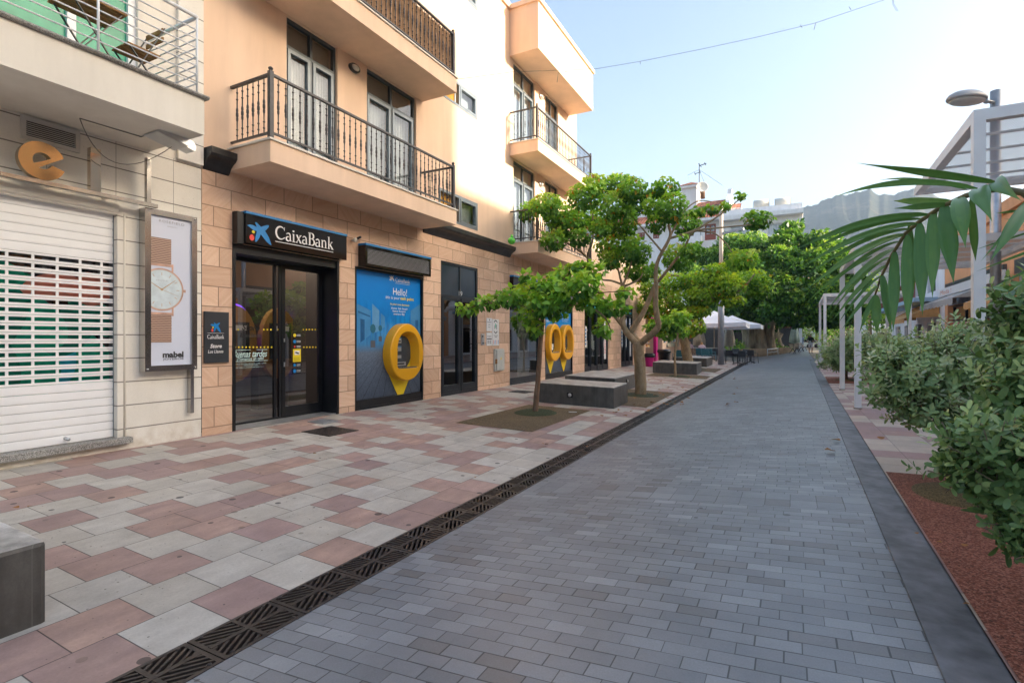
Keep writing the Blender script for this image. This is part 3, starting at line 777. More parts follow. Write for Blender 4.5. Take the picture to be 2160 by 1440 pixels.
def terra():
    t = NT("terracotta_pantiles")
    P = t.xyz(t.pos())
    u = t.ma('FRACT', t.ma('DIVIDE', P[0], 0.42)); v = t.ma('FRACT', t.ma('DIVIDE', P[2], 0.24))
    hh = t.ma('SINE', t.ma('MULTIPLY', u, 3.1416))
    w = t.white(t.comb(t.ma('FLOOR', t.ma('DIVIDE', P[0], 0.42)), t.ma('FLOOR', t.ma('DIVIDE', P[2], 0.24)), 0))
    col = t.mix(w, (0.26, 0.085, 0.045), (0.42, 0.16, 0.085))
    col = t.mix(t.ma('MULTIPLY', t.ma('LESS_THAN', v, 0.15), 0.5), col, (0.10, 0.035, 0.02))
    t.pbr(col, 0.75, 0.0, t.bump(hh, 1.0, 0.1), 0.3)
    return t.m
M['terracotta'] = terra()
M['steel_gold'] = plain('champagne_mirror', (0.70, 0.60, 0.48), 0.05, 1.0, 0.05)

# ------------------------------------------------------------------ ground
FX = -7.75
def sheet(name, rows, mat, dz=0.0, label=None):
    # rows: list of lists of (x, y); z follows the street's falls
    mb = MB()
    n = len(rows[0])
    vs = [(x, y, gz(x, y) + dz) for r in rows for x, y in r]
    fs = [(i * n + k, i * n + k + 1, (i + 1) * n + k + 1, (i + 1) * n + k) for i in range(len(rows) - 1) for k in range(n - 1)]
    mb.add(vs, fs)
    o = mb.build(name, mat)
    tag(o, label, None, None, 'structure')
    return fixn(o)
def dgz(x, y): return gz(x, y)
ys = [-14 + 4 * i for i in range(60)]
MB().quad((-540, -160, -0.62), (720, -160, -0.62), (720, 1990, -0.62), (-540, 1990, -0.62)).build('ground', M['earth'])['kind'] = 'structure'
# carriageway: from the drain to the dark kerb, widening into the plaza beyond the last drain cover
rows = []
for y in ys:
    xl = -2.53 if y < 39 else -30.0
    rows.append([(xl + (kerb(y) - xl) * k / 8.0, y) for k in range(9)])
rd = []
ylist = [y for y in ys if y < 39] + [39.2]
rows = [[(x, y) for x in (-2.53, -1.8, -1.0, -0.2, kerb(y) + 0.02)] for y in ylist]
sheet('road', rows, M['road'])
rows = [[(x, y) for x in (-40.0, -7.75, -2.86, -2.53, 0.0, kerb(y) + 0.02, kerb(y) + 0.24)] for y in (39.2, 45, 60, 80, 110, 160)]
sheet('plaza_paving', rows, M['road'], -0.004)
# left pavement stops at a slanting edge by the last drain cover
rows = [[(x, y) for x in (-8.3, -7.75, -6.0, -4.5, -2.86)] for y in [y for y in ys if y < 39]]
rows.append([(-8.3, 47.0), (-7.75, 46.8), (-6.0, 44.5), (-4.5, 42.0), (-2.86, 39.2)])
sheet('pavement', rows, M['tiles'])
yk = [y for y in ys if y < 36] + [36.2]
rows = [[(kerb(y), y), (kerb(y) + 0.24, y)] for y in yk] + [[(1.95, 47.0), (2.25, 46.9)]]
mb = MB()
vs = []
for r in rows:
    for x, y in r: vs.append((x, y, gz(kerb(y) if y < 37 else x, y) + 0.016))
nr = len(rows)
mb.add(vs, [(2 * i, 2 * i + 1, 2 * i + 3, 2 * i + 2) for i in range(nr - 1)])
mb.add([(v[0], v[1], v[2] - 0.12) for v in vs] + vs, [(2 * i, 2 * i + 2, 2 * nr + 2 * i + 2, 2 * nr + 2 * i) for i in range(nr - 1)] + [(2 * i + 3, 2 * i + 1, 2 * nr + 2 * i + 1, 2 * nr + 2 * i + 3) for i in range(nr - 1)])
tag(mb.build('kerb', M['kerb']), None, None, None, 'structure')
rows = [[(x, y) for x in (kerb(y) + 0.24, 1.6, 2.5, 4.5, 6.5, 9.5)] for y in yk]
rows.append([(2.2, 47.0), (2.6, 47.0), (3.2, 47), (4.5, 47), (6.5, 47), (9.5, 47)])
o = sheet('pavement', rows, M['tiles_r'], 0.008)

# planting beds flush in the paving, each with a rubber ring round its stem
def bed(pts, mat, ring=None, rmat=None, dz=0.006):
    mb = MB()
    n = 10
    (a, b, c, d) = pts
    vs = []
    for i in range(n + 1):
        for k in range(n + 1):
            s, t = i / n, k / n
            x = (a[0] * (1 - s) + b[0] * s) * (1 - t) + (d[0] * (1 - s) + c[0] * s) * t
            y = (a[1] * (1 - s) + b[1] * s) * (1 - t) + (d[1] * (1 - s) + c[1] * s) * t
            vs.append((x, y, gz(x, y) + dz))
    mb.add(vs, [(i * (n + 1) + k, i * (n + 1) + k + 1, (i + 1) * (n + 1) + k + 1, (i + 1) * (n + 1) + k) for i in range(n) for k in range(n)])
    o = mb.build('planting_bed', mat); o['kind'] = 'structure'; fixn(o)
    if ring:
        x0, y0, rx, ry = ring
        m2 = MB()
        N = 28
        vv = [(x0, y0, gz(x0, y0) + dz + 0.030)]
        for q, hz in ((0.55, 0.026), (0.9, 0.014), (1.0, -0.002)):
            for k in range(N):
                t = 2 * math.pi * k / N
                wob = 1 + 0.03 * math.sin(3 * t + x0)
                x, y = x0 + rx * q * wob * math.cos(t), y0 + ry * q * wob * math.sin(t)
                vv.append((x, y, gz(x, y) + dz + hz))
        ff = [(0, 1 + k, 1 + (k + 1) % N) for k in range(N)]
        for r in range(2):
            ff += [(1 + r * N + k, 1 + (r + 1) * N + k, 1 + (r + 1) * N + (k + 1) % N, 1 + r * N + (k + 1) % N) for k in range(N)]
        m2.add(vv, ff, 0, True)
        g = m2.build('rubber_ring', rmat); g.parent = o
        fixn(g)
    return o
bed([(-5.42, 7.98), (-3.90, 8.06), (-3.91, 11.1), (-5.40, 11.0)], M['brown_bed'], (-4.765, 10.04, 0.43, 0.55), M['green_ring'])
bed([(-5.4, 12.4), (-3.0, 12.4), (-3.05, 16.25), (-5.4, 16.2)], M['brown_bed'], (-3.757, 14.9, 0.5, 0.6), M['green_ring'])
bed([(-5.4, 22.05), (-3.0, 22.3), (-3.05, 24.2), (-5.4, 24.0)], M['brown_bed'], (-4.15, 22.9, 0.45, 0.5), M['green_ring'])
bed([(-5.4, 26.8), (-3.2, 26.9), (-3.2, 30.2), (-5.4, 30.2)], M['brown_bed'], (-4.25, 28.6, 0.45, 0.5), M['green_ring'])
bed([(kerb(0) + 0.25, 0.2), (4.2, 0.2), (4.2, 6.46), (kerb(6.5) + 0.25, 6.46)], M['red_bed'], (1.30, 5.75, 0.36, 0.42), M['olive_ring'], 0.016)
bed([(kerb(18) + 0.25, 18.4), (3.9, 18.4), (3.9, 21.5), (kerb(21.5) + 0.25, 21.5)], M['red_bed'], (1.75, 20.0, 0.5, 0.6), M['olive_ring'], 0.016)

# cast-iron drain covers, one object each, over a dark channel
mb = MB()
mb.box(-2.875, -2.515, -3, 39.3, -0.50, -0.32)
tag(mb.build('drain_channel', M['black']), None, None, None, 'structure')
def make_grate():
    L, Wd, th = 0.5, 0.33, 0.03
    mb = MB()
    e = 0.024
    mb.box(-Wd / 2, -Wd / 2 + e, 0.003, L - 0.003, -th, 0); mb.box(Wd / 2 - e, Wd / 2, 0.003, L - 0.003, -th, 0)
    mb.box(-Wd / 2 + e, Wd / 2 - e, 0.003, 0.003 + e, -th, 0); mb.box(-Wd / 2 + e, Wd / 2 - e, L - 0.003 - e, L - 0.003, -th, 0)
    mb.box(-0.014, 0.014, e, L - e, -th, 0.002)
    mb.box(-Wd / 2 + e, -0.014, L / 2 - 0.012, L / 2 + 0.012, -th, 0.001); mb.box(0.014, Wd / 2 - e, L / 2 - 0.012, L / 2 + 0.012, -th, 0.001)
    # slanting ribs meeting in a star at the middle of the cover
    w = Wd / 2 - e - 0.014; h = L / 2 - e - 0.012
    for sx in (-1, 1):
        for sy in (-1, 1):
            for k in range(-3, 6):
                a = k * 0.042 + 0.01
                p, q = [a, 0.0], [a + h * 0.62, h]
                if q[0] < 0 or p[0] > w: continue
                def clip(P, Q):
                    t0, t1 = 0.0, 1.0
                    dx = Q[0] - P[0]
                    if dx:
                        ta, tb = (0 - P[0]) / dx, (w - P[0]) / dx
                        t0, t1 = max(t0, min(ta, tb)), min(t1, max(ta, tb))
                    return (t0, t1) if t1 - t0 > 0.08 else None
                c = clip(p, q)
                if not c: continue
                A = [p[0] + (q[0] - p[0]) * c[0], p[1] + (q[1] - p[1]) * c[0]]; B = [p[0] + (q[0] - p[0]) * c[1], p[1] + (q[1] - p[1]) * c[1]]
                mb.bar((sx * (0.014 + A[0]), L / 2 + sy * (0.012 + A[1]), -0.013 - 0.0004 * k), (sx * (0.014 + B[0]), L / 2 + sy * (0.012 + B[1]), -0.013 - 0.0004 * k), 0.015, 0.024)
    for sx in (-1, 1):
        for y in (0.06, L - 0.06):
            mb.lathe([(0.012, 0), (0.012, 0.003), (0.006, 0.005)], sx * (Wd / 2 - 0.03), y, 0.0, 8)
    return mb.build('drain_cover', M['grate'])
M['grate'] = plain("worn_cast_iron", (0.055, 0.046, 0.042), 0.42, 0.35, 0.3, 14.0, 60.0, 0.3)
g0 = make_grate()
LBL = 'cast iron drain cover with star slots in the row between slabs and grey road'
tag(g0, LBL, 'drain cover', 'drain covers along the road edge')
for i in range(76):
    g = g0 if i == 0 else g0.copy()
    if i: COL.objects.link(g)
    g.location = (-2.695, 1.16 + 0.502 * i, -0.172)

# ------------------------------------------------------------------ the bank building (peach render over sandstone)
fn = FAC(FX)
bank = thing('bank_building', 'peach rendered building with sandstone ground floor, iron balconies and a bank', 'building', (FX, 4.73, 0))
Y0, Y1, Y2 = 4.73, 20.22, 31.8
ZC = 4.06
ground_holes = [(5.21, 7.41, -0.3, 2.97, 0.45), (7.84, 10.07, -0.3, 2.92, 0.12), (10.78, 12.55, -0.3, 3.43, 0.12), (14.43, 16.64, -0.3, 2.95, 0.12),
                (17.12, 19.80, -0.3, 2.92, 0.1), (21.18, 24.48, -0.3, 3.3, 0.14), (26.64, 28.96, -0.3, 3.3, 0.14)]
mb = MB()
wall(mb, fn, Y0, Y2, -0.3, ZC, ground_holes)
mb.build('stone_wall', M['stone'], bank)
wins = [(6.22, 7.38), (8.18, 9.80)]
rwins = [(14.685, 16.255), (17.12, 18.29)]
up = []
for fl in (0, 1, 2):
    dz = 3.04 * fl
    for a, b in wins: up.append((a, b, 4.47 + dz, 7.09 + dz, 0.14))
    for a, b in rwins: up.append((a, b, 4.47 + dz if fl < 2 else 10.3, (7.13 if fl == 0 else 10.22) if fl < 2 else 10.31, 0.14))
up = [h for h in up if h[3] - h[2] > 0.5 and h[3] < 11.5]
small = [(10.70, 12.52, 4.48, 5.24, 0.12), (10.70, 12.50, 7.58, 8.22, 0.12), (10.70, 12.50, 10.64, 11.3, 0.12)]
mb = MB()
wall(mb, fn, Y0, Y1, ZC, 11.72, up + small)
mb.quad((FX, Y1, 3.0), (FX, Y1, 11.72), (-18, Y1, 11.72), (-18, Y1, 3.0))
mb.quad((FX, Y0, 3.0), (-18, Y0, 3.0), (-18, Y0, 11.72), (FX, Y0, 11.72))
mb.quad((-18, Y0, -0.3), (-18, Y1, -0.3), (-18, Y1, 11.72), (-18, Y0, 11.72))
mb.quad((FX, Y0, 11.72), (FX, Y1, 11.72), (-18, Y1, 11.72), (-18, Y0, 11.72))
mb.build('upper_wall', M['peach'], bank)
mb = MB()
wall(mb, fn, Y1, Y2, ZC, 5.75, [])
mb.quad((FX, Y1, 5.75), (FX, Y2, 5.75), (-16, Y2, 5.75), (-16, Y1, 5.75))
mb.quad((FX, Y2, -0.3), (FX, Y2, 5.75), (-16, Y2, 5.75), (-16, Y2, -0.3))
mb.box(FX - 0.25, FX + 0.05, Y1 + 0.003, Y2 + 0.05, 5.753, 5.87)
mb.build('low_wing', M['peach'], bank)
mb = MB()
mb.box(-18.1, FX + 0.07, Y0 - 0.02, Y1 + 0.07, 11.723, 11.9)
mb.build('roof_coping', M['peach'], bank)
# interior box so that glass shows a dim room
mb = MB()
mb.quad((-12.5, 4.9, -0.1), (-12.5, 29.5, -0.1), (-12.5, 29.5, 3.6), (-12.5, 4.9, 3.6))
mb.quad((FX - 0.5, 4.9, 3.6), (FX - 0.5, 29.5, 3.6), (-12.5, 29.5, 3.6), (-12.5, 4.9, 3.6))
for y in (4.9, 7.75, 10.6, 13.6, 20.4, 25.5, 29.5):
    mb.quad((FX - 0.16, y, -0.1), (-12.5, y, -0.1), (-12.5, y, 3.6), (FX - 0.16, y, 3.6))
mb.build('interior_wall', M['room'], bank)
mb = MB()
mb.quad((FX - 0.001, 4.9, 0.006), (FX - 0.001, 29.5, 0.006), (-12.5, 29.5, 0.006), (-12.5, 4.9, 0.006))
mb.build('interior_floor', M['room_floor'], bank)
M['added_glow'] = emit('added_glow_panel', (1.0, 0.80, 0.62), 16.0)  # glowing panels added to brighten the dark bank interior
for y in (5.6, 7.1):
    mb = MB(); mb.box(-9.4, -8.9, y - 0.25, y + 0.25, 3.55, 3.59); mb.build('added_ceiling_glow', M['added_glow'], bank)

M['ochre_wall'] = plain('ochre_inner_wall', (0.52, 0.26, 0.03), 0.8)
def french_window(a, b, z0, z1, curtain='curtain', zt=None):
    zt = zt if zt else z0 + 2.12
    f = MB(); mid = (a + b) / 2
    fr = lambda u, v, t: Vector((FX + t, u, v))
    frame(f, fr, a, b, z0, z1, 0.055, -0.135, -0.055, (mid,), (zt,))
    frame(f, fr, a + 0.06, mid - 0.032, z0 + 0.06, zt - 0.03, 0.06, -0.128, -0.04, mi=1)
    frame(f, fr, mid + 0.032, b - 0.06, z0 + 0.06, zt - 0.03, 0.06, -0.128, -0.04, mi=1)
    w = f.build('window', [M['alu_dark'], M['alu_grey']], bank)
    p = MB()
    for (u0, u1, v0, v1) in ((a + 0.12, mid - 0.09, z0 + 0.12, zt - 0.09), (mid + 0.09, b - 0.12, z0 + 0.12, zt - 0.09), (a + 0.055, mid - 0.03, zt + 0.03, z1 - 0.055), (mid + 0.03, b - 0.055, zt + 0.03, z1 - 0.055)):
        p.quad(fr(u0, v0, -0.085), fr(u1, v0, -0.085), fr(u1, v1, -0.085), fr(u0, v1, -0.085))
    p.build('pane', M['glass'], w)
    c = MB()
    N = 26
    def cloth(u0, u1, v0, v1, d):
        vs = []
        for k in range(N + 1):
            u = u0 + (u1 - u0) * k / N; t = d + 0.012 * math.sin(k * 2.1 + a)
            vs += [fr(u, v0, t), fr(u, v1, t)]
        c.add(vs, [(2 * k, 2 * k + 2, 2 * k + 3, 2 * k + 1) for k in range(N)], 0, True)
    cloth(a + 0.02, mid - 0.02, z0, zt, -0.23); cloth(mid + 0.02, b - 0.02, z0, zt, -0.235)
    c.quad(fr(a, zt, -0.25), fr(b, zt, -0.25), fr(b, z1, -0.25), fr(a, z1, -0.25), 1)
    c.build('blind', [M[curtain], M['curtain_warm']], w)
    return w
for a, b in wins:
    for fl in (0, 1): french_window(a, b, 4.47 + 3.04 * fl, 7.09 + 3.04 * fl)
for a, b in rwins:
    french_window(a, b, 4.47, 7.13, 'curtain'); french_window(a, b, 7.51, 10.22, 'curtain')
for (a, b, z0, z1, _) in small:
    f = MB(); frame(f, FAC(FX), a, b, z0, z1, 0.06, -0.1, 0.01, (a + 0.92,))
    frame(f, FAC(FX), a + 0.955, b - 0.065, z0 + 0.065, z1 - 0.065, 0.045, -0.08, 0.015)
    w = f.build('window', M['alu_grey'], bank)
    p = MB(); p.quad((FX - 0.04, a + 0.98, z0 + 0.06), (FX - 0.04, b - 0.06, z0 + 0.06), (FX - 0.04, b - 0.06, z1 - 0.06), (FX - 0.04, a + 0.98, z1 - 0.06))
    p.build('pane', M['glass'], w)
    c = MB(); c.quad((FX - 0.2, a + 0.93, z0), (FX - 0.2, b, z0), (FX - 0.2, b, z1), (FX - 0.2, a + 0.93, z1)); c.quad((FX - 0.14, a, z0), (FX - 0.14, a + 0.9, z0), (FX - 0.14, a + 0.9, z1), (FX - 0.14, a, z1), 1); c.build('blind', [M['curtain'], M['ochre_wall']], w)
# dark moulded gutter between the storeys
prof = [(0.0, 0.0), (0.03, 0.02), (0.05, 0.05), (0.075, 0.10), (0.13, 0.15), (0.19, 0.18), (0.22, 0.22), (0.225, 0.31), (0.0, 0.31)]
def gutter(a, b):
    m = MB(); m.prism([(p[0], p[1]) for p in prof], lambda u, v, t: Vector((FX + 0.002 + u, t, 3.99 + v)), a, b)
    m.build('gutter', M['gutter'], bank)
M['gutter'] = plain("weathered_black_gutter", (0.022, 0.021, 0.021), 0.35, 0, 0.5, 6.0, 30.0, 0.3)
gutter(4.74, 5.145); gutter(10.045, 14.42)

balu = None
def baluster_mesh():
    h = 0.80
    prof = [(0.008, 0)]
    for z, r in ((0.06, 0.008), (0.065, 0.016), (0.08, 0.016), (0.085, 0.009), (0.15, 0.009), (0.155, 0.017), (0.168, 0.017), (0.172, 0.009), (0.28, 0.010), (0.30, 0.016), (0.33, 0.018),
                 (0.345, 0.013), (0.36, 0.019), (0.385, 0.020), (0.41, 0.019), (0.425, 0.013), (0.44, 0.018), (0.47, 0.016), (0.49, 0.010), (0.60, 0.009), (0.605, 0.017), (0.618, 0.017), (0.622, 0.009), (0.70, 0.009), (0.705, 0.016), (0.72, 0.016), (0.725, 0.008), (h, 0.008)):
        prof.append((r, z))
    m = MB(); m.lathe(prof, 0, 0, 0, 6)
    me = m.build('baluster', M['iron'])
    return me
proto_b = baluster_mesh()
bal_data = proto_b.data
bpy.data.objects.remove(proto_b)
def balcony(y0, y1, zb, zt, xf=-6.77, screen=False, front_n=35):
    m = MB()
    m.box(FX - 0.05, xf, y0, y1, zb, zt - 0.03)
    slab = m.build('balcony', M['peach'], bank)
    e = MB(); e.box(FX - 0.02, xf + 0.03, y0 - 0.03, y1 + 0.03, zt - 0.028, zt); e.build('slab_edge', M['cream_plaster'], slab)
    r = MB()
    xr = xf - 0.06
    ztop, zlow = zt + 0.97, zt + 0.105
    ya, yb = y0 + 0.05, y1 - 0.05
    r.bar((xr, ya, ztop), (xr, yb, ztop), 0.05, 0.035); r.bar((xr, ya, zlow), (xr, yb, zlow), 0.035, 0.028)
    for y in (ya, yb):
        r.bar((FX, y, ztop), (xr, y, ztop - 0.001), 0.05, 0.035); r.bar((FX, y, zlow), (xr, y, zlow - 0.001), 0.035, 0.028)
    for k in (1, 2, 3):
        y = ya + (yb - ya) * k / 4
        r.bar((xr, y, zt), (xr, y, zlow), 0.025, 0.025)
    r.build('railing', M['iron'], slab)
    for y in (ya, yb):
        p = MB(); p.box(xr - 0.032, xr + 0.032, y - 0.032, y + 0.032, zt, ztop + 0.045)
        p.lathe([(0.02, 0), (0.02, 0.015), (0.034, 0.03), (0.036, 0.045), (0.02, 0.062), (0.004, 0.07)], xr, y, ztop + 0.045, 10)
        p.build('corner_post', M['iron'], slab)
    o0 = WORG[slab.name]
    def put(x, y):
        b = bpy.data.objects.new('baluster', bal_data); COL.objects.link(b); b.parent = slab
        b.location = Vector((x, y, zlow + 0.014)) - o0
        b.scale = (1, 1, (ztop - 0.018 - zlow - 0.014) / 0.80)
    for k in range(front_n):
        put(xr, ya + (yb - ya) * (k + 1) / (front_n + 1))
    for k in range(6):
        x = FX + 0.10 + (xr - FX - 0.16) * (k + 0.3) / 6
        put(x, ya); put(x, yb)
    if screen:
        s = MB(); random.seed(4)
        y = ya + 0.03
        while y < yb - 0.03:
            w = random.uniform(0.012, 0.02)
            s.bar((xr - 0.035 - random.uniform(0, 0.01), y, zlow + 0.02), (xr - 0.035 - random.uniform(0, 0.01), y + random.uniform(-0.01, 0.01), ztop - random.uniform(0.0, 0.08)), w, 0.012, 0)
            y += w
        s.build('reed_screen', M['reed'], slab)
    return slab
M['reed'] = bark("brown_reed_matting", (0.16, 0.085, 0.045), (0.30, 0.18, 0.10), (0.42, 0.28, 0.17), 30.0, 0.15, 0.3, 0.004)
balcony(5.15, 10.03, 4.07, 4.42)
balcony(5.15, 10.03, 7.10, 7.46, screen=True)
balcony(14.43, 19.40, 4.09, 4.46)
balcony(14.43, 19.40, 7.18, 7.56)
# roof canopy box over the far balconies
m = MB()
m.box(FX - 0.05, -6.76, 14.43, 19.40, 10.29, 11.72)
m.box(FX + 0.073, -6.70, 14.37, 19.46, 11.723, 11.86)
m.build('roof_canopy', M['peach'], bank)

# oval bulkhead lamps beside the balcony doors
M['lamp_glass'] = plain("frosted_lamp_glass", (0.62, 0.58, 0.50), 0.25)
def bulkhead(y, z, big=True, label=''):
    t = thing('wall_lamp', label, 'lamp', (FX, y, z), 'oval lamps by the balcony doors')
    m = MB(); rr = 0.14
    Mx = Matrix.Translation((FX, y, z)) @ Matrix.Rotation(R(90), 4, 'Y') @ Matrix.Diagonal((0.62, 1.0, 1.0, 1))
    m.lathe([(rr, 0.0), (rr, 0.05), (rr * 0.9, 0.065), (rr * 0.72, 0.06)], 0, 0, 0, 20, M=Mx)
    m.build('lamp_body', M['iron'] if big else M['alu'], t)
    g = MB(); g.lathe([(rr * 0.72, 0.055), (rr * 0.6, 0.085), (rr * 0.3, 0.10), (0.01, 0.105)], 0, 0, 0, 20, M=Mx); g.build('lamp_glass', M['lamp_glass'], t)
    return t
bulkhead(7.80, 6.88, True, 'black oval bulkhead lamp between the tall windows above the bank entrance')
bulkhead(16.72, 9.95, False, 'pale oval wall lamp under the roof canopy, topmost of the far pair')
bulkhead(16.72, 6.88, False, 'pale oval wall lamp over the lower far balcony behind the tree')

# ---- bank entrance
ent = MB()
GX = FX - 0.42
fg = FAC(GX)
ent.box(FX - 0.448, FX + 0.012, 5.21, 5.262, 0.0, 2.968); ent.box(FX - 0.448, FX + 0.012, 7.358, 7.41, 0.0, 2.968)
ent.box(FX - 0.448, FX - 0.02, 5.265, 7.355, 2.82, 2.968)
frame(ent, fg, 5.265, 7.355, 0.0, 2.818, 0.05, -0.02, 0.03, (6.30, 6.40), ())
frame(ent, fg, 6.43, 7.34, 0.02, 2.80, 0.07, -0.015, 0.035)
fbox(ent, fg, 6.50, 7.27, 0.09, 0.22, -0.012, 0.032)
door = ent.build('entrance_door', M['black'], bank)
p = MB(); p.quad(fg(5.31, 0.05, 0), fg(6.28, 0.05, 0), fg(6.28, 2.77, 0), fg(5.31, 2.77, 0)); p.quad(fg(6.50, 0.22, 0), fg(7.27, 0.22, 0), fg(7.27, 2.73, 0), fg(6.50, 2.73, 0))
p.build('door_glass', M['glass_dark'], door)
p = MB()
for k in range(9):
    x = FX - 0.40 + k * 0.045
    p.box(x, x + 0.028, 5.27, 7.35, 0.008, 0.02)
p.build('entrance_grid', M['alu'], door)
p = MB(); fbox(p, fg, 6.455, 6.475, 0.95, 1.03, 0.036, 0.06); fbox(p, fg, 6.455, 6.475, 1.40, 1.46, 0.036, 0.06); p.build('door_lock', M['alu'], door)
# film lettering and stickers on the entrance glass
def gp(px, py): v = onX(px, py, GX); return v.y, v.z
dec = MB()
def word(mb, s, x0, y0, x1, y1, h, mi=0, shear=0.0, bold=0.0, off=0.008, plane=GX):
    a = onX(x0, y0, plane); b = onX(x1, y1, plane)
    letter(mb, s, FAC(plane + off), a.y, b.y, (a.z + b.z) / 2, h, mi, shear, bold)
word(dec, 'Store', 510, 690, 547, 691, 0.10, 0, 0.25, 0.02)
word(dec, 'Los Llanos', 507, 706, 549, 707, 0.075, 1, 0.25, 0.0)
word(dec, 'Buenas tardes', 490, 746, 563, 746, 0.115, 2, 0.35, 0.01)
word(dec, '¿Tomamos un café?', 499, 757, 556, 757, 0.065, 2, 0.0, 0.012)
word(dec, 'HORARIO ININTERRUMPIDO DE LUNES A JUEVES', 491, 768, 561, 766, 0.022, 2)
word(dec, 'Y VIERNES, DE 8.30 A 14.30 H', 511, 770.5, 543, 770, 0.022, 2)
word(dec, 'DEL 1 DE JULIO AL 15 DE SEPTIEMBRE DE 8.30 A 14.30 H', 497, 776, 556, 773.5, 0.022, 2)
for (xa, xb, y) in ((495, 528, 738.5), (541, 563, 737.5), (497, 564, 762.5)):
    a, b = gp(xa, y), gp(xb, y)
    fbox(dec, FAC(GX), a[0], b[0], a[1] - 0.004, a[1] + 0.004, 0.006, 0.009, 2)
for y, xs in ((695, [493, 502] + [556 + 7.5 * k for k in range(5)] + [639.5 + 6.3 * k for k in range(7)]), (732, [495.5 + 7.7 * k for k in range(12)] + [640.5 + 6.3 * k for k in range(7)])):
    for x in xs:
        a = gp(x, y); disc(dec, a[0], a[1], 0.016, 0.016, FAC(GX), 0.007, 3, 10)
dec.build('window_lettering', [M['black'], M['dark_print'], M['pale_print'] if 'pale_print' in M else M['white_print'], M['yellow']], door)
st = MB()
for (y0, y1, c, ic) in ((702, 712, 0, 3), (715, 725, 0, 4), (728.5, 733.5, 0, 5), (766, 773, 0, 4), (777, 787, 0, 4)):
    a, b = gp(616.5, y0), gp(635, y1)
    fbox(st, FAC(GX), a[0], b[0], b[1], a[1], 0.006, 0.009, 0)
    cz = (a[1] + b[1]) / 2
    disc(st, a[0] + 0.045, cz, min(0.034, (a[1] - b[1]) * 0.4), min(0.034, (a[1] - b[1]) * 0.4), FAC(GX), 0.011, ic, 14)
    for k in range(2): fbox(st, FAC(GX), a[0] + 0.09, b[0] - 0.02, cz + 0.012 - k * 0.024 - 0.004, cz + 0.012 - k * 0.024 + 0.004, 0.009, 0.0105, 2)
a, b = gp(617.5, 736), gp(634, 762.5)
fbox(st, FAC(GX), a[0], b[0], b[1], a[1], 0.006, 0.009, 3)
fbox(st, FAC(GX), a[0] + 0.03, b[0] - 0.03, a[1] - 0.11, a[1] - 0.03, 0.009, 0.011, 2)
st.bar((GX + 0.0125, a[0] + 0.05, a[1] - 0.06), (GX + 0.0125, b[0] - 0.05, a[1] - 0.085), 0.003, 0.025, 0)
for k in range(4): fbox(st, FAC(GX), a[0] + 0.02, b[0] - 0.03, b[1] + 0.02 + 0.02 * k, b[1] + 0.026 + 0.02 * k, 0.009, 0.011, 0)
st.build('door_sticker', [M['black'], M['dark_print'], M['white_print'], M['yellow'], M['blue'], M['red']], door)

# cash machines standing inside, lit round the rim by violet tubes
M['neon'] = emit("violet_light_tube", (0.20, 0.05, 1.0), 1.6)
M['woodlam'] = plain("oak_laminate", (0.36, 0.20, 0.07), 0.45, 0, 0.15, 2.0)
M['screen'] = plain("machine_fascia", (0.05, 0.06, 0.07), 0.25, 0, 0.3, 5.0)
M['pale_print'] = plain("pale_mint_print", (0.55, 0.75, 0.70), 0.5)
def inner_atm(y, z, label):
    t = thing('cash_machine', label, 'cash machine', (-9.6, y, 0), 'cash machines inside the bank')
    x = -9.6
    pts = arc(0, 0, 0.44, 0.74, 0, 345, 23)
    f2 = lambda u, v, tt: Vector((x + tt, y + u, z + v))
    b = MB(); b.prism(pts, f2, 0, 0.14); b.build('surround', M['woodlam'], t)
    b = MB(); fbox(b, f2, -0.26, 0.26, -0.32, 0.42, 0.142, 0.16); b.build('fascia', M['screen'], t)
    b = MB(); fbox(b, f2, -0.2, 0.2, 0.26, 0.36, 0.162, 0.17); b.build('display', M['white_print'], t)
    b = MB(); ring = arc(0, 0, 0.47, 0.77, -62, 88, 26)
    b.tube([f2(u, v, 0.05) for u, v in ring], 0.012, 6); b.build('light_tube', M['neon'], t)
    b = MB(); b.box(x - 0.4, x - 0.002, y - 0.4, y + 0.4, 0.01, z - 0.2); b.build('cabinet', M['room'], t)
inner_atm(4.98 + 0.45, 1.36, 'oak ringed cash machine inside the bank, cut by the left door edge')
inner_atm(6.45, 1.36, 'oak ringed cash machine inside the bank behind the Store lettering')
inner_atm(7.47 - 0.04, 1.36, 'oak ringed cash machine inside the bank nearest the door post')

# ---- big illuminated bank sign over the entrance
sg = thing('bank_sign', 'long black gloss CaixaBank sign with blue star and blue top edge above the entrance', 'sign', (FX, 6.33, 2.97))
a, b = 5.33, 7.46
SX = FX + 0.16
m = MB(); m.box(FX + 0.002, SX, a, b, 2.975, 3.435); m.build('sign_box', M['black_gloss'], sg)
m = MB(); m.box(FX + 0.002, SX + 0.012, a - 0.003, b + 0.004, 3.437, 3.475); m.build('top_strip', M['blue'], sg)
m = MB(); m.box(FX + 0.003, SX - 0.03, a - 0.12, a - 0.004, 2.95, 3.45); m.build('end_cap', M['black'], sg)
m = MB()
fs = FAC(SX + 0.004)
q0, q1 = onX(521, 475, SX), onX(573, 510, SX)
starlogo(m, fs, q0.y, onX(533, 511, SX).z - 0.0, q1.y - q0.y, 0.335, 0.0, (0, 1, 2))
m.build('star_emblem', [M['blue'], M['yellow'], M['red']], sg)
m = MB()
w0, w1 = onX(580.5, 500, SX).y, onX(702.5, 520, SX).y
serif_word(m, 'CaixaBank', fs, w0, w1, 3.125, 0.225, 0, 0.0)
fbox(m, FAC(SX), w0, w1, 3.075, 3.086, 0.002, 0.006, 0)
m.build('lettering', M['white_print'], sg)

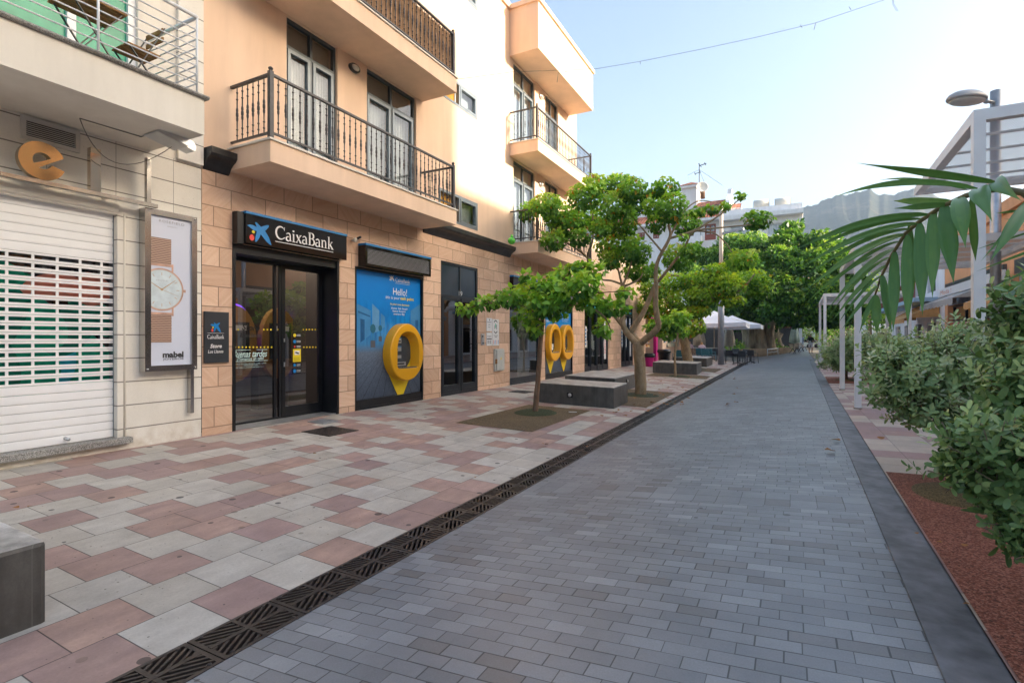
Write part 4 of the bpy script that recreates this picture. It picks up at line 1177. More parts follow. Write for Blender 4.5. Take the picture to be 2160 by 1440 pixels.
# small plaque left of the entrance
pl = thing('bank_plaque', 'small dark grey CaixaBank Store plaque on sandstone left of the entrance', 'sign', (FX, 4.94, 1.08))
m = MB(); m.box(FX + 0.003, FX + 0.035, 4.75, 5.135, 1.09, 1.865, 0, 0.004); m.build('plaque_board', M['slate'] if 'slate' in M else M['alu_dark'], pl)
PX = FX + 0.038
fp = FAC(PX)
m = MB(); starlogo(m, fp, 4.835, 1.55, 0.17, 0.155, 0.0, (0, 1, 2))
fbox(m, fp, 4.79, 5.05, 1.538, 1.542, -0.001, 0.001, 3)
serif_word(m, 'CaixaBank', fp, 4.79, 5.05, 1.455, 0.062, 3, 0.0)
letter(m, 'Store', fp, 4.835, 5.015, 1.345, 0.06, 3, 0.2, 0.02)
letter(m, 'Los Llanos', fp, 4.80, 5.04, 1.262, 0.048, 3, 0.2, 0.012)
m.build('plaque_print', [M['blue'], M['yellow'], M['red'], M['white_print']], pl)

# ---- cash point panels
def poster_mat():
    t = NT("cash_point_street_print")
    P = t.xyz(t.pos()); pos = t.pos()
    v = t.mapr(P[2], 0.2, 2.86)
    col = t.ramp(v, [(0.0, (0.06, 0.078, 0.11)), (0.36, (0.13, 0.17, 0.23)), (0.43, (0.05, 0.22, 0.44)), (0.62, (0.0, 0.20, 0.56)), (1.0, (0.0, 0.20, 0.66))])
    n = t.noise(pos, 30.0, 4.0, 0.7); n2 = t.noise(pos, 7.0, 4.0, 0.6)
    low = t.mapr(v, 0.30, 0.44, 1.0, 0.0)
    col = t.mix(t.ma('MULTIPLY', low, 0.6), col, t.mix(t.mapr(n, 0.3, 0.7), (0.4, 0.42, 0.46), (1.5, 1.5, 1.5)), 'MULTIPLY')
    dv = t.ma('SUBTRACT', 1.42, P[2]); 
    fy = t.ma('FLOORED_MODULO', t.ma('SUBTRACT', P[1], 0.0), 2.68)
    du = t.ma('SUBTRACT', P[1], 9.05)
    ang = t.ma('DIVIDE', du, t.ma('MAXIMUM', dv, 0.05))
    jm = t.ma('LESS_THAN', t.ma('FLOORED_MODULO', ang, 0.26), 0.016)
    col = t.mix(t.ma('MULTIPLY', t.ma('MULTIPLY', jm, low), 0.75), col, (0.012, 0.015, 0.022))
    # faint ghost of house fronts between blue and cobbles
    st = t.n("ShaderNodeVectorMath", operation='MULTIPLY'); t.l(pos, st.inputs[0]); st.inputs[1].default_value = (1.0, 9.0, 2.2)
    g = t.noise(st.outputs[0], 1.0, 2.0, 0.5)
    midz = t.ma('MULTIPLY', t.mapr(v, 0.38, 0.5), t.mapr(v, 0.55, 0.8, 1.0, 0.0))
    col = t.mix(t.ma('MULTIPLY', midz, 0.8), col, t.mix(t.mapr(g, 0.38, 0.62), (0.5, 0.6, 0.7), (1.35, 1.25, 1.2)), 'MULTIPLY')
    t.pbr(col, 0.32, 0.0, None, 0.4)
    return t.m
M['print'] = poster_mat()
M['print_lo'] = plain("print_dark_blue", (0.012, 0.10, 0.25), 0.35)
M['print_hi'] = plain("print_light_blue", (0.10, 0.28, 0.50), 0.35)
M['print_wall'] = plain("print_wall_blue", (0.05, 0.22, 0.45), 0.35)
M['print_pot'] = plain("print_pot_grey", (0.09, 0.10, 0.12), 0.35)
def pin(mb_parent, yc, zc, sw, sh, screen_cells, mirror=1):
    # the amber egg-shaped surround with its niche, and the flat yellow point below it
    x0 = FX - 0.055; x1 = FX + 0.17
    N = 48
    outer, inner, back = [], [], []
    for k in range(N):
        t = 2 * math.pi * k / N
        c, s = math.cos(t), math.sin(t)
        r = 1.0 - 0.05 * s
        outer.append((sw * c * r, sh * s))
        # niche mouth: arch above, straight sill below
        def nb(wd, top, bot, ex):
            den = (abs(c / wd) ** ex + abs(s / (top if s > 0 else bot)) ** ex) ** (1 / ex)
            return (c / den, s / den)
        mo = nb(sw * 0.66, sh * 0.72, sh * 0.57, 2.4 if s > 0 else 16.0); mo = (mo[0] + sw * 0.05, mo[1])
        inner.append(mo)
        back.append((mo[0] * 0.82, mo[1] * 0.80 if s > 0 else mo[1]))
    m = MB()
    vs = []
    def ring(pts, x, k=1.0): vs.extend([(x, yc + u * k, zc + v * k) for u, v in pts])
    ring(outer, x0); ring(outer, x1 - 0.03); ring(outer, x1 - 0.008, 0.985); ring(outer, x1, 0.955)
    # the face is dished towards the niche
    mid = [((o[0] * 0.955 + i[0]) / 2, (o[1] * 0.955 + i[1]) / 2) for o, i in zip(outer, inner)]
    ring(mid, x1 - 0.001); ring(inner, x1 - 0.004); ring(inner, x1 - 0.012, 0.99); ring(back, x0 + 0.02)
    fsx = []
    for r in range(7):
        for k in range(N):
            k2 = (k + 1) % N
            fsx.append((r * N + k, r * N + k2, (r + 1) * N + k2, (r + 1) * N + k))
    m.add(vs, fsx[:3 * N], 0, True)
    m.f += [tuple(i for i in f) for f in fsx[3 * N:]]; m.mi += [0] * (4 * N); m.sm += [False] * (4 * N)
    sur = m.build('surround', M['amber'], mb_parent)
    m = MB(); disc(m, 0, 0, 1, 1, lambda u, v, t: Vector((x0 + 0.021, yc + sw * 0.05 + u * sw * 0.58, zc + v * sh * 0.62)), 0, 0, 24); m.build('fascia', M['screen'], mb_parent)
    m = MB()
    for (u0, u1, v0, v1, mi) in screen_cells:
        fbox(m, FAC(x0), yc + u0, yc + u1, zc + v0, zc + v1, 0.022, 0.034 + 0.001 * mi, mi)
    m.build('machine_panel', [M['alu'], M['print_wall'], M['black'], M['white_print']], mb_parent)
    m = MB(); fbox(m, FAC(x0), yc - sw * 0.50, yc + sw * 0.60, zc - sh * 0.565, zc - sh * 0.52, 0.02, 0.2, 0); m.build('sill_plate', M['steel'], mb_parent)
    m = MB()
    z0 = zc - sh * 1.72
    pts = [(-sw * 0.99, -sh * 0.10)] + [(-sw * (0.99 - 0.99 * (k / 10.0) ** 1.25), -sh * 0.10 - sh * 1.62 * (k / 10.0)) for k in range(1, 11)]
    pts += [(sw * (0.99 - 0.99 * ((10 - k) / 10.0) ** 1.25), -sh * 0.10 - sh * 1.62 * ((10 - k) / 10.0)) for k in range(1, 10)] + [(sw * 0.99, -sh * 0.10)]
    m.prism(pts, lambda u, v, t: Vector((FX + t, yc + u, zc + v)), -0.052, -0.046); m.build('point_panel', M['amber_flat'], mb_parent)
FPX = FX - 0.06
def panel(y0, y1, lab, name='cash_point_panel'):
    t = thing(name, lab, 'cash machine', (FX, (y0 + y1) / 2, 0))
    m = MB(); frame(m, FAC(FX), y0, y1, 0.0, 2.918, 0.045, -0.115, 0.0)
    fbox(m, FAC(FX), y0 + 0.046, y1 - 0.046, 0.046, 0.20, -0.11, -0.012)
    m.build('panel_frame', M['black'], t)
    m = MB(); m.quad((FPX, y0 + 0.046, 0.20), (FPX, y1 - 0.046, 0.20), (FPX, y1 - 0.046, 2.872), (FPX, y0 + 0.046, 2.872)); m.build('printed_panel', M['print'], t)
    return t
at = panel(7.84, 10.07, 'blue Hello cash point panel with one amber egg-shaped cash machine by the entrance')
def pw(mb, s, x0, y0, x1, y1, h, mi=0, shear=0.0, bold=0.0): word(mb, s, x0, y0, x1, y1, h, mi, shear, bold, 0.004, FPX)
m = MB()
q0, q1 = onX(820.5, 590, FPX), onX(831.5, 585, FPX)
starlogo(m, FAC(FPX + 0.004), q0.y, q0.z - 0.02, q1.y - q0.y, 0.125, 0.0, (0, 0, 0))
w0, w1 = onX(834, 588, FPX), onX(864, 592, FPX)
serif_word(m, 'CaixaBank', FAC(FPX + 0.004), w0.y, w1.y, w0.z - 0.065, 0.09, 0)
fbox(m, FAC(FPX), w0.y, w1.y, w0.z - 0.10, w0.z - 0.094, 0.002, 0.004, 0)
pw(m, 'Hello!', 829, 616, 858, 616, 0.155, 0, 0, 0.0)
pw(m, 'this is your', 813, 627, 842.5, 630, 0.085)
pw(m, 'cash point', 844, 630.5, 872.5, 632, 0.09, 1, 0, 0.025)
pw(m, 'In your own language', 823, 642, 863, 644, 0.055, 1, 0.2, 0.02)
pw(m, 'Efectivo  Cash  Bargeld', 825, 650.5, 859, 652, 0.05, 0, 0, 0.01)
pw(m, 'Espèces  Kontanter', 828, 656.5, 856, 657.5, 0.05, 0, 0, 0.01)
pw(m, 'наличные  现金', 830, 662, 853, 663, 0.05, 0, 0, 0.01)
m.build('panel_lettering', [M['white_print'], M['yellow']], at)
# printed street scene: house fronts, doors, tubbed trees
m = MB()
pf = lambda u, v, t=0.0: Vector((FPX + 0.001 + t, u, v))
def ppoly(pxs, mi, t): m.add([pf(*(lambda q: (q.y, q.z))(onX(x, y, FPX)), t) for x, y in pxs], [tuple(range(len(pxs)))[::-1]], mi)
ppoly([(753, 640), (782, 655), (782, 706), (753, 727)], 2, 0.0005)
ppoly([(760, 672), (769, 674), (769, 716), (760, 722)], 0, 0.001)
ppoly([(785, 640), (800, 655), (800, 698), (785, 703)], 1, 0.0007)
ppoly([(755, 655), (781, 666), (781, 669), (755, 659)], 0, 0.0012)
ppoly([(803, 660), (812, 668), (812, 690), (803, 694)], 2, 0.0006)
ppoly([(866, 655), (888, 640), (888, 735), (866, 705)], 2, 0.0005)
ppoly([(876, 675), (882, 675), (882, 712), (876, 706)], 0, 0.001)
for (x, y, s) in ((786.5, 693, 1.0), (802, 692, 0.7)):
    q = onX(x, y, FPX); disc(m, q.y, q.z, 0.085 * s, 0.10 * s, pf, 0.0015, 3, 9)
    fbox(m, FAC(FPX), q.y - 0.008, q.y + 0.008, q.z - 0.25 * s, q.z - 0.08, 0.0015, 0.002, 3); fbox(m, FAC(FPX), q.y - 0.07 * s, q.y + 0.07 * s, q.z - 0.40 * s, q.z - 0.25 * s, 0.0016, 0.0022, 4)
m.build('printed_scene', [M['print_lo'], M['print_hi'], M['print_wall'], M['print_leaf'] if 'print_leaf' in M else M['print_lo'], M['print_pot']], at)
pA = onX(819, 740, FX + 0.1); pB = onX(889, 740, FX + 0.1)
pt, pb = onX(851, 682, FX + 0.12), onX(851, 803, FX + 0.12)
cells = [(-0.30, 0.0, 0.20, 0.30, 0), (-0.30, 0.0, 0.30, 0.325, 1), (-0.30, 0.0, 0.02, 0.11, 0), (-0.30, 0.0, 0.11, 0.135, 1), (-0.22, -0.12, 0.03, 0.08, 2), (-0.27, -0.02, 0.23, 0.26, 2), (-0.30, 0.0, -0.14, -0.07, 0), (-0.22, 0.16, -0.31, -0.22, 0), (-0.16, 0.10, -0.285, -0.25, 2)]
pin(at, (pA.y + pB.y) / 2, (pt.z + pb.z) / 2, (pB.y - pA.y) / 2, (pt.z - pb.z) / 2, cells)

at2 = panel(17.12, 19.80, 'blue cash point panel behind the small tree with two amber egg-shaped cash machines')
m = MB()
pw(m, 'Hello!', 1152.5, 665, 1169, 669, 0.2); pw(m, 'this is your', 1152, 676, 1163, 677.5, 0.11); pw(m, 'cash point', 1164, 677.5, 1175, 678.5, 0.11, 1, 0, 0.02)
pw(m, 'In your own language', 1184, 668, 1200, 669.5, 0.07, 1, 0.2, 0.01); pw(m, 'Efectivo  Cash  Bargeld', 1184, 673, 1199, 674, 0.06); pw(m, 'Espèces  Kontanter', 1186, 677.5, 1197, 678, 0.06)
m.build('panel_lettering', [M['white_print'], M['yellow']], at2)
c2 = [(-0.26, 0.24, -0.02, 0.42, 2), (-0.22, 0.18, 0.28, 0.36, 0), (-0.22, 0.2, -0.28, -0.06, 3), (-0.12, 0.12, -0.18, -0.12, 2)]
for (xa, xb, cc) in ((1155, 1182, c2), (1183, 1209, cells)):
    pA = onX(xa, 725, FX + 0.1); pB = onX(xb, 725, FX + 0.1)
    pin(at2, (pA.y + pB.y) / 2, 1.33, min(0.60, (pB.y - pA.y) / 2), 0.68, cc)

# louvred extractor boxes with a blue top edge
def louvre(y0, y1, z0, z1, lab):
    t = thing('louvre_box', lab, 'vent', (FX, (y0 + y1) / 2, z0))
    m = MB(); xf = FX + 0.20
    m.box(FX + 0.002, xf - 0.06, y0, y1, z0, z1)
    frame(m, FAC(FX), y0, y1, z0, z1, 0.055, 0.142, 0.20)
    m.build('vent_casing', M['black_gloss'], t)
    s = MB(); n = 12
    for k in range(n):
        z = z0 + 0.065 + (z1 - z0 - 0.13) * k / (n - 1)
        s.add([(xf - 0.058, y0 + 0.057, z + 0.012), (xf - 0.004, y0 + 0.057, z - 0.006), (xf - 0.004, y1 - 0.057, z - 0.006), (xf - 0.058, y1 - 0.057, z + 0.012),
               (xf - 0.058, y0 + 0.057, z + 0.006), (xf - 0.004, y0 + 0.057, z - 0.012), (xf - 0.004, y1 - 0.057, z - 0.012), (xf - 0.058, y1 - 0.057, z + 0.006)], [(0, 1, 2, 3), (7, 6, 5, 4), (1, 5, 6, 2)])
    s.build('slats', M['slat_grey'], t)
    m = MB(); m.box(FX + 0.002, xf + 0.012, y0 - 0.004, y1 + 0.004, z1 + 0.002, z1 + 0.042); m.build('top_strip', M['blue'], t)
M['slat_grey'] = plain("grey_vent_slat", (0.42, 0.42, 0.44), 0.35, 0.2)
louvre(7.93, 10.10, 2.93, 3.345, 'black louvred vent box with blue top edge above the blue cash point panel')
def sign2(y0, y1, z0, z1, lab):
    t = thing('bank_sign', lab, 'sign', (FX, (y0 + y1) / 2, z0))
    m = MB(); m.box(FX + 0.002, FX + 0.14, y0, y1, z0, z1); m.build('sign_box', M['black_gloss'], t)
    m = MB(); m.box(FX + 0.002, FX + 0.152, y0 - 0.003, y1 + 0.003, z1 + 0.002, z1 + 0.045); m.build('top_strip', M['blue'], t)
    return t
s2 = sign2(14.43, 16.66, 2.955, 3.40, 'black bank sign with bright blue star over the shop window behind the tree')
m = MB(); starlogo(m, FAC(FX + 0.144), 15.05, 2.99, 0.42, 0.36, 0, (0, 0, 0)); m.build('star_emblem', M['blue'], s2)
louvre(17.12, 19.8, 2.93, 3.34, 'black louvred vent box above the panel with two cash machines')
# lamp bulb and small camera beside the vent box
t = thing('flood_bulb', 'round white spotlight and small black camera on the corner of the vent box', 'lamp', (FX, 7.82, 3.36))
m = MB(); q = onX(749, 506, FX + 0.1); m.ball((FX + 0.1, q.y, q.z), 0.05); m.tube([(FX, q.y + 0.02, q.z), (FX + 0.08, q.y, q.z)], 0.025, 10); m.build('bulb', M['lamp_glass'], t)
m = MB(); q = onX(758, 502, FX + 0.1); m.tube([(FX, q.y, q.z - 0.05), (FX + 0.06, q.y, q.z), (FX + 0.15, q.y - 0.02, q.z + 0.01)], 0.025, 8); m.build('camera', M['black'], t)

# ---- house door number 19, shop windows
def shop_door(y0, y1, z1, zt, ups, cat_lab, glassm='glass_dark', leaf_w=0.075, solid_top=False, name='door'):
    m = MB(); frame(m, FAC(FX), y0, y1, 0.0, z1, 0.06, -0.115, -0.02, ups, (zt,))
    us = [y0 + 0.06] + [x for u in ups for x in (u - 0.03, u + 0.03)] + [y1 - 0.06]
    for k in range(0, len(us), 2):
        frame(m, FAC(FX), us[k] + 0.004, us[k + 1] - 0.004, 0.064, zt - 0.034, leaf_w, -0.105, -0.006)
        fbox(m, FAC(FX), us[k] + 0.004 + leaf_w, us[k + 1] - 0.004 - leaf_w, 0.064 + leaf_w, 0.26, -0.10, -0.01)
    d = m.build(name, M['door_dark'], bank)
    p = MB()
    for k in range(0, len(us), 2):
        a, b = us[k] + leaf_w + 0.004, us[k + 1] - leaf_w - 0.004
        p.quad((FX - 0.06, a, 0.26), (FX - 0.06, b, 0.26), (FX - 0.06, b, zt - 0.034 - leaf_w), (FX - 0.06, a, zt - 0.034 - leaf_w))
        if not solid_top: p.quad((FX - 0.06, us[k], zt + 0.03), (FX - 0.06, us[k + 1], zt + 0.03), (FX - 0.06, us[k + 1], z1 - 0.06), (FX - 0.06, us[k], z1 - 0.06))
    p.build('door_glass', M[glassm], d)
    if solid_top:
        p = MB()
        for k in range(0, len(us), 2): fbox(p, FAC(FX), us[k] + 0.002, us[k + 1] - 0.002, zt + 0.032, z1 - 0.062, -0.09, -0.05)
        p.build('transom_panel', M['door_panel'], d)
    return d
M['door_dark'] = plain("dark_blue_grey_frame", (0.022, 0.027, 0.034), 0.3, 0.2, 0.1)
M['door_panel'] = plain("smoked_transom_panel", (0.035, 0.05, 0.065), 0.12, 0.0, 0.1, 2.0, 0, 0, 0.6)
d19 = shop_door(10.78, 12.55, 3.43, 2.56, (11.69,), '', solid_top=True)
m = MB(); letter(m, '19', FAC(FX - 0.012), 11.60, 11.78, 2.66, 0.13, 0, 0, 0.02); m.build('house_number', M['alu'], d19)
m = MB(); m.tube([(FX + 0.05, 12.38, 1.15), (FX + 0.05, 12.38, 1.75)], 0.014, 8)
for z in (1.2, 1.7): m.bar((FX, 12.38, z), (FX + 0.05, 12.38, z), 0.02)
m.tube([(FX - 0.01, 12.44, 1.32), (FX + 0.06, 12.44, 1.32), (FX + 0.06, 12.30, 1.32)], 0.012, 8); m.build('door_handle', M['black'], d19)
m = MB(); frame(m, FAC(FX), 14.43, 16.64, 0.0, 2.95, 0.05, -0.115, -0.02); fbox(m, FAC(FX), 14.48, 16.59, 0.051, 0.22, -0.11, -0.03)
w = m.build('shop_window', M['door_dark'], bank)
m = MB(); m.quad((FX - 0.06, 14.48, 0.22), (FX - 0.06, 16.59, 0.22), (FX - 0.06, 16.59, 2.9), (FX - 0.06, 14.48, 2.9)); m.build('pane', M['glass_dark'], w)
m = MB()
for k in range(16): m.box(FX - 0.42, FX - 0.40, 15.75 + 0.055 * k, 15.797 + 0.055 * k, 0.05, 2.95)
m.build('vertical_blind', M['curtain'], w)
d3 = shop_door(21.18, 24.48, 3.3, 2.75, (21.98, 22.85, 23.67), '', 'glass_dark', 0.05)
d4 = shop_door(26.64, 28.96, 3.3, 2.75, (27.45, 28.2), '', 'glass_dark', 0.05)
m = MB()
fbox(m, FAC(FX), 21.28, 21.6, 1.1, 2.0, -0.058, -0.055, 0)
for k in range(5): fbox(m, FAC(FX), 21.32, 21.55, 1.2 + 0.15 * k, 1.28 + 0.15 * k, -0.0545, -0.053, 1)
fbox(m, FAC(FX), 24.0, 24.3, 0.5, 2.3, -0.058, -0.055, 0)
[fbox(m, FAC(FX), 24.1, 24.2, 0.75 + 0.14 * k, 0.85 + 0.14 * k, -0.0545, -0.053, 2) for k in range(10)]
m.build('window_poster', [M['white_print'], M['print_wall'], M['red']], d3)
m = MB()
fbox(m, FAC(FX), 26.75, 27.1, 1.1, 2.0, -0.058, -0.055, 0); fbox(m, FAC(FX), 28.5, 28.8, 0.5, 2.2, -0.058, -0.055, 0)
for k in range(4): fbox(m, FAC(FX), 26.8, 27.05, 1.2 + 0.18 * k, 1.3 + 0.18 * k, -0.0545, -0.053, 1)
m.build('window_poster', [M['white_print'], M['print_wall']], d4)
for (a, b) in ((21.18, 24.48), (26.64, 28.96)):
    m = MB()
    for k in range(3):
        y = a + (b - a) * (k + 0.5) / 3
        fbox(m, FAC(FX), y - 0.22, y + 0.22, 2.82, 2.93, -0.05, -0.045, 0)
    m.build('transom_lettering', M['teal_print'], bank)

# ------------------------------------------------------------------ the cream limestone building with the jeweller's shutter
shop = thing('cream_building', 'cream limestone building with white roller shutter and white railed balcony', 'building', (FX, 4.72, 0))
fn = FAC(FX)
WY0, WY1 = -9.0, 4.72
mb = MB()
wall(mb, fn, WY0, WY1, -0.3, 4.02, [(-1.0, 3.62, 0.16, 3.075, 0.22)])
wall(mb, fn, WY0, 4.36, 4.022, 8.0, [(-0.6, 3.86, 4.5, 7.0, 0.16)], mi=1)
mb.box(-8.6, FX + 0.06, 4.36, WY1, 4.022, 8.0, 0)
mb.quad((-16, WY1, -0.3), (FX, WY1, -0.3), (FX, WY1, 8.0), (-16, WY1, 8.0))
mb.quad((-16, WY0, -0.3), (-16, WY0, 8.0), (FX, WY0, 8.0), (FX, WY0, -0.3))
mb.quad((-16, WY0, 8.0), (-16, WY1, 8.0), (FX, WY1, 8.0), (FX, WY0, 8.0))
mb.build('limestone_wall', [M['cream'], M['cream_plaster']], shop)
# reveal pier right of the shutter stands a little back, lintel roll above
mb = MB()
mb.prism([(0.0, 0.0), (0.03, 0.02), (0.045, 0.06), (0.045, 0.10), (0.03, 0.14), (0.0, 0.16)], lambda u, v, t: Vector((FX + 0.002 + u, t, 3.085 + v)), -1.0, 3.62)
mb.build('lintel', M['cream_plaster'], shop)
mb = MB(); mb.box(FX - 0.22, FX + 0.10, -1.2, 3.76, 0.085, 0.165, 0, 0.012); mb.build('door_sill', M['granite'], shop)
# roller shutter: solid slats above and below, slotted slats between
sh = MB()
xs0, xs1 = FX - 0.115, FX - 0.10
ya, yb = -0.98, 3.612
z = 0.172
zs = []
while z < 3.06:
    zs.append(z); z += 0.1045
cols = []
y = 3.612
edges = [3.612, 3.50]
c = 3.475
while c > -0.9:
    edges += [c, c - 0.205]; c -= 0.232
for z in zs:
    h = 0.1
    if 0.86 < z < 2.37:
        sh.box(xs0, xs1, ya, yb, z, z + 0.027); sh.box(xs0, xs1, ya, yb, z + 0.074, z + h)
        sh.box(xs1, xs1 + 0.005, ya, yb, z + 0.008, z + 0.020); sh.box(xs1, xs1 + 0.005, ya, yb, z + 0.082, z + 0.094)
        for k in range(1, len(edges) - 1, 2):
            sh.box(xs0 + 0.001, xs1 - 0.001, edges[k + 1] if k + 1 < len(edges) else ya, edges[k], z + 0.0272, z + 0.0738)
    else:
        sh.box(xs0, xs1, ya, yb, z, z + h)
        sh.box(xs1, xs1 + 0.004, ya, yb, z + 0.012, z + 0.085)
sh.build('roller_shutter', M['shutter'], shop)
mb = MB(); mb.tube([(FX - 0.10, 3.10, 0.235), (FX - 0.03, 3.11, 0.225)], 0.02, 10); mb.build('shutter_lock', M['alu'], shop)
mb = MB(); mb.tube([(FX + 0.004, 3.70, 0.17), (FX + 0.004, 3.70, 3.09)], 0.012, 8); mb.build('jamb_bead', M['cream_plaster'], shop)
mb = MB(); mb.box(FX - 0.20, FX - 0.09, 3.613, 3.62, 0.17, 3.07); mb.build('shutter_guide', M['alu_grey'], shop)
# shop window behind the slots with a printed leaf display
mb = MB(); mb.quad((FX - 0.20, -1.0, 0.16), (FX - 0.20, 3.62, 0.16), (FX - 0.20, 3.62, 3.08), (FX - 0.20, -1.0, 3.08)); mb.build('shop_window', M['glass_dark'], shop)
mb = MB()
mb.quad((FX - 0.75, -1.0, 0.1), (FX - 0.75, 3.7, 0.1), (FX - 0.75, 3.7, 3.2), (FX - 0.75, -1.0, 3.2)); mb.quad((FX - 0.22, 3.68, 0.1), (FX - 0.75, 3.68, 0.1), (FX - 0.75, 3.68, 3.2), (FX - 0.22, 3.68, 3.2))
mb.quad((FX - 0.21, -1.0, 0.14), (FX - 0.75, -1.0, 0.14), (FX - 0.75, 3.7, 0.14), (FX - 0.21, 3.7, 0.14)); mb.quad((FX - 0.21, -1.0, 3.2), (FX - 0.21, 3.7, 3.2), (FX - 0.75, 3.7, 3.2), (FX - 0.75, -1.0, 3.2))
mb.build('display_back', M['room'], shop)
M['leaf_print'] = plain("emerald_leaf_print", (0.01, 0.42, 0.27), 0.4, 0, 0.2, 5)
M['leaf_print2'] = plain("teal_leaf_print", (0.02, 0.45, 0.58), 0.4, 0, 0.2, 5)
M['coral_print'] = plain("coral_print", (0.70, 0.28, 0.20), 0.4)
M['leaf_print3'] = plain("dark_emerald_print", (0.0, 0.24, 0.16), 0.4, 0, 0.2, 5)
mb = MB()
XD = FX - 0.192
def dl(cy, cz, ry, rz, rot, mi, t):
    pts = []
    for k in range(22):
        a = 2 * math.pi * k / 22
        u, v = ry * math.cos(a) * (1 - 0.25 * math.sin(a)), rz * math.sin(a)
        pts.append((cy + u * math.cos(rot) - v * math.sin(rot), cz + u * math.sin(rot) + v * math.cos(rot)))
    mb.add([(XD + t, u, v) for u, v in pts], [tuple(range(22))], mi)
for i, a in enumerate(((3.35, 1.15, 0.30, 0.42, 0.2, 0), (3.0, 1.18, 0.26, 0.40, -0.3, 1), (2.75, 1.2, 0.30, 0.46, 0.3, 0), (3.2, 1.6, 0.24, 0.40, -0.7, 3), (2.85, 1.7, 0.22, 0.42, 0.6, 0), (3.45, 1.75, 0.18, 0.35, 0.9, 3), (2.5, 1.7, 0.25, 0.6, -0.5, 3), (3.05, 2.1, 0.34, 0.16, 0.1, 2), (3.42, 2.1, 0.2, 0.22, 0.5, 2), (2.45, 2.15, 0.3, 0.2, 0.3, 0), (2.4, 1.2, 0.28, 0.5, 0.2, 3), (1.6, 1.5, 0.5, 0.7, 0.3, 0), (0.6, 1.5, 0.5, 0.7, -0.3, 1))):
    dl(*a, 0.001 * i)
mb.build('window_print', [M['leaf_print'], M['leaf_print2'], M['coral_print'], M['leaf_print3']], shop)

# balcony with granite edge and white tube railing
mb = MB(); mb.box(FX - 0.02, -6.535, -4.0, 4.02, 4.024, 4.47); bal = mb.build('balcony', M['cream_plaster'], shop)
mb = MB()
mb.prism([(0, 0), (1.255, 0), (1.275, 0.015), (1.275, 0.03), (1.255, 0.045), (0, 0.045)], lambda u, v, t: Vector((FX - 0.01 + u, t, 4.472 + v)), -4.0, 4.06); mb.build('slab_edge', M['granite'], bal)
mb = MB()
xr = -6.60
for k in range(7):
    z = 4.665 + 0.112 * k
    mb.tube([(xr, -4, z), (xr, 3.965, z)], 0.009, 8); mb.tube([(xr, 3.965, z), (FX + 0.05, 3.965, z)], 0.009, 8)
mb.tube([(xr, -4, 5.50), (xr, 3.965, 5.50)], 0.024, 10); mb.tube([(xr, 3.965, 5.50), (FX + 0.05, 3.965, 5.50)], 0.024, 10)
for y in (3.965, 2.90, 1.85, 0.8, -0.25):
    mb.tube([(xr, y, 4.517), (xr, y, 5.49)], 0.014, 8)
mb.build('railing', M['white_paint'], bal)
# glazed balcony doors with white frames and green glass
mb = MB(); fz = FAC(FX)
frame(mb, fz, -0.6, 3.86, 4.5, 7.0, 0.09, -0.15, -0.05, (0.9, 1.75, 2.35, 3.15), ())
dw = mb.build('balcony_door', M['white_paint'], shop)
mb = MB(); mb.quad(fz(-0.5, 4.6, -0.1), fz(3.77, 4.6, -0.1), fz(3.77, 6.9, -0.1), fz(-0.5, 6.9, -0.1)); mb.build('pane', M['glass_green'], dw)
mb = MB(); mb.quad(fz(-0.6, 4.5, -0.2), fz(3.86, 4.5, -0.2), fz(3.86, 7.0, -0.2), fz(-0.6, 7.0, -0.2)); mb.build('curtain', M['curtain_green'], dw)

# folding bistro table and chair on that balcony
def slat_top(mb, cx, cy, z, w, l, n, along_y=True):
    for k in range(n):
        x = cx - w / 2 + (k + 0.5) * w / n
        mb.box(x - w / n * 0.42, x + w / n * 0.42, cy - l / 2, cy + l / 2, z, z + 0.018)
BT = thing('bistro_table', 'folding slatted wood bistro table on the white railed balcony', 'table', (-7.10, 3.02, 4.517))
mb = MB(); slat_top(mb, -7.10, 3.02, 5.22, 0.52, 0.56, 8); mb.build('table_top', M['wood'], BT)
for sx in (-1, 1):
    mb = MB(); x = -7.10 + sx * 0.22
    mb.bar((x, 2.78, 4.52), (x, 3.26, 5.215), 0.022, 0.012); mb.build('leg', M['iron'], BT)
    mb = MB(); x = -7.10 + sx * 0.20
    mb.bar((x, 3.26, 4.52), (x, 2.78, 5.215), 0.022, 0.012); mb.build('leg', M['iron'], BT)
mb = MB(); mb.bar((-7.32, 2.86, 4.62), (-6.88, 2.86, 4.62), 0.012); mb.bar((-7.30, 3.18, 4.62), (-6.90, 3.18, 4.62), 0.012); mb.build('brace', M['iron'], BT)
BC = thing('bistro_chair', 'folding slatted wood bistro chair behind the white railing beside the table', 'chair', (-7.1, 3.55, 4.517))
mb = MB(); slat_top(mb, -7.1, 3.52, 4.95, 0.38, 0.36, 6); mb.build('seat', M['wood'], BC)
mb = MB()
for z in (5.16, 5.27): mb.box(-7.29, -6.91, 3.725, 3.742, z, z + 0.055)
mb.build('backrest', M['wood'], BC)
for sx in (-1, 1):
    x = -7.1 + sx * 0.185
    mb = MB(); mb.bar((x, 3.36, 4.52), (x, 3.75, 5.33), 0.02, 0.012); mb.build('leg', M['iron'], BC)
    mb = MB(); x -= sx * 0.02; mb.bar((x, 3.72, 4.52), (x, 3.36, 4.955), 0.02, 0.012); mb.build('leg', M['iron'], BC)
mb = MB(); mb.bar((-7.28, 3.45, 4.68), (-6.92, 3.45, 4.68), 0.012); mb.bar((-7.26, 3.64, 4.63), (-6.94, 3.64, 4.63), 0.012); mb.build('brace', M['iron'], BC)

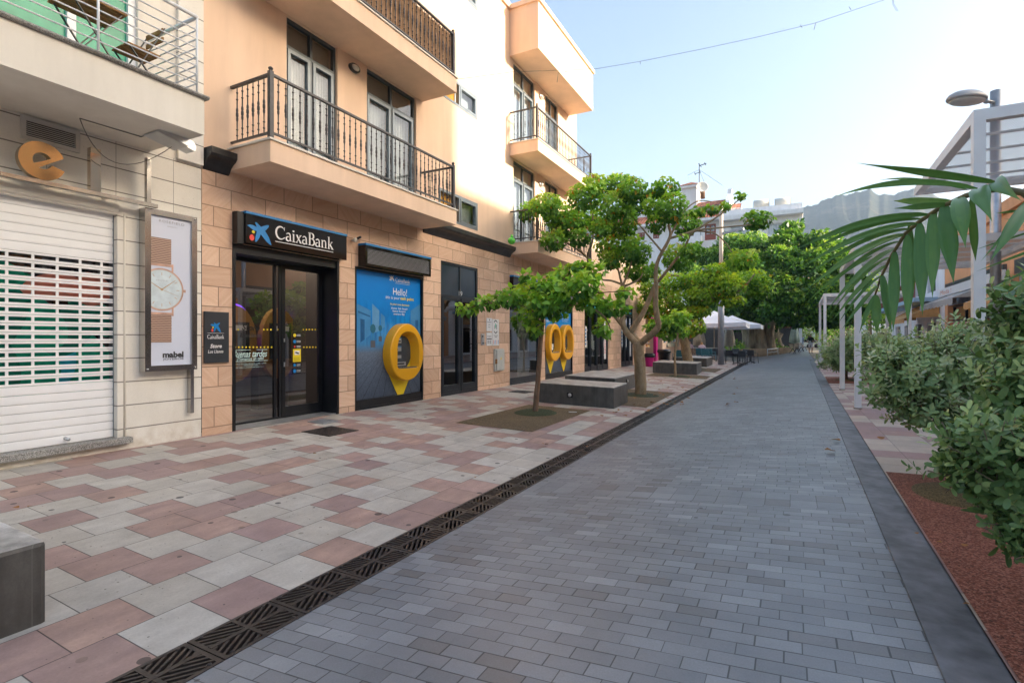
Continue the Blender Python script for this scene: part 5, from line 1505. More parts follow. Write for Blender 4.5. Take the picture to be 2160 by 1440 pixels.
# ventilation grille
vt = thing('wall_vent', 'pale metal ventilation grille above the gold letter e', 'vent', (FX, 2.92, 3.74))
mb = MB(); frame(mb, fz, 2.64, 3.20, 3.735, 4.005, 0.045, 0.002, 0.035); mb.build('vent_frame', M['vent'], vt)
mb = MB()
for k in range(8):
    z = 3.79 + 0.0225 * k
    mb.prism([(0.004, 0.012), (0.032, 0.0), (0.032, 0.009), (0.004, 0.020)], lambda u, v, t: Vector((FX + u, t, z + v)), 2.686, 3.154)
mb.build('slats', M['vent'], vt)
mb = MB(); mb.quad((FX + 0.003, 2.685, 3.78), (FX + 0.003, 3.155, 3.78), (FX + 0.003, 3.155, 3.96), (FX + 0.003, 2.685, 3.96)); mb.build('duct', M['black'], vt)

# steel sign rail with mirror-gold letters
XR = -7.56
rl = thing('sign_rail', 'stainless steel sign rail with short upright over the roller shutter', 'sign', (FX, 3.9, 3.24))
mb = MB(); mb.box(XR - 0.03, XR + 0.03, -2.5, 4.0, 3.215, 3.262)
mb.build('rail', M['steel'], rl)
mb = MB(); mb.box(XR - 0.03, XR + 0.03, 3.862, 3.915, 3.264, 3.86); mb.build('upright', M['steel'], rl)
mb = MB()
for y in (3.45, 2.2, 1.0): mb.bar((FX, y, 3.238), (XR - 0.031, y, 3.238), 0.03)
mb.build('bracket', M['steel'], rl)
fe = FAC(XR)
le = thing('gold_letter', 'mirror gold letter e standing on the steel rail', 'sign letter', (XR, 2.68, 3.262))
# the letter e: heavy ring with a bar and an opening
cy, cz, ro, ri = 2.765, 3.48, 0.215, 0.09
outer = arc(cy, cz, ro * 1.0, ro, 14, 330, 40); inner = arc(cy, cz, ri, ri, 14, 330, 40)
def ringprism(mb, o, i, f, t0, t1, mi_f, mi_s):
    n = len(o)
    vs = [f(u, v, t1) for u, v in o] + [f(u, v, t1) for u, v in i] + [f(u, v, t0) for u, v in o] + [f(u, v, t0) for u, v in i]
    mb.add(vs, [(k, k + 1, n + k + 1, n + k) for k in range(n - 1)], mi_f)
    mb.add(vs, [(k, 2 * n + k, 2 * n + k + 1, k + 1) for k in range(n - 1)] + [(n + k, n + k + 1, 3 * n + k + 1, 3 * n + k) for k in range(n - 1)] + [(0, n, 3 * n, 2 * n), (n - 1, 3 * n - 1, 4 * n - 1, 2 * n - 1)], mi_s)
mb = MB()
rot = R(30)
outer = arc(cy, cz, ro, ro, 30, 342, 44)
inner = arc(cy, cz, ri, ri, 30, 342, 44)
ringprism(mb, outer, inner, fe, -0.05, 0.03, 0, 1)
bar = [(cy - ri * 0.55, cz - 0.075), (cy + 0.02, cz - 0.105), (cy + ro * math.cos(R(31)), cz + ro * math.sin(R(31)) - 0.012), (cy + ri * math.cos(R(30)) * 1.0, cz + ri * math.sin(R(30))), (cy - ri * 0.9, cz - 0.02)]
bar = [(cy - 0.078, cz - 0.048), (cy - 0.035, cz - 0.085), (cy + ro * 0.90, cz + ro * 0.36), (cy + ro * math.cos(R(30)), cz + ro * math.sin(R(30))), (cy + ri * math.cos(R(30)), cz + ri * math.sin(R(30)))]
mb.prism(bar, fe, -0.048, 0.0315, 0)
mb.build('letter_face', [M['gold'], M['gold_side']], le)
ll = thing('gold_letter', 'mirror gold letter l standing on the steel rail', 'sign letter', (XR, 3.29, 3.262))
mb = MB(); q0, q1 = onX(191, 300, XR + 0.03).y, onX(213, 400, XR + 0.03).y; mb.box(XR - 0.05, XR + 0.03, q0, q1, 3.265, 3.79); mb.build('letter_face', M['steel_gold'], ll)

# floodlight hanging from the balcony soffit
flt = thing('floodlight', 'aluminium floodlight hanging under the cream balcony with a looping cable', 'lamp', (-6.95, 4.0, 4.02))
ctr = onX(362, 293, -7.0)
Mx = Matrix.Translation(ctr) @ Matrix.Rotation(R(-6), 4, 'X')
fl = lambda u, v, t: Mx @ Vector((t, u, v))
mb = MB(); mb.prism([(-0.25, -0.04), (0.13, -0.07), (0.13, 0.05), (0.05, 0.085), (-0.08, 0.075), (-0.24, -0.02)], fl, -0.16, 0.16); mb.prism([(0.132, -0.06), (0.25, -0.075), (0.26, -0.01), (0.22, 0.04), (0.132, 0.05)], fl, -0.10, 0.10); mb.build('lamp_housing', M['alu'], flt)
mb = MB(); mb.prism([(-0.24, -0.046), (0.12, -0.078), (0.12, -0.074), (-0.24, -0.042)], fl, -0.15, 0.15); mb.build('lamp_glass', M['pale_grey'], flt)
mb = MB()
p = Mx @ Vector((0.0, 0.02, 0.0))
mb.bar(p + Vector((0.15, 0, 0)), Vector((p.x + 0.15, p.y, 4.02)), 0.035, 0.008); mb.bar(p - Vector((0.15, 0, 0)), Vector((p.x - 0.15, p.y, 4.02)), 0.035, 0.008); mb.bar((p.x - 0.15, p.y, 4.018), (p.x + 0.15, p.y, 4.018), 0.035, 0.006); mb.build('bracket', M['alu'], flt)
cb = thing('power_cable', 'thin grey cable looping under the cream balcony to the floodlight', 'cable', (-7.2, 3.4, 4.02))
a = onZ(168, 250, 4.018); bpt = ctr + Vector((0, 0.12, 0.03))
lowest = onX(255, 346, -7.35)
pts = []
for k in range(17):
    t = k / 16
    q = a * (1 - t) ** 2 + (lowest * 2 - (a + bpt) * 0.5) * (2 * t * (1 - t)) + bpt * t * t
    pts.append(q)
mb = MB(); mb.tube(pts, 0.005, 6)
mb.tube([a, onZ(298, 289, 4.018), onZ(330, 278, 4.018)], 0.006, 6)
mb.build('cable_run', M['cable'], cb)

# framed watch poster
po = thing('poster_frame', 'tall steel framed advertising light box with a rose gold watch poster', 'poster', (FX, 4.29, 1.0))
PXF = -7.60
A = onX(307, 440, PXF); B = onX(413, 783, PXF)
y0, y1, z0, z1 = 3.87, 4.56, 1.0, 3.215
y0, y1 = onX(306, 600, PXF).y, onX(416, 600, PXF).y
z0, z1 = onX(307, 784, PXF).z, onX(308, 437, PXF).z
ff = FAC(PXF)
mb = MB(); frame(mb, ff, y0, y1, z0, z1, 0.075, -0.148, 0.0); mb.build('steel_frame', M['steel'], po)
mb = MB(); fbox(mb, ff, y0 + 0.076, y1 - 0.076, z0 + 0.076, z1 - 0.076, -0.14, -0.03); mb.build('poster_sheet', M['poster_white'], po)
mb = MB(); mb.box(FX + 0.003, PXF - 0.06, y1 - 0.06, y1 - 0.01, 0.38, z0 - 0.002); mb.build('lower_bar', M['steel'], po)
mb = MB()
for (u, v) in ((y0 + 0.03, z0 + 0.03), (y1 - 0.03, z0 + 0.03), (y1 - 0.03, z1 - 0.03)): mb.lathe([(0.016, 0), (0.016, 0.008), (0.008, 0.014)], 0, 0, 0, 10, M=Matrix.Translation((PXF + 0.001, u, v)) @ Matrix.Rotation(R(90), 4, 'Y'))
mb.build('screw', M['steel'], po)
PP = PXF - 0.028
def pv(px, py): v = onX(px, py, PP); return v.y, v.z
fp = FAC(PP)
mb = MB()
ys0 = y0 + 0.078
def wline(s, xa, ya_, xb, yb_, h, mi, shear=0, bold=0, sp=1.0):
    a, b = pv(xa, ya_), pv(xb, yb_); letter(mb, s, fp, a[0], b[0], (a[1] + b[1]) / 2, h, mi, shear, bold, sp, 0.001)
wline('ROSEFIELD', 335.5, 466, 388.5, 474, 0.036, 0, 0, 0, 1.2)
wline('AMS|NYC', 352.5, 478, 373.5, 481, 0.018, 0)
wline('mabel', 343, 747, 387, 748, 0.085, 1, 0, 0.045)
wline('JOYEROS', 343.5, 757.5, 387, 757, 0.032, 1, 0, 0.01)
# watch: strap, case, dial, hands
SY1 = pv(361, 520)[0]
zt0, zt1 = pv(340, 502)[1], pv(340, 556)[1]
fbox(mb, fp, ys0, SY1, zt1, zt0, 0.0, 0.002, 2)
zb0, zb1 = pv(340, 664)[1], pv(340, 722)[1]
fbox(mb, fp, ys0, SY1 + 0.004, zb1, zb0, 0.0, 0.002, 2)
fbox(mb, fp, ys0, SY1 + 0.006, zt1 - 0.035, zt1 - 0.002, 0.0, 0.0025, 3); fbox(mb, fp, ys0, SY1 + 0.008, zb0 + 0.002, zb0 + 0.035, 0.0, 0.0025, 3)
fbox(mb, fp, SY1 + 0.006, SY1 + 0.03, zt1 - 0.10, zt1 + 0.005, 0.0, 0.002, 3); fbox(mb, fp, SY1 + 0.009, SY1 + 0.033, zb0 - 0.01, zb0 + 0.10, 0.0, 0.002, 3)
wc = pv(341, 610.5)
wr = pv(387, 614)[0] - wc[0]
def half_disc(r, t, mi):
    pts = [(wc[0] + r * math.cos(2 * math.pi * k / 48), wc[1] + r * math.sin(2 * math.pi * k / 48)) for k in range(48)]
    pts = [(max(u, ys0 + 0.0005 * mi), v) for u, v in pts]
    out = []
    for q in pts:
        if not out or abs(q[0] - out[-1][0]) + abs(q[1] - out[-1][1]) > 1e-5: out.append(q)
    mb.add([fp(u, v, t) for u, v in out], [tuple(range(len(out)))], mi)
half_disc(wr, 0.0032, 3); half_disc(wr * 0.93, 0.0036, 4); half_disc(wr * 0.90, 0.0040, 5)
fbox(mb, fp, wc[0] + wr + 0.002, wc[0] + wr + 0.03, wc[1] - 0.02, wc[1] + 0.02, 0.0, 0.003, 3)
for k in range(12):
    a = R(30 * k)
    p = (wc[0] + wr * 0.66 * math.cos(a), wc[1] + wr * 0.66 * math.sin(a)); q = (wc[0] + wr * 0.80 * math.cos(a), wc[1] + wr * 0.80 * math.sin(a))
    if min(p[0], q[0]) < ys0 + 0.004: continue
    ribbon(mb, [p, q], 0.007, fp, 0.0046, 6)
for ang, L, w in ((38, 0.78, 0.013), (148, 0.55, 0.015), (-20, 0.80, 0.006)):
    a = R(ang); q = (wc[0] + wr * L * math.cos(a), wc[1] + wr * L * math.sin(a))
    if q[0] < ys0 + 0.003:
        k = (ys0 + 0.004 - wc[0]) / (q[0] - wc[0]); q = (wc[0] + (q[0] - wc[0]) * k, wc[1] + (q[1] - wc[1]) * k)
    ribbon(mb, [wc, q], [w, w * 0.4], fp, 0.0051 + 0.0003 * L, 6)
disc(mb, wc[0], wc[1], 0.016, 0.016, fp, 0.0058, 6)
letter(mb, 'ROSEFIELD', fp, wc[0] - 0.07, wc[0] + 0.075, wc[1] + wr * 0.42, 0.016, 7, 0, 0, 1.1, 0.0047)
letter(mb, 'AMS|NYC', fp, wc[0] - 0.02, wc[0] + 0.03, wc[1] + wr * 0.33, 0.008, 7, 0, 0, 1.1, 0.0047)
mb.build('watch_print', [M['grey_print'], M['dark_print'], M['mesh_strap'], M['rose_gold'], M['pale_grey'], M['pearl'], M['rose_dark'], M['grey_print']], po)

# wall fittings beside the house door
def plate(name, lab, y0, y1, z0, z1, cat='sign'):
    t = thing(name, lab, cat, (FX, (y0 + y1) / 2, z0))
    m = MB(); m.box(FX + 0.003, FX + 0.018, y0, y1, z0, z1); m.build('plate', M['white_print'], t)
    return t
Fp = FAC(FX + 0.0185)
def scrawl(m, a, b, z, h):
    ribbon(m, [(a + (b - a) * k / 24, z + h * math.sin(k * 1.7) * (1 + 0.5 * math.sin(k * 0.6))) for k in range(25)], 0.009, Fp, 0.0003, 0)
t = plate('name_plate', 'small white name plate with script, upper of two left of the tall plate', 13.0, 13.30, 1.68, 2.06)
m = MB(); scrawl(m, 13.04, 13.26, 1.94, 0.02); [fbox(m, FAC(FX + 0.018), 13.09, 13.21, z, z + 0.012, 0.001, 0.002, 0) for z in (1.86, 1.79)]; disc(m, 13.16, 2.01, 0.03, 0.02, Fp, 0, 0); m.build('plate_print', M['dark_print'], t)
t = plate('name_plate', 'small white name plate with a dark band, lower of two left of the tall plate', 13.0, 13.30, 1.26, 1.64)
m = MB(); scrawl(m, 13.04, 13.26, 1.53, 0.02); fbox(m, FAC(FX + 0.018), 13.02, 13.28, 1.44, 1.47, 0.001, 0.002, 0)
for a in range(2):
    for b in range(3): fbox(m, FAC(FX + 0.018), 13.04 + 0.12 * a, 13.13 + 0.12 * a, 1.39 - 0.035 * b, 1.405 - 0.035 * b, 0.001, 0.002, 0)
m.build('plate_print', M['dark_print'], t)
t = plate('name_plate', 'tall white plate with a figure in a ring right of the small plates', 13.33, 13.72, 1.26, 2.04)
m = MB()
ribbon(m, arc(13.52, 1.83, 0.12, 0.17, 40, 140, 10), 0.03, Fp, 0, 0); ribbon(m, arc(13.52, 1.80, 0.12, 0.17, 220, 320, 10), 0.03, Fp, 0, 0)
ribbon(m, [(13.50, 1.92), (13.52, 1.84), (13.50, 1.76)], [0.02, 0.06, 0.02], Fp, 0.0003, 1); ribbon(m, [(13.58, 1.88), (13.58, 1.74)], 0.03, Fp, 0.0004, 0); ribbon(m, [(13.45, 1.86), (13.45, 1.75)], 0.02, Fp, 0.0004, 0)
[fbox(m, FAC(FX + 0.018), 13.53 - w, 13.53 + w, z, z + 0.014, 0.001, 0.002, 0) for z, w in ((1.55, 0.12), (1.50, 0.07))]
for k in range(4): ribbon(m, [(13.38 + 0.095 * k, 1.30), (13.40 + 0.095 * k, 1.42)], 0.03, Fp, 0.0005, 2 if k % 2 else 3)
m.build('plate_print', [M['dark_print'], M['leaf_print'], M['blue'], M['coral_print']], t)
t = thing('door_intercom', 'small metal door intercom between door 19 and the name plates', 'intercom', (FX, 12.78, 1.3))
m = MB(); m.box(FX + 0.003, FX + 0.03, 12.70, 12.86, 1.28, 1.60, 0, 0.004); m.build('intercom_case', M['alu'], t)
m = MB(); m.box(FX + 0.031, FX + 0.034, 12.73, 12.79, 1.5, 1.56); [m.box(FX + 0.031, FX + 0.034, 12.74 + 0.05 * k, 12.77 + 0.05 * k, 1.32, 1.36) for k in range(2)]; m.build('buttons', M['dark_print'], t)
t = thing('meter_box', 'pale grey electric meter box with yellow warning triangle on the sandstone', 'box', (FX, 13.62, 0.5))
m = MB(); m.box(FX + 0.003, FX + 0.06, 13.42, 13.94, 0.50, 1.16); m.box(FX + 0.061, FX + 0.10, 13.47, 13.92, 0.53, 1.13, 0, 0.01); m.build('box_case', M['pale_grey'], t)
m = MB(); m.add([(FX + 0.102, 13.65, 0.84), (FX + 0.102, 13.75, 0.84), (FX + 0.102, 13.70, 0.94)], [(0, 1, 2)]); m.build('warning_triangle', M['amber_flat'], t)
m = MB(); m.box(FX + 0.061, FX + 0.11, 13.425, 13.462, 0.72, 0.86); m.build('padlock', M['wood'], t)
# pavement covers and green bag on the far gutter end

def cover(px, py, sx, sy, lab, mat):
    q = onG(px, py); m = MB()
    m.box(-sx / 2, sx / 2, -sy / 2, sy / 2, -0.02, 0.004)
    m.box(-sx / 2 + 0.03, sx / 2 - 0.03, -sy / 2 + 0.03, sy / 2 - 0.03, 0.0042, 0.008)
    for k in range(9):
        for j in range(9): m.box(-sx / 2 + 0.05 + (sx - 0.1) * k / 9, -sx / 2 + 0.05 + (sx - 0.1) * (k + 0.55) / 9, -sy / 2 + 0.05 + (sy - 0.1) * j / 9, -sy / 2 + 0.05 + (sy - 0.1) * (j + 0.55) / 9, 0.0082, 0.011)
    o = m.build('inspection_cover', mat); o.location = (q.x, q.y, q.z + 0.004); o.rotation_euler = (0, R(2.06), 0)
    tag(o, lab, 'cover')
cover(697, 909, 0.62, 0.62, 'rusty square inspection cover in the paving before the bank door', M['grate'])
cover(684, 889, 0.40, 0.40, 'small chequered cover nearest the bank entrance grid', M['galv'])
cover(1100, 826, 0.55, 0.55, 'dark square cover in the paving before the shop window', M['grate'])

# ------------------------------------------------------------------ dark concrete benches along the left pavement
def bench(pts, h, lab, lights=()):
    # pts: four ground corners counter-clockwise from the near left one
    t = thing('concrete_bench', lab, 'bench', (pts[0][0], pts[0][1], gz(*pts[0])), 'dark concrete benches on the left pavement')
    bm = bmesh.new()
    zt = max(gz(*p) for p in pts) + h
    lo = [bm.verts.new((p[0], p[1], gz(*p) - 0.05)) for p in pts]; hi = [bm.verts.new((p[0], p[1], zt - (max(gz(*q) for q in pts) - gz(*p)) * 0.9)) for p in pts]
    bm.faces.new(hi); bm.faces.new(lo[::-1])
    for i in range(4): bm.faces.new((lo[i], lo[(i + 1) % 4], hi[(i + 1) % 4], hi[i]))
    tope = [e for e in bm.edges if all(v in hi for v in e.verts)]
    ve = [e for e in bm.edges if (e.verts[0] in hi) != (e.verts[1] in hi)]
    bmesh.ops.bevel(bm, geom=tope + ve, offset=0.028, segments=2, profile=0.5, affect='EDGES')
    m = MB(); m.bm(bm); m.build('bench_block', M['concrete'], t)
    for (x, y, z, ax) in lights:
        m = MB(); sx, sy = (0.075, 0.006) if ax == 'y' else (0.006, 0.075)
        m.box(x - sx, x + sx, y - sy, y + sy, z - 0.06, z + 0.06); m.build('light_plate', M['black'], t)
        m = MB()
        Mx = Matrix.Translation((x, y - 0.007, z)) @ Matrix.Rotation(R(90), 4, 'X') if ax == 'y' else Matrix.Translation((x + 0.007, y, z)) @ Matrix.Rotation(R(90), 4, 'Y')
        m.lathe([(0.042, 0), (0.042, 0.01), (0.03, 0.02), (0.012, 0.022)], 0, 0, 0, 14, M=Mx); m.build('step_light', M['alu'], t)
    return t
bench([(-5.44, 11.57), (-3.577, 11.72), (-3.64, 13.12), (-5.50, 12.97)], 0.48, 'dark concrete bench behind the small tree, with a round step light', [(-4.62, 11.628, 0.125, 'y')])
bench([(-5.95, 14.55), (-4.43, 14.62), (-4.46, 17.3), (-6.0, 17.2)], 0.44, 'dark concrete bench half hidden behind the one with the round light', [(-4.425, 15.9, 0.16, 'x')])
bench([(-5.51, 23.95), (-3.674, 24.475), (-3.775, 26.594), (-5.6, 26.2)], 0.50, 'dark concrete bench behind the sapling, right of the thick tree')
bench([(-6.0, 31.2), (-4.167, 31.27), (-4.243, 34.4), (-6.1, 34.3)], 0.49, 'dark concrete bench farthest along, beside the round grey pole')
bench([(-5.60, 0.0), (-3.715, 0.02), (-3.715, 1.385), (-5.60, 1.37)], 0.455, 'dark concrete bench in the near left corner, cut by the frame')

# ------------------------------------------------------------------ white pergolas
def pergola(xa, ya, yb, ztop, width, lab, posts, nbar=5, post=0.11):
    t = thing('pergola', lab, 'pergola', (xa, ya, gz(xa, ya)), 'white steel pergolas on the right pavement')
    h = post
    x1 = xa + width
    dx = 0.0145 * (yb - ya)
    m = MB()
    b = 0.13
    m.bar((xa, ya - h / 2, ztop - b / 2), (xa + dx, yb + h / 2, ztop - b / 2), h, b); m.bar((x1, ya - h / 2, ztop - b / 2), (x1 + dx, yb + h / 2, ztop - b / 2), h, b)
    m.bar((xa + h / 2, ya, ztop - b / 2 - 0.001), (x1 - h / 2, ya, ztop - b / 2 - 0.001), h, b); m.bar((xa + dx + h / 2, yb, ztop - b / 2 - 0.001), (x1 + dx - h / 2, yb, ztop - b / 2 - 0.001), h, b)
    m.build('roof_frame', M['pergola'], t)
    m = MB()
    for k in range(1, nbar):
        s = k / nbar; y = ya + (yb - ya) * s; x = xa + dx * s
        m.bar((x + h / 2, y, ztop - 0.08), (x + width - h / 2, y, ztop - 0.08), 0.024, 0.032)
    m.build('cross_bar', M['pergola'], t)
    m = MB(); z = ztop - 0.045
    m.quad((xa + 0.05, ya + 0.05, z), (x1 - 0.05, ya + 0.05, z), (x1 + dx - 0.05, yb - 0.05, z), (xa + dx + 0.05, yb - 0.05, z)); m.build('mesh_roof', M['perf'], t)
    for (fx, fy) in posts:
        x, y = xa + dx * fy + width * fx, ya + (yb - ya) * fy
        m = MB(); m.box(x - h / 2, x + h / 2, y - h / 2, y + h / 2, gz(x, y) - 0.02, ztop - b - 0.001); m.build('post', M['pergola'], t)
        m = MB(); m.box(x - h / 2 - 0.012, x + h / 2 + 0.012, y - h / 2 - 0.012, y + h / 2 + 0.012, gz(x, y), gz(x, y) + 0.025); m.build('base_plate', M['rusty'], t)
    return t
M['rusty'] = plain("rust_stained_steel", (0.30, 0.22, 0.16), 0.7, 0, 0.4, 20.0)
def perf_mat():
    # punched sheet: real see-through holes
    t = NT("perforated_sheet")
    P = t.xyz(t.pos()); k = 0.022
    u = t.ma('DIVIDE', P[0], k); r = t.ma('FLOOR', t.ma('DIVIDE', P[1], k))
    u2 = t.ma('SUBTRACT', t.ma('FRACT', t.ma('ADD', u, t.ma('MULTIPLY', t.ma('FLOORED_MODULO', r, 2.0), 0.5))), 0.5)
    v2 = t.ma('SUBTRACT', t.ma('FRACT', t.ma('DIVIDE', P[1], k)), 0.5)
    d = t.ma('SQRT', t.ma('ADD', t.ma('MULTIPLY', u2, u2), t.ma('MULTIPLY', v2, v2)))
    hole = t.ma('LESS_THAN', d, 0.33)
    p = t.n("ShaderNodeBsdfPrincipled"); p.inputs['Base Color'].default_value = (0.60, 0.60, 0.60, 1); p.inputs['Roughness'].default_value = 0.45
    tr = t.n("ShaderNodeBsdfTransparent"); mx = t.n("ShaderNodeMixShader")
    t.l(hole, mx.inputs[0]); t.l(p.outputs[0], mx.inputs[1]); t.l(tr.outputs[0], mx.inputs[2]); t.l(mx.outputs[0], t.out.inputs[0])
    return t.m
M['perf'] = perf_mat()
pergola(1.93, 7.92, 11.4, 4.10, 3.6, 'tall white steel pergola nearest the camera, above the palm frond', [(0.0, 0.0), (1.0, 0.0), (1.0, 1.0)])
pergola(1.15, 12.06, 16.31, 3.30, 2.75, 'white steel pergola in the middle, behind the round green bushes', [(0, 0), (0, 1), (1, 0), (1, 1)])
pergola(1.34, 26.69, 33.1, 3.44, 3.0, 'smallest white steel pergola farthest down the street', [(0, 0), (0, 1), (1, 0), (1, 1)])

# ------------------------------------------------------------------ galvanised street lamp on the right
LX = onD(2100, 700, 10.6); lx, ly = LX.x, LX.y
lz = onD(2100, 192, 10.6).z
lamp = thing('street_lamp', 'galvanised street lamp with flat oval head above the nearest pergola', 'street lamp', (lx, ly, gz(lx, ly)))
m = MB(); m.tube([(lx, ly, gz(lx, ly)), (lx, ly, lz)], 0.088, 20); m.build('pole', M['galv'], lamp)
hd0 = onD(2092, 216, 10.55); hd1 = onD(1976, 222, 10.2)
ax = (hd1 - hd0); ax.z = 0; axn = ax.normalized()
m = MB(); m.tube([hd0 + axn * -0.05, hd0 + axn * 0.22 + Vector((0, 0, 0.01))], 0.035, 10); m.tube([hd0 + axn * 0.12, hd0 + axn * 0.17], 0.045, 10); m.build('arm', M['galv'], lamp)
ctr = hd0 + axn * 0.66
ang = math.atan2(axn.y, axn.x)
Mh = Matrix.Translation(ctr + Vector((0, 0, -0.04))) @ Matrix.Rotation(ang, 4, 'Z') @ Matrix.Rotation(R(3), 4, 'Y') @ Matrix.Diagonal((1.0, 0.52, 1.0, 1))
m = MB(); m.lathe([(0.43, 0.0), (0.45, 0.015), (0.45, 0.045), (0.40, 0.10), (0.30, 0.15), (0.15, 0.18), (0.01, 0.188)], 0, 0, 0, 28, M=Mh); m.build('lamp_head', M['lamp_grey'], lamp)
m = MB(); m.lathe([(0.40, 0.0), (0.36, -0.035), (0.2, -0.055), (0.01, -0.06)], 0, 0, 0, 28, M=Mh @ Matrix.Translation((0, 0, -0.002))); m.build('lamp_glass', M['pale_grey'], lamp)

# ------------------------------------------------------------------ timber-topped lamp pole in the middle distance
tp = thing('lamp_pole', 'tall round grey pole with two horizontal lamp arms beside the farthest concrete bench', 'lamp pole', (-3.80, 34.87, -0.14))
m = MB(); m.tube([(-3.80, 34.87, -0.16), (-3.80, 34.87, 5.0)], 0.185, 20); m.build('pole', M['pole_grey'], tp)
m = MB(); m.tube([(-3.80, 34.87, 5.002), (-3.80, 34.87, 9.8)], 0.12, 14); m.build('upper_pole', M['pole_wood'], tp)
for (x, y, l, s) in ((1520, 507, 1.9, 1), (1520, 570, 1.65, -1)):
    q = onY(x, y, 34.87); m = MB()
    q2 = onY(1569 if s > 0 else 1482, 489.5 if s > 0 else 571.5, 34.2)
    zz = onY(1525, 492 if s > 0 else 568, 34.87).z
    m.bar((-3.80 + s * 0.13, 34.87, zz), (q2.x, 34.2, zz + 0.02), 0.16, 0.12); m.build('lamp_arm', M['pole_grey'], tp)
# ------------------------------------------------------------------ cable across the street
cab = thing('overhead_cable', 'thin dark cable with small fittings strung across the street', 'cable', (-6.7, 12.0, 8.0))
p0 = Vector((-6.74, 10.06, 7.42)); 
pp = [p0, onY(1080, 152, 12.2), onY(1255, 146, 13.0), onY(1350, 130, 13.4), onY(1480, 104, 14.0), onY(1600, 78, 14.6), onY(1720, 49, 15.2), onY(1866, 0, 16.0), onY(2000, -48, 16.6), onY(2160, -115, 17.3), Vector((12.0, 19.5, 13.0))]
m = MB(); m.tube(pp, 0.0045, 6); m.build('wire', M['wire'], cab)
m = MB()
for (x, y, yy, dx, dy) in ((1350, 130, 13.4, 1, 6), (1688, 53, 15.05, 4, 6), (1721, 48, 15.2, -4, 15), (1795, 21, 15.6, -4, -6), (1651, 62, 14.9, 2, -1), (1372, 126, 13.5, 1, 0), (1190, 151, 12.7, 12, 0), (1178, 152, 12.6, -3, 22)):
    a = onY(x, y, yy); b = onY(x + dx, y + dy, yy); m.tube([a, b], 0.006, 5)
m.build('cable_clip', M['wire'], cab)
m = MB(); a = [onY(1883, -6, 15.5), onY(1885, 8, 15.5), onY(1895, 24, 15.5)]; m.tube(a, 0.004, 5); b = [onY(1883, -6, 15.5), onY(1883, 10, 15.5), onY(1891, 24, 15.5)]; m.tube(b, 0.004, 5)
m.tube([onY(1866, 0, 16.0), onY(1876, -16, 15.7), onY(1883, -6, 15.5)], 0.004, 5)
m.build('loose_end', M['wire'], cab)

# ------------------------------------------------------------------ orange shop building and its neighbours on the right
RX = 6.5
fr_ = lambda u, v, t=0.0: Vector((RX - t, u, v))         # facade looking towards -X
ob = thing('orange_building', 'low orange shop building with awnings on the right behind the pergolas', 'building', (RX, 22.0, 0.1))
m = MB()
OH = [(23.6, 31.2, 0.2, 4.0, 0.35), (16.0, 22.6, 0.2, 4.0, 0.35), (8.0, 15.0, 0.2, 4.0, 0.35), (0.0, 7.0, 0.2, 4.0, 0.35), (-8, -1, 0.2, 4.0, 0.35)]
wall(m, fr_, -10.0, 31.7, -0.3, 6.0, OH)
m.quad((RX, 31.7, -0.3), (RX, 31.7, 6.0), (14, 31.7, 6.0), (14, 31.7, -0.3)); m.quad((RX, -10, 6.0), (RX, 31.7, 6.0), (14, 31.7, 6.0), (14, -10, 6.0))
m.quad((RX, -10, -0.3), (14, -10, -0.3), (14, -10, 6.0), (RX, -10, 6.0))
m.build('wall', M['orange'], ob)
m = MB(); m.box(RX - 0.12, RX + 0.3, -10.05, 31.78, 5.72, 6.12); m.build('roof_edge', M['orange_lt'], ob)
m = MB()
for (a, b, c, d, e) in OH:
    fbox(m, fr_, a, b, 3.55, 4.0, -0.02, 0.10, 0); fbox(m, fr_, a, b, 3.0, 3.547, -0.10, -0.02, 1)
m.build('fascia_band', [M['fascia_dark'], M['fascia_pale']], ob)
for (a, b, c, d, e) in OH:
    m = MB(); n = 4
    frame(m, fr_, a, b, 0.25, 2.99, 0.08, -0.30, -0.2, [a + (b - a) * k / n for k in range(1, n)], (2.3,)); w = m.build('shop_window', M['door_dark'], ob)
    m = MB(); m.quad(fr_(a, 0.25, -0.25), fr_(a, 2.95, -0.25), fr_(b, 2.95, -0.25), fr_(b, 0.25, -0.25)); m.build('pane', M['glass_dark'], w)
m = MB(); m.box(RX + 0.9, RX + 1.0, -9.5, 31.5, 0.1, 3.8); m.build('interior_wall', M['room'], ob)
m = MB(); fbox(m, fr_, 28.6, 31.0, 0.3, 2.2, -0.19, -0.15, 0)
for k in range(6): fbox(m, fr_, 28.7 + 0.38 * k, 28.95 + 0.38 * k, 0.6, 1.9, -0.148, -0.12, 1 + k % 2)
m.build('shop_goods', [M['magenta'], M['white_print'], M['magenta']], ob)
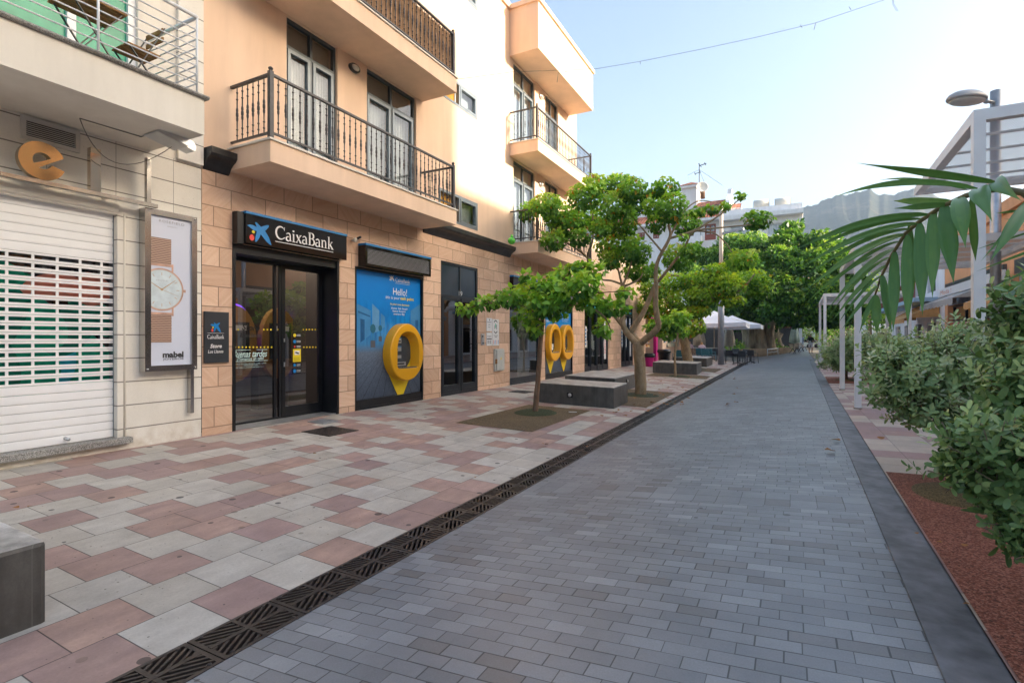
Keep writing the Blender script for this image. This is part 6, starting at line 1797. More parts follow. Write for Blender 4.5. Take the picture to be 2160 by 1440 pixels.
def awning(y0, y1, z0, z1, out, mat, lab, text=None):
    t = thing('awning', lab, 'awning', (RX, (y0 + y1) / 2, z0), 'shop awnings on the orange building')
    m = MB(); n = 12
    vs = []
    for k in range(n + 1):
        y = y0 + (y1 - y0) * k / n
        for j in range(5):
            s = j / 4; vs.append((RX - 0.02 - out * s, y, z1 + (z0 - z1) * s - 0.05 * math.sin(math.pi * s)))
    m.add(vs, [(k * 5 + j, k * 5 + j + 1, k * 5 + j + 6, k * 5 + j + 5) for k in range(n) for j in range(4)], 0, True)
    for y in (y0, y1): m.add([(RX - 0.02, y, z1), (RX - 0.02 - out, y, z0), (RX - 0.02, y, z0 + 0.05)], [(0, 1, 2)])
    m.build('canopy', mat, t)
    v = MB(); N = 36; vs = []
    for k in range(N + 1):
        y = y0 + (y1 - y0) * k / N; vs += [(RX - 0.022 - out, y, z0 - 0.003), (RX - 0.022 - out, y, z0 - 0.20 - 0.05 * abs(math.sin(k * math.pi / 4)))]
    v.add(vs, [(2 * k, 2 * k + 1, 2 * k + 3, 2 * k + 2) for k in range(N)]); v.build('valance', mat, t)
    v = MB(); v.tube([(RX - 0.01, y0 + 0.2, z1 - 0.5), (RX - out, y0 + 0.2, z0)], 0.02, 8); v.tube([(RX - 0.01, y1 - 0.2, z1 - 0.5), (RX - out, y1 - 0.2, z0)], 0.02, 8); v.build('arm', M['alu'], t)
    if text:
        f = lambda u, v_, tt: Vector((RX - 0.02 - out * (0.62 - v_ / 1.6) - 0.012, (y0 + y1) / 2 - u, z1 + (z0 - z1) * (0.62 - v_ / 1.6) + 0.02))
        v = MB(); letter(v, text, f, -0.55, 0.55, 0.0, 0.30, 0); v.build('awning_print', M['grey_print'], t)
    return t
awning(24.2, 29.6, 2.95, 3.55, 1.3, M['awn_grey'], 'grey shop awning with faded print and scalloped valance', 'cream')
awning(16.5, 22.4, 2.65, 3.3, 1.4, M['awn_ochre'], 'ochre shop awning behind the galvanised lamp post')
awning(32.6, 38.0, 2.5, 3.3, 1.4, M['awn_ochre'], 'ochre awning on the farther white building')
t = thing('shop_sign', 'long white shop sign with red letters above the grey awning', 'sign', (RX - 0.3, 28, 3.6))
m = MB(); m.box(RX - 0.42, RX - 0.30, 22.6, 30.9, 3.38, 3.72); m.build('sign_board', M['white_paint'], t)
m = MB(); letter(m, 'Moda !', lambda u, v, tt: Vector((RX - 0.424, -u, v)), -30.4, -28.6, 3.55, 0.2); m.build('sign_print', M['coral_print'], t)
# taller set-back house that shades the street, its top just hidden by the shops in front
sb = thing('set_back_house', 'pale five storey house standing well back behind the orange shops', 'building', (26, 34, 0))
m = MB(); m.box(26, 36, 21.3, 48.0, -0.3, 16.0); m.build('wall', M['cream_plaster'], sb)
m = MB(); m.box(25.9, 36.1, 21.2, 48.1, 16.003, 16.2); m.build('roof_edge', M['orange_lt'], sb)
tb = thing('corner_block', 'tall orange apartment block a street away to the right', 'building', (40, 8, 0))
m = MB()
f2 = lambda u, v, t=0.0: Vector((40 - t, u, v))
wh = [(a, a + 1.4, z, z + 1.9, 0.15) for a in range(-12, 24, 4) for z in (7.2, 10.6, 14.0, 17.4, 20.8)]
wall(m, f2, -14.0, 25.6, -0.3, 24.6, wh)
m.quad((40, 25.6, -0.3), (40, 25.6, 24.6), (52, 25.6, 24.6), (52, 25.6, -0.3)); m.quad((40, -14, 24.6), (40, 25.6, 24.6), (52, 25.6, 24.6), (52, -14, 24.6)); m.quad((40, -14, -0.3), (52, -14, -0.3), (52, -14, 24.6), (40, -14, 24.6)); m.quad((52, -14, -0.3), (52, 25.6, -0.3), (52, 25.6, 24.6), (52, -14, 24.6))
m.build('wall', M['orange'], tb)
for (a, b, c, d, e) in wh:
    m = MB(); m.quad(f2(a, c, -0.1), f2(a, d, -0.1), f2(b, d, -0.1), f2(b, c, -0.1)); w = m.build('window', M['black_gloss'], tb)
wb = thing('white_balcony_house', 'white house with balcony balustrade seen through the middle pergola', 'building', (RX, 36, 0))
m = MB()
wh2 = [(33.5 + 3.2 * k, 35.3 + 3.2 * k, z, z + 1.9, 0.2) for k in range(4) for z in (0.4, 3.9)]
wall(m, fr_, 31.75, 46.5, -0.3, 6.8, wh2)
m.quad((RX, 46.5, -0.3), (RX, 46.5, 6.8), (14, 46.5, 6.8), (14, 46.5, -0.3)); m.quad((RX, 31.75, 6.8), (RX, 46.5, 6.8), (14, 46.5, 6.8), (14, 31.75, 6.8))
m.quad((RX, 31.75, 5.9), (14, 31.75, 5.9), (14, 31.75, 6.8), (RX, 31.75, 6.8))
m.build('wall', M['hotel_white'], wb)
m = MB(); m.box(RX - 1.1, RX - 0.003, 32.2, 46, 3.3, 3.5); s = m.build('balcony', M['blue_pale'], wb)
m = MB()
for k in range(46): m.bar((RX - 1.05, 32.3 + 0.3 * k, 3.5), (RX - 1.05, 32.3 + 0.3 * k, 4.35), 0.04)
m.bar((RX - 1.05, 32.2, 4.38), (RX - 1.05, 46, 4.38), 0.06); m.build('railing', M['rail_red'], s)
for (a, b, c, d, e) in wh2:
    m = MB(); m.quad(fr_(a, c, -0.15), fr_(a, d, -0.15), fr_(b, d, -0.15), fr_(b, c, -0.15)); m.build('window', M['black_gloss'], wb)

fb = thing('plaza_shade_block', 'long pale block added to shade the plaza, set back beyond the white balcony house', 'building', (16, 72, 0))
f4 = lambda u, v, t=0.0: Vector((16 - t, u, v))
wh3 = [(51 + 4 * k, 52.6 + 4 * k, z, z + 1.7, 0.15) for k in range(11) for z in (1.2, 4.6, 8.0)]  # whole block is added to keep the plaza in shade
m = MB(); wall(m, f4, 50, 96, -0.4, 11.2, wh3)
m.quad((16, 50, -0.4), (16, 50, 11.2), (28, 50, 11.2), (28, 50, -0.4)); m.quad((16, 96, -0.4), (28, 96, -0.4), (28, 96, 11.2), (16, 96, 11.2)); m.quad((16, 50, 11.2), (16, 96, 11.2), (28, 96, 11.2), (28, 50, 11.2)); m.quad((28, 50, -0.4), (28, 50, 11.2), (28, 96, 11.2), (28, 96, -0.4)); m.build('wall', M['cream_plaster'], fb)
for (a, b, c, d, e) in wh3:
    m = MB(); m.quad(f4(a, c, -0.1), f4(a, d, -0.1), f4(b, d, -0.1), f4(b, c, -0.1)); m.build('window', M['black_gloss'], fb)

# ------------------------------------------------------------------ foliage
def tmpl(outline, fold=0.12, curl=0.1):
    # leaf of two halves folded along the midrib; outline = right half from base to tip as (x, y)
    r = [(x, y, fold * x * 2 - curl * y * y) for x, y in outline]
    mid0 = (0, 0, 0); n = len(outline)
    V = [(0, 0, 0), (0, 0.5, -0.25 * curl), (0, 1, -curl)] + r + [(-x, y, z) for x, y, z in r]
    right = [0] + list(range(3, 3 + n)) + [2, 1]; left = [0, 1, 2] + list(range(3 + 2 * n - 1, 3 + n - 1, -1))
    return np.array(V, float), [right, left]
T_LOBED = tmpl([(0.30, 0.05), (0.50, 0.32), (0.30, 0.52), (0.22, 0.70)], 0.14, 0.22)
T_MULB = tmpl([(0.20, 0.04), (0.34, 0.25), (0.27, 0.60)], 0.14, 0.25)
T_OVAL = tmpl([(0.13, 0.15), (0.22, 0.50), (0.20, 0.80), (0.10, 0.96)], 0.10, 0.16)
T_KITE = (np.array([(0, 0, 0), (0.28, 0.45, 0.06), (0, 1, -0.1), (-0.28, 0.45, 0.06)], float), [[0, 1, 2, 3]])
def norm(a): return a / np.maximum(np.linalg.norm(a, axis=1, keepdims=True), 1e-9)
def leaves(name, mat, parent, C, D, Nn, S, tone, T):
    V, F = T
    D = norm(D); X = norm(np.cross(D, Nn)); Z = np.cross(X, D)
    k = len(V); n = len(C)
    P = (C[:, None, :] + S[:, None, None] * (V[None, :, 0:1] * X[:, None, :] + V[None, :, 1:2] * D[:, None, :] + V[None, :, 2:3] * Z[:, None, :])).reshape(-1, 3)
    o = WORG[parent.name]
    P = P - np.array(o)
    me = bpy.data.meshes.new(name)
    me.vertices.add(len(P)); me.vertices.foreach_set('co', P.ravel())
    loops, starts, tot = [], [], 0
    base = np.arange(n)[:, None] * k
    per = [np.array(f) for f in F]
    block = np.concatenate([base + p[None, :] for p in per], axis=1)
    lens = [len(p) for p in per]
    loops = block.ravel()
    st = np.cumsum([0] + lens[:-1])
    row = sum(lens)
    starts = (np.arange(n)[:, None] * row + st[None, :]).ravel()
    me.loops.add(len(loops)); me.loops.foreach_set('vertex_index', loops.astype(np.int32))
    me.polygons.add(len(starts)); me.polygons.foreach_set('loop_start', starts.astype(np.int32))
    me.update(calc_edges=True); me.validate()
    at = me.attributes.new('leaf_tone', 'FLOAT', 'FACE')
    at.data.foreach_set('value', np.repeat(tone, len(F)).astype(np.float32))
    me.materials.append(mat)
    ob = bpy.data.objects.new(name, me); COL.objects.link(ob); ob.parent = parent
    WORG[ob.name] = o
    return ob
def clump_points(cl, dens, shell=0.55):
    C, O, K = [], [], []
    for i, (c, r) in enumerate(cl):
        n = max(6, int(dens * (r[0] * r[1] + r[0] * r[2] + r[1] * r[2])))
        d = norm(nrg.normal(size=(n, 3)))
        q = nrg.uniform(shell ** 3, 1.0, size=(n, 1)) ** (1 / 3)
        C.append(np.array(c) + d * q * np.array(r)); O.append(d); K.append(np.full(n, i))
    return np.concatenate(C), np.concatenate(O), np.concatenate(K)
def pxclumps(lst, Y, depth=0.7, spread=0.6):
    out = []
    for (x, y, rx, ry) in lst:
        yy = Y + nrg.uniform(-spread, spread)
        c = onY(x, y, yy)
        d = -S_ * c.x + C_ * c.y
        k = d / FOC
        out.append(((c.x, c.y, c.z), (rx * k, (rx + ry) / 2 * k * depth, ry * k)))
    return out
def ppath(lst, Y, r0, r1, dy=0.0):
    pts = [onY(x, y, Y + dy * i / max(1, len(lst) - 1)) for i, (x, y) in enumerate(lst)]
    # smooth with Catmull-Rom
    out = []
    for i in range(len(pts) - 1):
        a, b, c, d = pts[max(i - 1, 0)], pts[i], pts[i + 1], pts[min(i + 2, len(pts) - 1)]
        for s in range(5):
            t = s / 5
            out.append(0.5 * ((2 * b) + (c - a) * t + (2 * a - 5 * b + 4 * c - d) * t * t + (3 * b - 3 * c + d - a) * t ** 3))
    out.append(pts[-1])
    n = len(out)
    return out, [r0 + (r1 - r0) * i / (n - 1) for i in range(n)]
def leaf_dirs(O, droop, jitter=0.7):
    n = len(O)
    D = O * 0.8 + nrg.normal(size=(n, 3)) * jitter + np.array([0, 0, -droop])
    Nn = O * 0.6 + np.array([0, 0, 0.9]) + nrg.normal(size=(n, 3)) * 0.45
    return D, Nn

M['leaf_coral'] = leafmat("coral_tree_leaf", (0.070, 0.190, 0.035), (0.29, 0.58, 0.075), (0.58, 0.72, 0.11), 0.42, 0.42, 0.035)
M['leaf_mulb'] = leafmat("mulberry_leaf", (0.060, 0.175, 0.030), (0.28, 0.57, 0.065), (0.58, 0.70, 0.09), 0.42, 0.38)
M['leaf_fic'] = leafmat("laurel_leaf", (0.040, 0.120, 0.026), (0.23, 0.46, 0.065), (0.60, 0.68, 0.14), 0.34, 0.35)
M['leaf_pitt_dark'] = leafmat("glossy_green_shrub_leaf", (0.06, 0.12, 0.04), (0.17, 0.29, 0.10), (0.48, 0.60, 0.24), 0.2, 0.3)
M['leaf_pitt'] = leafmat("grey_green_shrub_leaf", (0.135, 0.243, 0.102), (0.359, 0.497, 0.219), (0.550, 0.600, 0.400), 0.25, 0.42)
M['leaf_yel'] = leafmat("yellowing_tree_leaf", (0.075, 0.19, 0.024), (0.32, 0.55, 0.05), (0.62, 0.70, 0.07), 0.45, 0.42, 0.02)
M['leaf_pale'] = leafmat("distant_pale_leaf", (0.10, 0.17, 0.05), (0.22, 0.30, 0.08), (0.38, 0.42, 0.12), 0.3, 0.5)
M['palm'] = leafmat("palm_leaflet", (0.066, 0.168, 0.050), (0.118, 0.266, 0.071), (0.250, 0.421, 0.101), 0.18, 0.33)

def tree(name, lab, base, limbs, cl, dens, size, T, mat, barkm, droop, group=None, shell=0.5, cat='tree', toneshift=0.0):
    t = thing(name, lab, cat, base, group)
    m = MB()
    for pts, rad in limbs: m.tube(pts, rad, 10, 0, True, True, 0.05)
    m.build('trunk', barkm, t)
    C, O, K = clump_points(cl, dens, shell)
    D, Nn = leaf_dirs(O, droop)
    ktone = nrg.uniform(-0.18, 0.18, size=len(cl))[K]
    tone = np.clip(0.38 + toneshift + 0.42 * O[:, 2] + ktone + nrg.normal(size=len(C)) * 0.16, 0, 1)  # upward leaves lighter, downward ones darker: top light and underside shade painted in
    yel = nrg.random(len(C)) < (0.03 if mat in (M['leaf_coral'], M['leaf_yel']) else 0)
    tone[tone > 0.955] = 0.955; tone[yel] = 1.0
    S = size * nrg.uniform(0.6, 1.25, size=len(C))
    leaves('crown', mat, t, C, D, Nn, S, tone, T)
    return t
# thick-trunked coral tree
Y2_ = 14.9
L = [ppath([(1352, 838), (1351, 800), (1349, 760), (1346, 722)], Y2_, 0.160, 0.150), 
     ppath([(1346, 728), (1366, 712), (1388, 690), (1386, 668), (1383, 640), (1384, 597)], Y2_, 0.102, 0.064, -0.4),
     ppath([(1384, 600), (1386, 555), (1413, 500), (1411, 478), (1408, 440)], Y2_ - 0.4, 0.058, 0.022, -0.2), ppath([(1411, 503), (1460, 488), (1498, 467), (1530, 445), (1562, 418)], Y2_ - 0.45, 0.037, 0.013, 0.5),
     ppath([(1383, 600), (1425, 548), (1447, 515), (1465, 488), (1523, 480), (1585, 474)], Y2_ - 0.1, 0.041, 0.015, -0.4), ppath([(1470, 487), (1503, 491), (1527, 508), (1546, 535)], Y2_ - 0.25, 0.024, 0.011, -0.3),
     ppath([(1396, 530), (1377, 508), (1345, 470), (1320, 440)], Y2_ - 0.4, 0.031, 0.015, 0.6), ppath([(1345, 720), (1333, 698), (1352, 667), (1362, 648), (1384, 596)], Y2_ + 0.1, 0.095, 0.060, 0.25), ppath([(1413, 500), (1440, 450), (1470, 425), (1500, 425)], Y2_ - 0.4, 0.027, 0.011, 0.8),
     ppath([(1344, 725), (1327, 707), (1315, 687), (1314, 660), (1316, 620), (1313, 598)], Y2_, 0.095, 0.064, 0.2), ppath([(1313, 600), (1290, 592), (1262, 585), (1235, 540), (1200, 503)], Y2_ + 0.2, 0.034, 0.015, 0.3), ppath([(1312, 600), (1303, 563), (1300, 530)], Y2_ + 0.2, 0.034, 0.015),
     ppath([(1314, 602), (1327, 570), (1335, 540)], Y2_ + 0.2, 0.034, 0.015, -0.3), ppath([(1318, 603), (1347, 590), (1356, 575)], Y2_ + 0.2, 0.034, 0.015), ppath([(1318, 692), (1282, 647), (1255, 600), (1240, 545), (1249, 513), (1251, 491), (1250, 450)], Y2_ + 0.1, 0.061, 0.019, 0.6),
     ppath([(1236, 540), (1200, 515), (1158, 499), (1127, 473), (1117, 452)], Y2_ + 0.6, 0.031, 0.013, 0.2), ppath([(1250, 500), (1285, 484), (1310, 450)], Y2_ + 0.65, 0.031, 0.015)]
CL = [(1150, 432, 42, 28), (1112, 446, 20, 24), (1182, 455, 42, 30), (1232, 412, 42, 32), (1252, 392, 28, 28), (1296, 388, 44, 24), (1335, 400, 38, 30), (1300, 432, 44, 34), (1242, 455, 44, 32), (1200, 475, 44, 30), (1168, 505, 32, 26),
      (1314, 468, 36, 36), (1382, 425, 30, 36), (1402, 396, 32, 24), (1418, 436, 36, 36), (1445, 470, 36, 28), (1302, 515, 54, 34), (1338, 530, 40, 30), (1352, 570, 42, 24), (1292, 545, 30, 24), (1432, 542, 38, 32), (1458, 528, 28, 22), (1500, 442, 20, 10), (1530, 434, 13, 10),
      (1562, 412, 12, 9), (1598, 462, 34, 22), (1566, 546, 36, 24), (1470, 448, 20, 10), (1348, 430, 22, 22), (1268, 480, 26, 24), (1222, 500, 26, 22), (1385, 470, 22, 24), (1440, 500, 10, 8)]
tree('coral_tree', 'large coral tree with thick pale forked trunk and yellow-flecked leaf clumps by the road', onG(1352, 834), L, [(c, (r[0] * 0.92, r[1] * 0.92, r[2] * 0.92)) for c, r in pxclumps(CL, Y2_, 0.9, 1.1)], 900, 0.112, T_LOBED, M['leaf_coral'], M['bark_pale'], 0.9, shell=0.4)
# young mulberry in the first brown bed
Y1_ = 10.04
L = [ppath([(1129, 874), (1131, 840), (1135, 800), (1139, 740), (1143, 690), (1146, 645)], Y1_, 0.062, 0.042), ppath([(1143, 672), (1100, 645), (1030, 640), (968, 656)], Y1_, 0.026, 0.008, -0.5), ppath([(1145, 660), (1180, 644), (1240, 648), (1275, 668), (1290, 700)], Y1_, 0.026, 0.008, -0.5),
     ppath([(1146, 650), (1120, 610), (1105, 580)], Y1_, 0.02, 0.007, 0.4), ppath([(1146, 648), (1165, 610), (1200, 580), (1240, 560)], Y1_, 0.022, 0.007, 0.5), ppath([(1146, 650), (1190, 625), (1260, 618), (1335, 612)], Y1_, 0.02, 0.007, -0.2)]
CL = [(985, 650, 26, 10), (1028, 638, 30, 13), (1074, 628, 32, 22), (1115, 625, 36, 30), (1118, 662, 26, 22), (1150, 605, 38, 22), (1152, 640, 42, 28), (1192, 585, 40, 22), (1202, 622, 42, 28), (1232, 600, 38, 28), (1252, 640, 36, 20), (1250, 570, 28, 20), (1292, 648, 32, 16), (1272, 690, 14, 22), (1108, 582, 11, 12), (1225, 565, 24, 14), (1175, 660, 24, 12), (1130, 690, 18, 14), (1318, 618, 20, 10)]
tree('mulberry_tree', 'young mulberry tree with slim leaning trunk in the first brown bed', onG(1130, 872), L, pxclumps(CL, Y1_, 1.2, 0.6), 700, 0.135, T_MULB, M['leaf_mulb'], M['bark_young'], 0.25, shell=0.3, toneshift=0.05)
# spreading coral tree further on
Y3_ = 28.6
L = [ppath([(1454, 782), (1449, 750), (1444, 720), (1441, 702)], Y3_, 0.27, 0.22), ppath([(1441, 705), (1443, 685), (1449, 662), (1470, 640), (1505, 632)], Y3_, 0.15, 0.09, -0.5), ppath([(1443, 708), (1458, 710), (1474, 698), (1479, 684), (1478, 660)], Y3_, 0.15, 0.07, 0.4), ppath([(1441, 700), (1430, 670), (1410, 640), (1390, 610)], Y3_, 0.12, 0.04, 0.5),
     ppath([(1503, 633), (1540, 622), (1568, 606), (1592, 578)], Y3_ - 0.5, 0.06, 0.025, -0.4), ppath([(1504, 632), (1496, 610), (1480, 592)], Y3_ - 0.5, 0.06, 0.02), ppath([(1505, 632), (1530, 628), (1566, 631)], Y3_ - 0.5, 0.035, 0.02), ppath([(1512, 632), (1513, 610), (1515, 590)], Y3_ - 0.4, 0.04, 0.02), ppath([(1415, 580), (1440, 585), (1462, 605)], Y3_, 0.05, 0.02)]
CL = [(1378, 600, 32, 34), (1402, 640, 38, 30), (1368, 645, 26, 26), (1440, 632, 42, 32), (1442, 668, 38, 20), (1482, 622, 38, 24), (1470, 656, 30, 12), (1532, 602, 40, 24), (1562, 582, 36, 22), (1592, 592, 32, 22), (1600, 614, 30, 14), (1542, 634, 30, 12), (1502, 592, 36, 20), (1462, 592, 32, 22), (1420, 592, 28, 22), (1402, 682, 34, 18), (1386, 696, 24, 12), (1450, 698, 18, 12), (1510, 570, 26, 14), (1545, 560, 24, 12), (1474, 690, 14, 14)]
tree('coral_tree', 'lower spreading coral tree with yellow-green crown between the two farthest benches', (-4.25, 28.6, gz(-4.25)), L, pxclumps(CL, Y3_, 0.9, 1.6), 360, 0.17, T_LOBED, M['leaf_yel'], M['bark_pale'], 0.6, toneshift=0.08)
# sapling
Ys_ = 22.6
L = [ppath([(1425, 798), (1424, 770), (1424, 745), (1428, 715), (1431, 695), (1422, 675)], Ys_, 0.055, 0.025), ppath([(1430, 705), (1410, 690), (1385, 684)], Ys_, 0.02, 0.01), ppath([(1430, 700), (1440, 680), (1438, 664)], Ys_, 0.02, 0.01)]
CL = [(1420, 682, 26, 18), (1398, 684, 28, 14), (1436, 668, 22, 16), (1410, 706, 18, 10), (1376, 690, 16, 9), (1440, 700, 10, 10)]
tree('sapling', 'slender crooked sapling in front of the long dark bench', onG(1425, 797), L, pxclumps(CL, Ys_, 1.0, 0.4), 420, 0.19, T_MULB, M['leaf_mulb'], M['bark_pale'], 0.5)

# ------------------------------------------------------------------ huge old laurel on the plaza
YF = 58.0
ft = thing('laurel_tree', 'huge old laurel tree with fluted grey trunk and dense round crown', 'tree', onG(1598, 747))
cx = onY(1599, 745, YF).x
m = MB(); N = 64; vs = []
lev = [(-0.2, 1.75), (0.35, 1.5), (1.0, 1.32), (1.9, 1.28), (2.8, 1.42), (3.8, 1.75), (4.8, 2.0)]
for i, (z, r) in enumerate(lev):
    for k in range(N):
        a = 2 * math.pi * k / N
        fl = 0.11 * math.sin(9 * a + 0.5 * z + math.sin(2 * a)) + 0.08 * math.sin(17 * a - 0.4 * z) + 0.05 * math.sin(31 * a + z * 0.3)
        if i == 0: fl *= 1.6
        vs.append((cx + r * (1 + fl) * math.cos(a), YF + r * (1 + fl) * math.sin(a), z))
m.add(vs, [(i * N + k, i * N + (k + 1) % N, (i + 1) * N + (k + 1) % N, (i + 1) * N + k) for i in range(len(lev) - 1) for k in range(N)], 0, True)
rs = random.Random(3)
for k in range(9):
    a = k * 0.7; p = Vector((cx + 0.9 * math.cos(a), YF + 0.9 * math.sin(a), 3.6))
    q = p + Vector((math.cos(a) * 4.5, math.sin(a) * 4.0, 3.0 + rs.random() * 2)); m.tube([p, (p + q) / 2 + Vector((0, 0, -0.3)), q], [0.6, 0.4, 0.2], 8)
m.build('trunk', M['bark_laurel'], ft)
poly = [(1455, 575), (1480, 545), (1505, 530), (1540, 508), (1590, 502), (1625, 508), (1648, 497), (1662, 478), (1684, 480), (1700, 512), (1720, 512), (1738, 502), (1762, 520), (1790, 535), (1806, 575), (1812, 640), (1800, 672), (1745, 686), (1690, 688), (1560, 690), (1500, 680), (1465, 640)]
def inside(x, y):
    r = False; j = len(poly) - 1
    for i in range(len(poly)):
        (xi, yi), (xj, yj) = poly[i], poly[j]
        if (yi > y) != (yj > y) and x < (xj - xi) * (y - yi) / (yj - yi) + xi: r = not r
        j = i
    return r
cl = []; pts = []
tries = 0
while len(pts) < 120 and tries < 9000:
    tries += 1
    x, y = rs.uniform(1450, 1815), rs.uniform(472, 690)
    if not inside(x, y) or any((x - a) ** 2 + (y - b) ** 2 < 17 ** 2 for a, b in pts): continue
    pts.append((x, y))
for (x, y) in pts + [(1664, 484), (1668, 498), (1748, 516), (1726, 520), (1655, 512)]:
    e = ((x - 1632) / 185.0) ** 2 + ((y - 600) / 125.0) ** 2
    bulge = math.sqrt(max(0.0, 1 - min(1, e)))
    side = -1 if rs.random() < 0.78 else 1
    yy = YF + side * 7.5 * bulge + rs.uniform(-0.8, 0.8)
    rad = rs.uniform(15, 26)
    if y < 500: rad *= 0.7
    if y > 668: rad = min(rad, 15)
    c = onY(x, y, yy); d = -S_ * c.x + C_ * c.y; k = d / FOC
    cl.append(((c.x, c.y, c.z), (rad * k, rad * k, rad * k * 0.85)))
C, O, K = clump_points(cl, 210, 0.72)
D, Nn = leaf_dirs(O, 0.15, 0.6)
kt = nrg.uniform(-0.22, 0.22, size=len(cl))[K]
tone = np.clip(0.34 + 0.40 * O[:, 2] + kt + nrg.normal(size=len(C)) * 0.17, 0, 1)  # clump tops brightened by tone, sunlight painted into the leaves
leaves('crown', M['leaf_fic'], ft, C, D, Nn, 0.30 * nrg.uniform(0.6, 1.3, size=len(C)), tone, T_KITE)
# dense dark-toned inner leaves close the heart of the crown, its shade painted in
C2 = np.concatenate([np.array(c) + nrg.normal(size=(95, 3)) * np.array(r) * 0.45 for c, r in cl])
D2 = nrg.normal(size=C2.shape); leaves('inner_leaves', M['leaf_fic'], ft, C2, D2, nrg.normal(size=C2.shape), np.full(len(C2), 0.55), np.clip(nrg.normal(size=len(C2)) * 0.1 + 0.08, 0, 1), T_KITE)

# ------------------------------------------------------------------ grey-green shrubs in the red beds
def shrub(lab, base, blobs, n_ros, lsize, stems, group='round grey-green shrubs on the right', per=8, name='pittosporum_shrub', lm='leaf_pitt'):
    t = thing(name, lab, 'shrub', base, group)
    m = MB()
    for pts, r0, r1 in stems:
        n = len(pts); m.tube(pts, [r0 + (r1 - r0) * i / (n - 1) for i in range(n)], 8)
    vol = [b[1][0] * b[1][1] + b[1][1] * b[1][2] + b[1][0] * b[1][2] for b in blobs]; tv = sum(vol)
    C, D, Nn, S, TN = [], [], [], [], []
    top = Vector(base) + Vector((0, 0, 0.5))
    for b, v in zip(blobs, vol):
        k = int(n_ros * v / tv)
        d = norm(nrg.normal(size=(k, 3)))
        q = nrg.uniform(0.5 ** 3, 1.0, size=(k, 1)) ** (1 / 3) * (1 + 0.13 * nrg.normal(size=(k, 1)))
        P = np.array(b[0]) + d * q * np.array(b[1])
        for i in range(k):
            ax = d[i] + np.array([0, 0, 0.55]) + nrg.normal(size=3) * 0.35; ax /= np.linalg.norm(ax)
            u = np.cross(ax, [0.3, 0.9, 0.1]); u /= np.linalg.norm(u); w = np.cross(ax, u)
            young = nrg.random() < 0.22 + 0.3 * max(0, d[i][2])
            tbase = (0.80 if young else 0.40) + 0.20 * d[i][2] + nrg.normal() * 0.08 - (0.25 if q[i] < 0.75 else 0)  # inner rosettes darker, upper ones lighter: shrub shading painted into the tone
            rs_ = lsize * nrg.uniform(0.75, 1.2) * (0.85 if young else 1.0)
            for j in range(per):
                a = 2.4 * j + nrg.uniform(-0.3, 0.3); el = 0.25 + 0.75 * j / per
                o = u * math.cos(a) + w * math.sin(a)
                dd = o * math.cos(el) + ax * math.sin(el) * 0.9
                C.append(P[i] - ax * 0.012 * (per - j)); D.append(dd); Nn.append(ax * math.cos(el) - o * math.sin(el) * 0.6); S.append(rs_ * nrg.uniform(0.8, 1.15)); TN.append(tbase + nrg.normal() * 0.07)
            if nrg.random() < 0.35:
                s0 = Vector(P[i]); s1 = s0 - Vector(ax) * nrg.uniform(0.10, 0.22); m.tube([s1, s0], [0.004, 0.0022], 4)
    m.build('stem', M['bark_young'] if lsize > 0.08 else M['twig'], t)
    leaves('foliage', M[lm], t, np.array(C), np.array(D), np.array(Nn), np.array(S), np.clip(np.array(TN), 0, 1), T_OVAL)
    return t
M['twig'] = plain("grey_brown_twig", (0.22, 0.18, 0.12), 0.8, 0, 0.25, 30)
g = gz(1.45, 5.8)
def pblobs(lst):
    out = []
    for (x, y, d, r, rz) in lst: c = onD(x, y, d); out.append(((c.x, c.y, c.z), (r, r, rz)))
    return out
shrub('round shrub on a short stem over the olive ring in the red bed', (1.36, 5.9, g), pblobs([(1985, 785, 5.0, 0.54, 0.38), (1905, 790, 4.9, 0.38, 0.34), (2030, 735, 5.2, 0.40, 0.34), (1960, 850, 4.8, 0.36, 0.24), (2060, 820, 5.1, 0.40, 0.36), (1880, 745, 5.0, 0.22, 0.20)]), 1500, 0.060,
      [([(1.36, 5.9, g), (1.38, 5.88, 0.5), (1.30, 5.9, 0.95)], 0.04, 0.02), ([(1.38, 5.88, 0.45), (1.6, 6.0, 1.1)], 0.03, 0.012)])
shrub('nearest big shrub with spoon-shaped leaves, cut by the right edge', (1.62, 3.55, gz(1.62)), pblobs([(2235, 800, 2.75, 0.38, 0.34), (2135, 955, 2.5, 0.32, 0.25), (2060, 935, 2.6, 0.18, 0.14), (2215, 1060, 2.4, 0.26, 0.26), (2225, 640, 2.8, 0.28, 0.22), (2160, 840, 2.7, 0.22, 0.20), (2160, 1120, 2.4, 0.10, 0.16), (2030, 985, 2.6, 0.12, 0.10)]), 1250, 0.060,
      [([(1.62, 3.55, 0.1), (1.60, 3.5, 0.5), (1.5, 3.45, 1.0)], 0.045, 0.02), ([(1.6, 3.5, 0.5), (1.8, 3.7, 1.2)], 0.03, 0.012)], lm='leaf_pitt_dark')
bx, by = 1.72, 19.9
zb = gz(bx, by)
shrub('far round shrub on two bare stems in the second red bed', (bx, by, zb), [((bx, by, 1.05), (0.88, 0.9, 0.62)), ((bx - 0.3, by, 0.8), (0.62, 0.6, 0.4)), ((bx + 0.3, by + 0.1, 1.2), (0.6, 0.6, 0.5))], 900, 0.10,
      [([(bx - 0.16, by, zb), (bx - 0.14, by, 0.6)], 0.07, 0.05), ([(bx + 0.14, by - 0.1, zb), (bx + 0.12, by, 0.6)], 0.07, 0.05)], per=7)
shrub('shrub behind the middle pergola posts, dark and half hidden', (2.75, 20.5, gz(2.75, 20.5)), [((2.75, 20.5, 1.1), (0.85, 0.8, 0.62))], 420, 0.11, [([(2.75, 20.5, 0.1), (2.75, 20.5, 0.9)], 0.07, 0.05)], per=7)

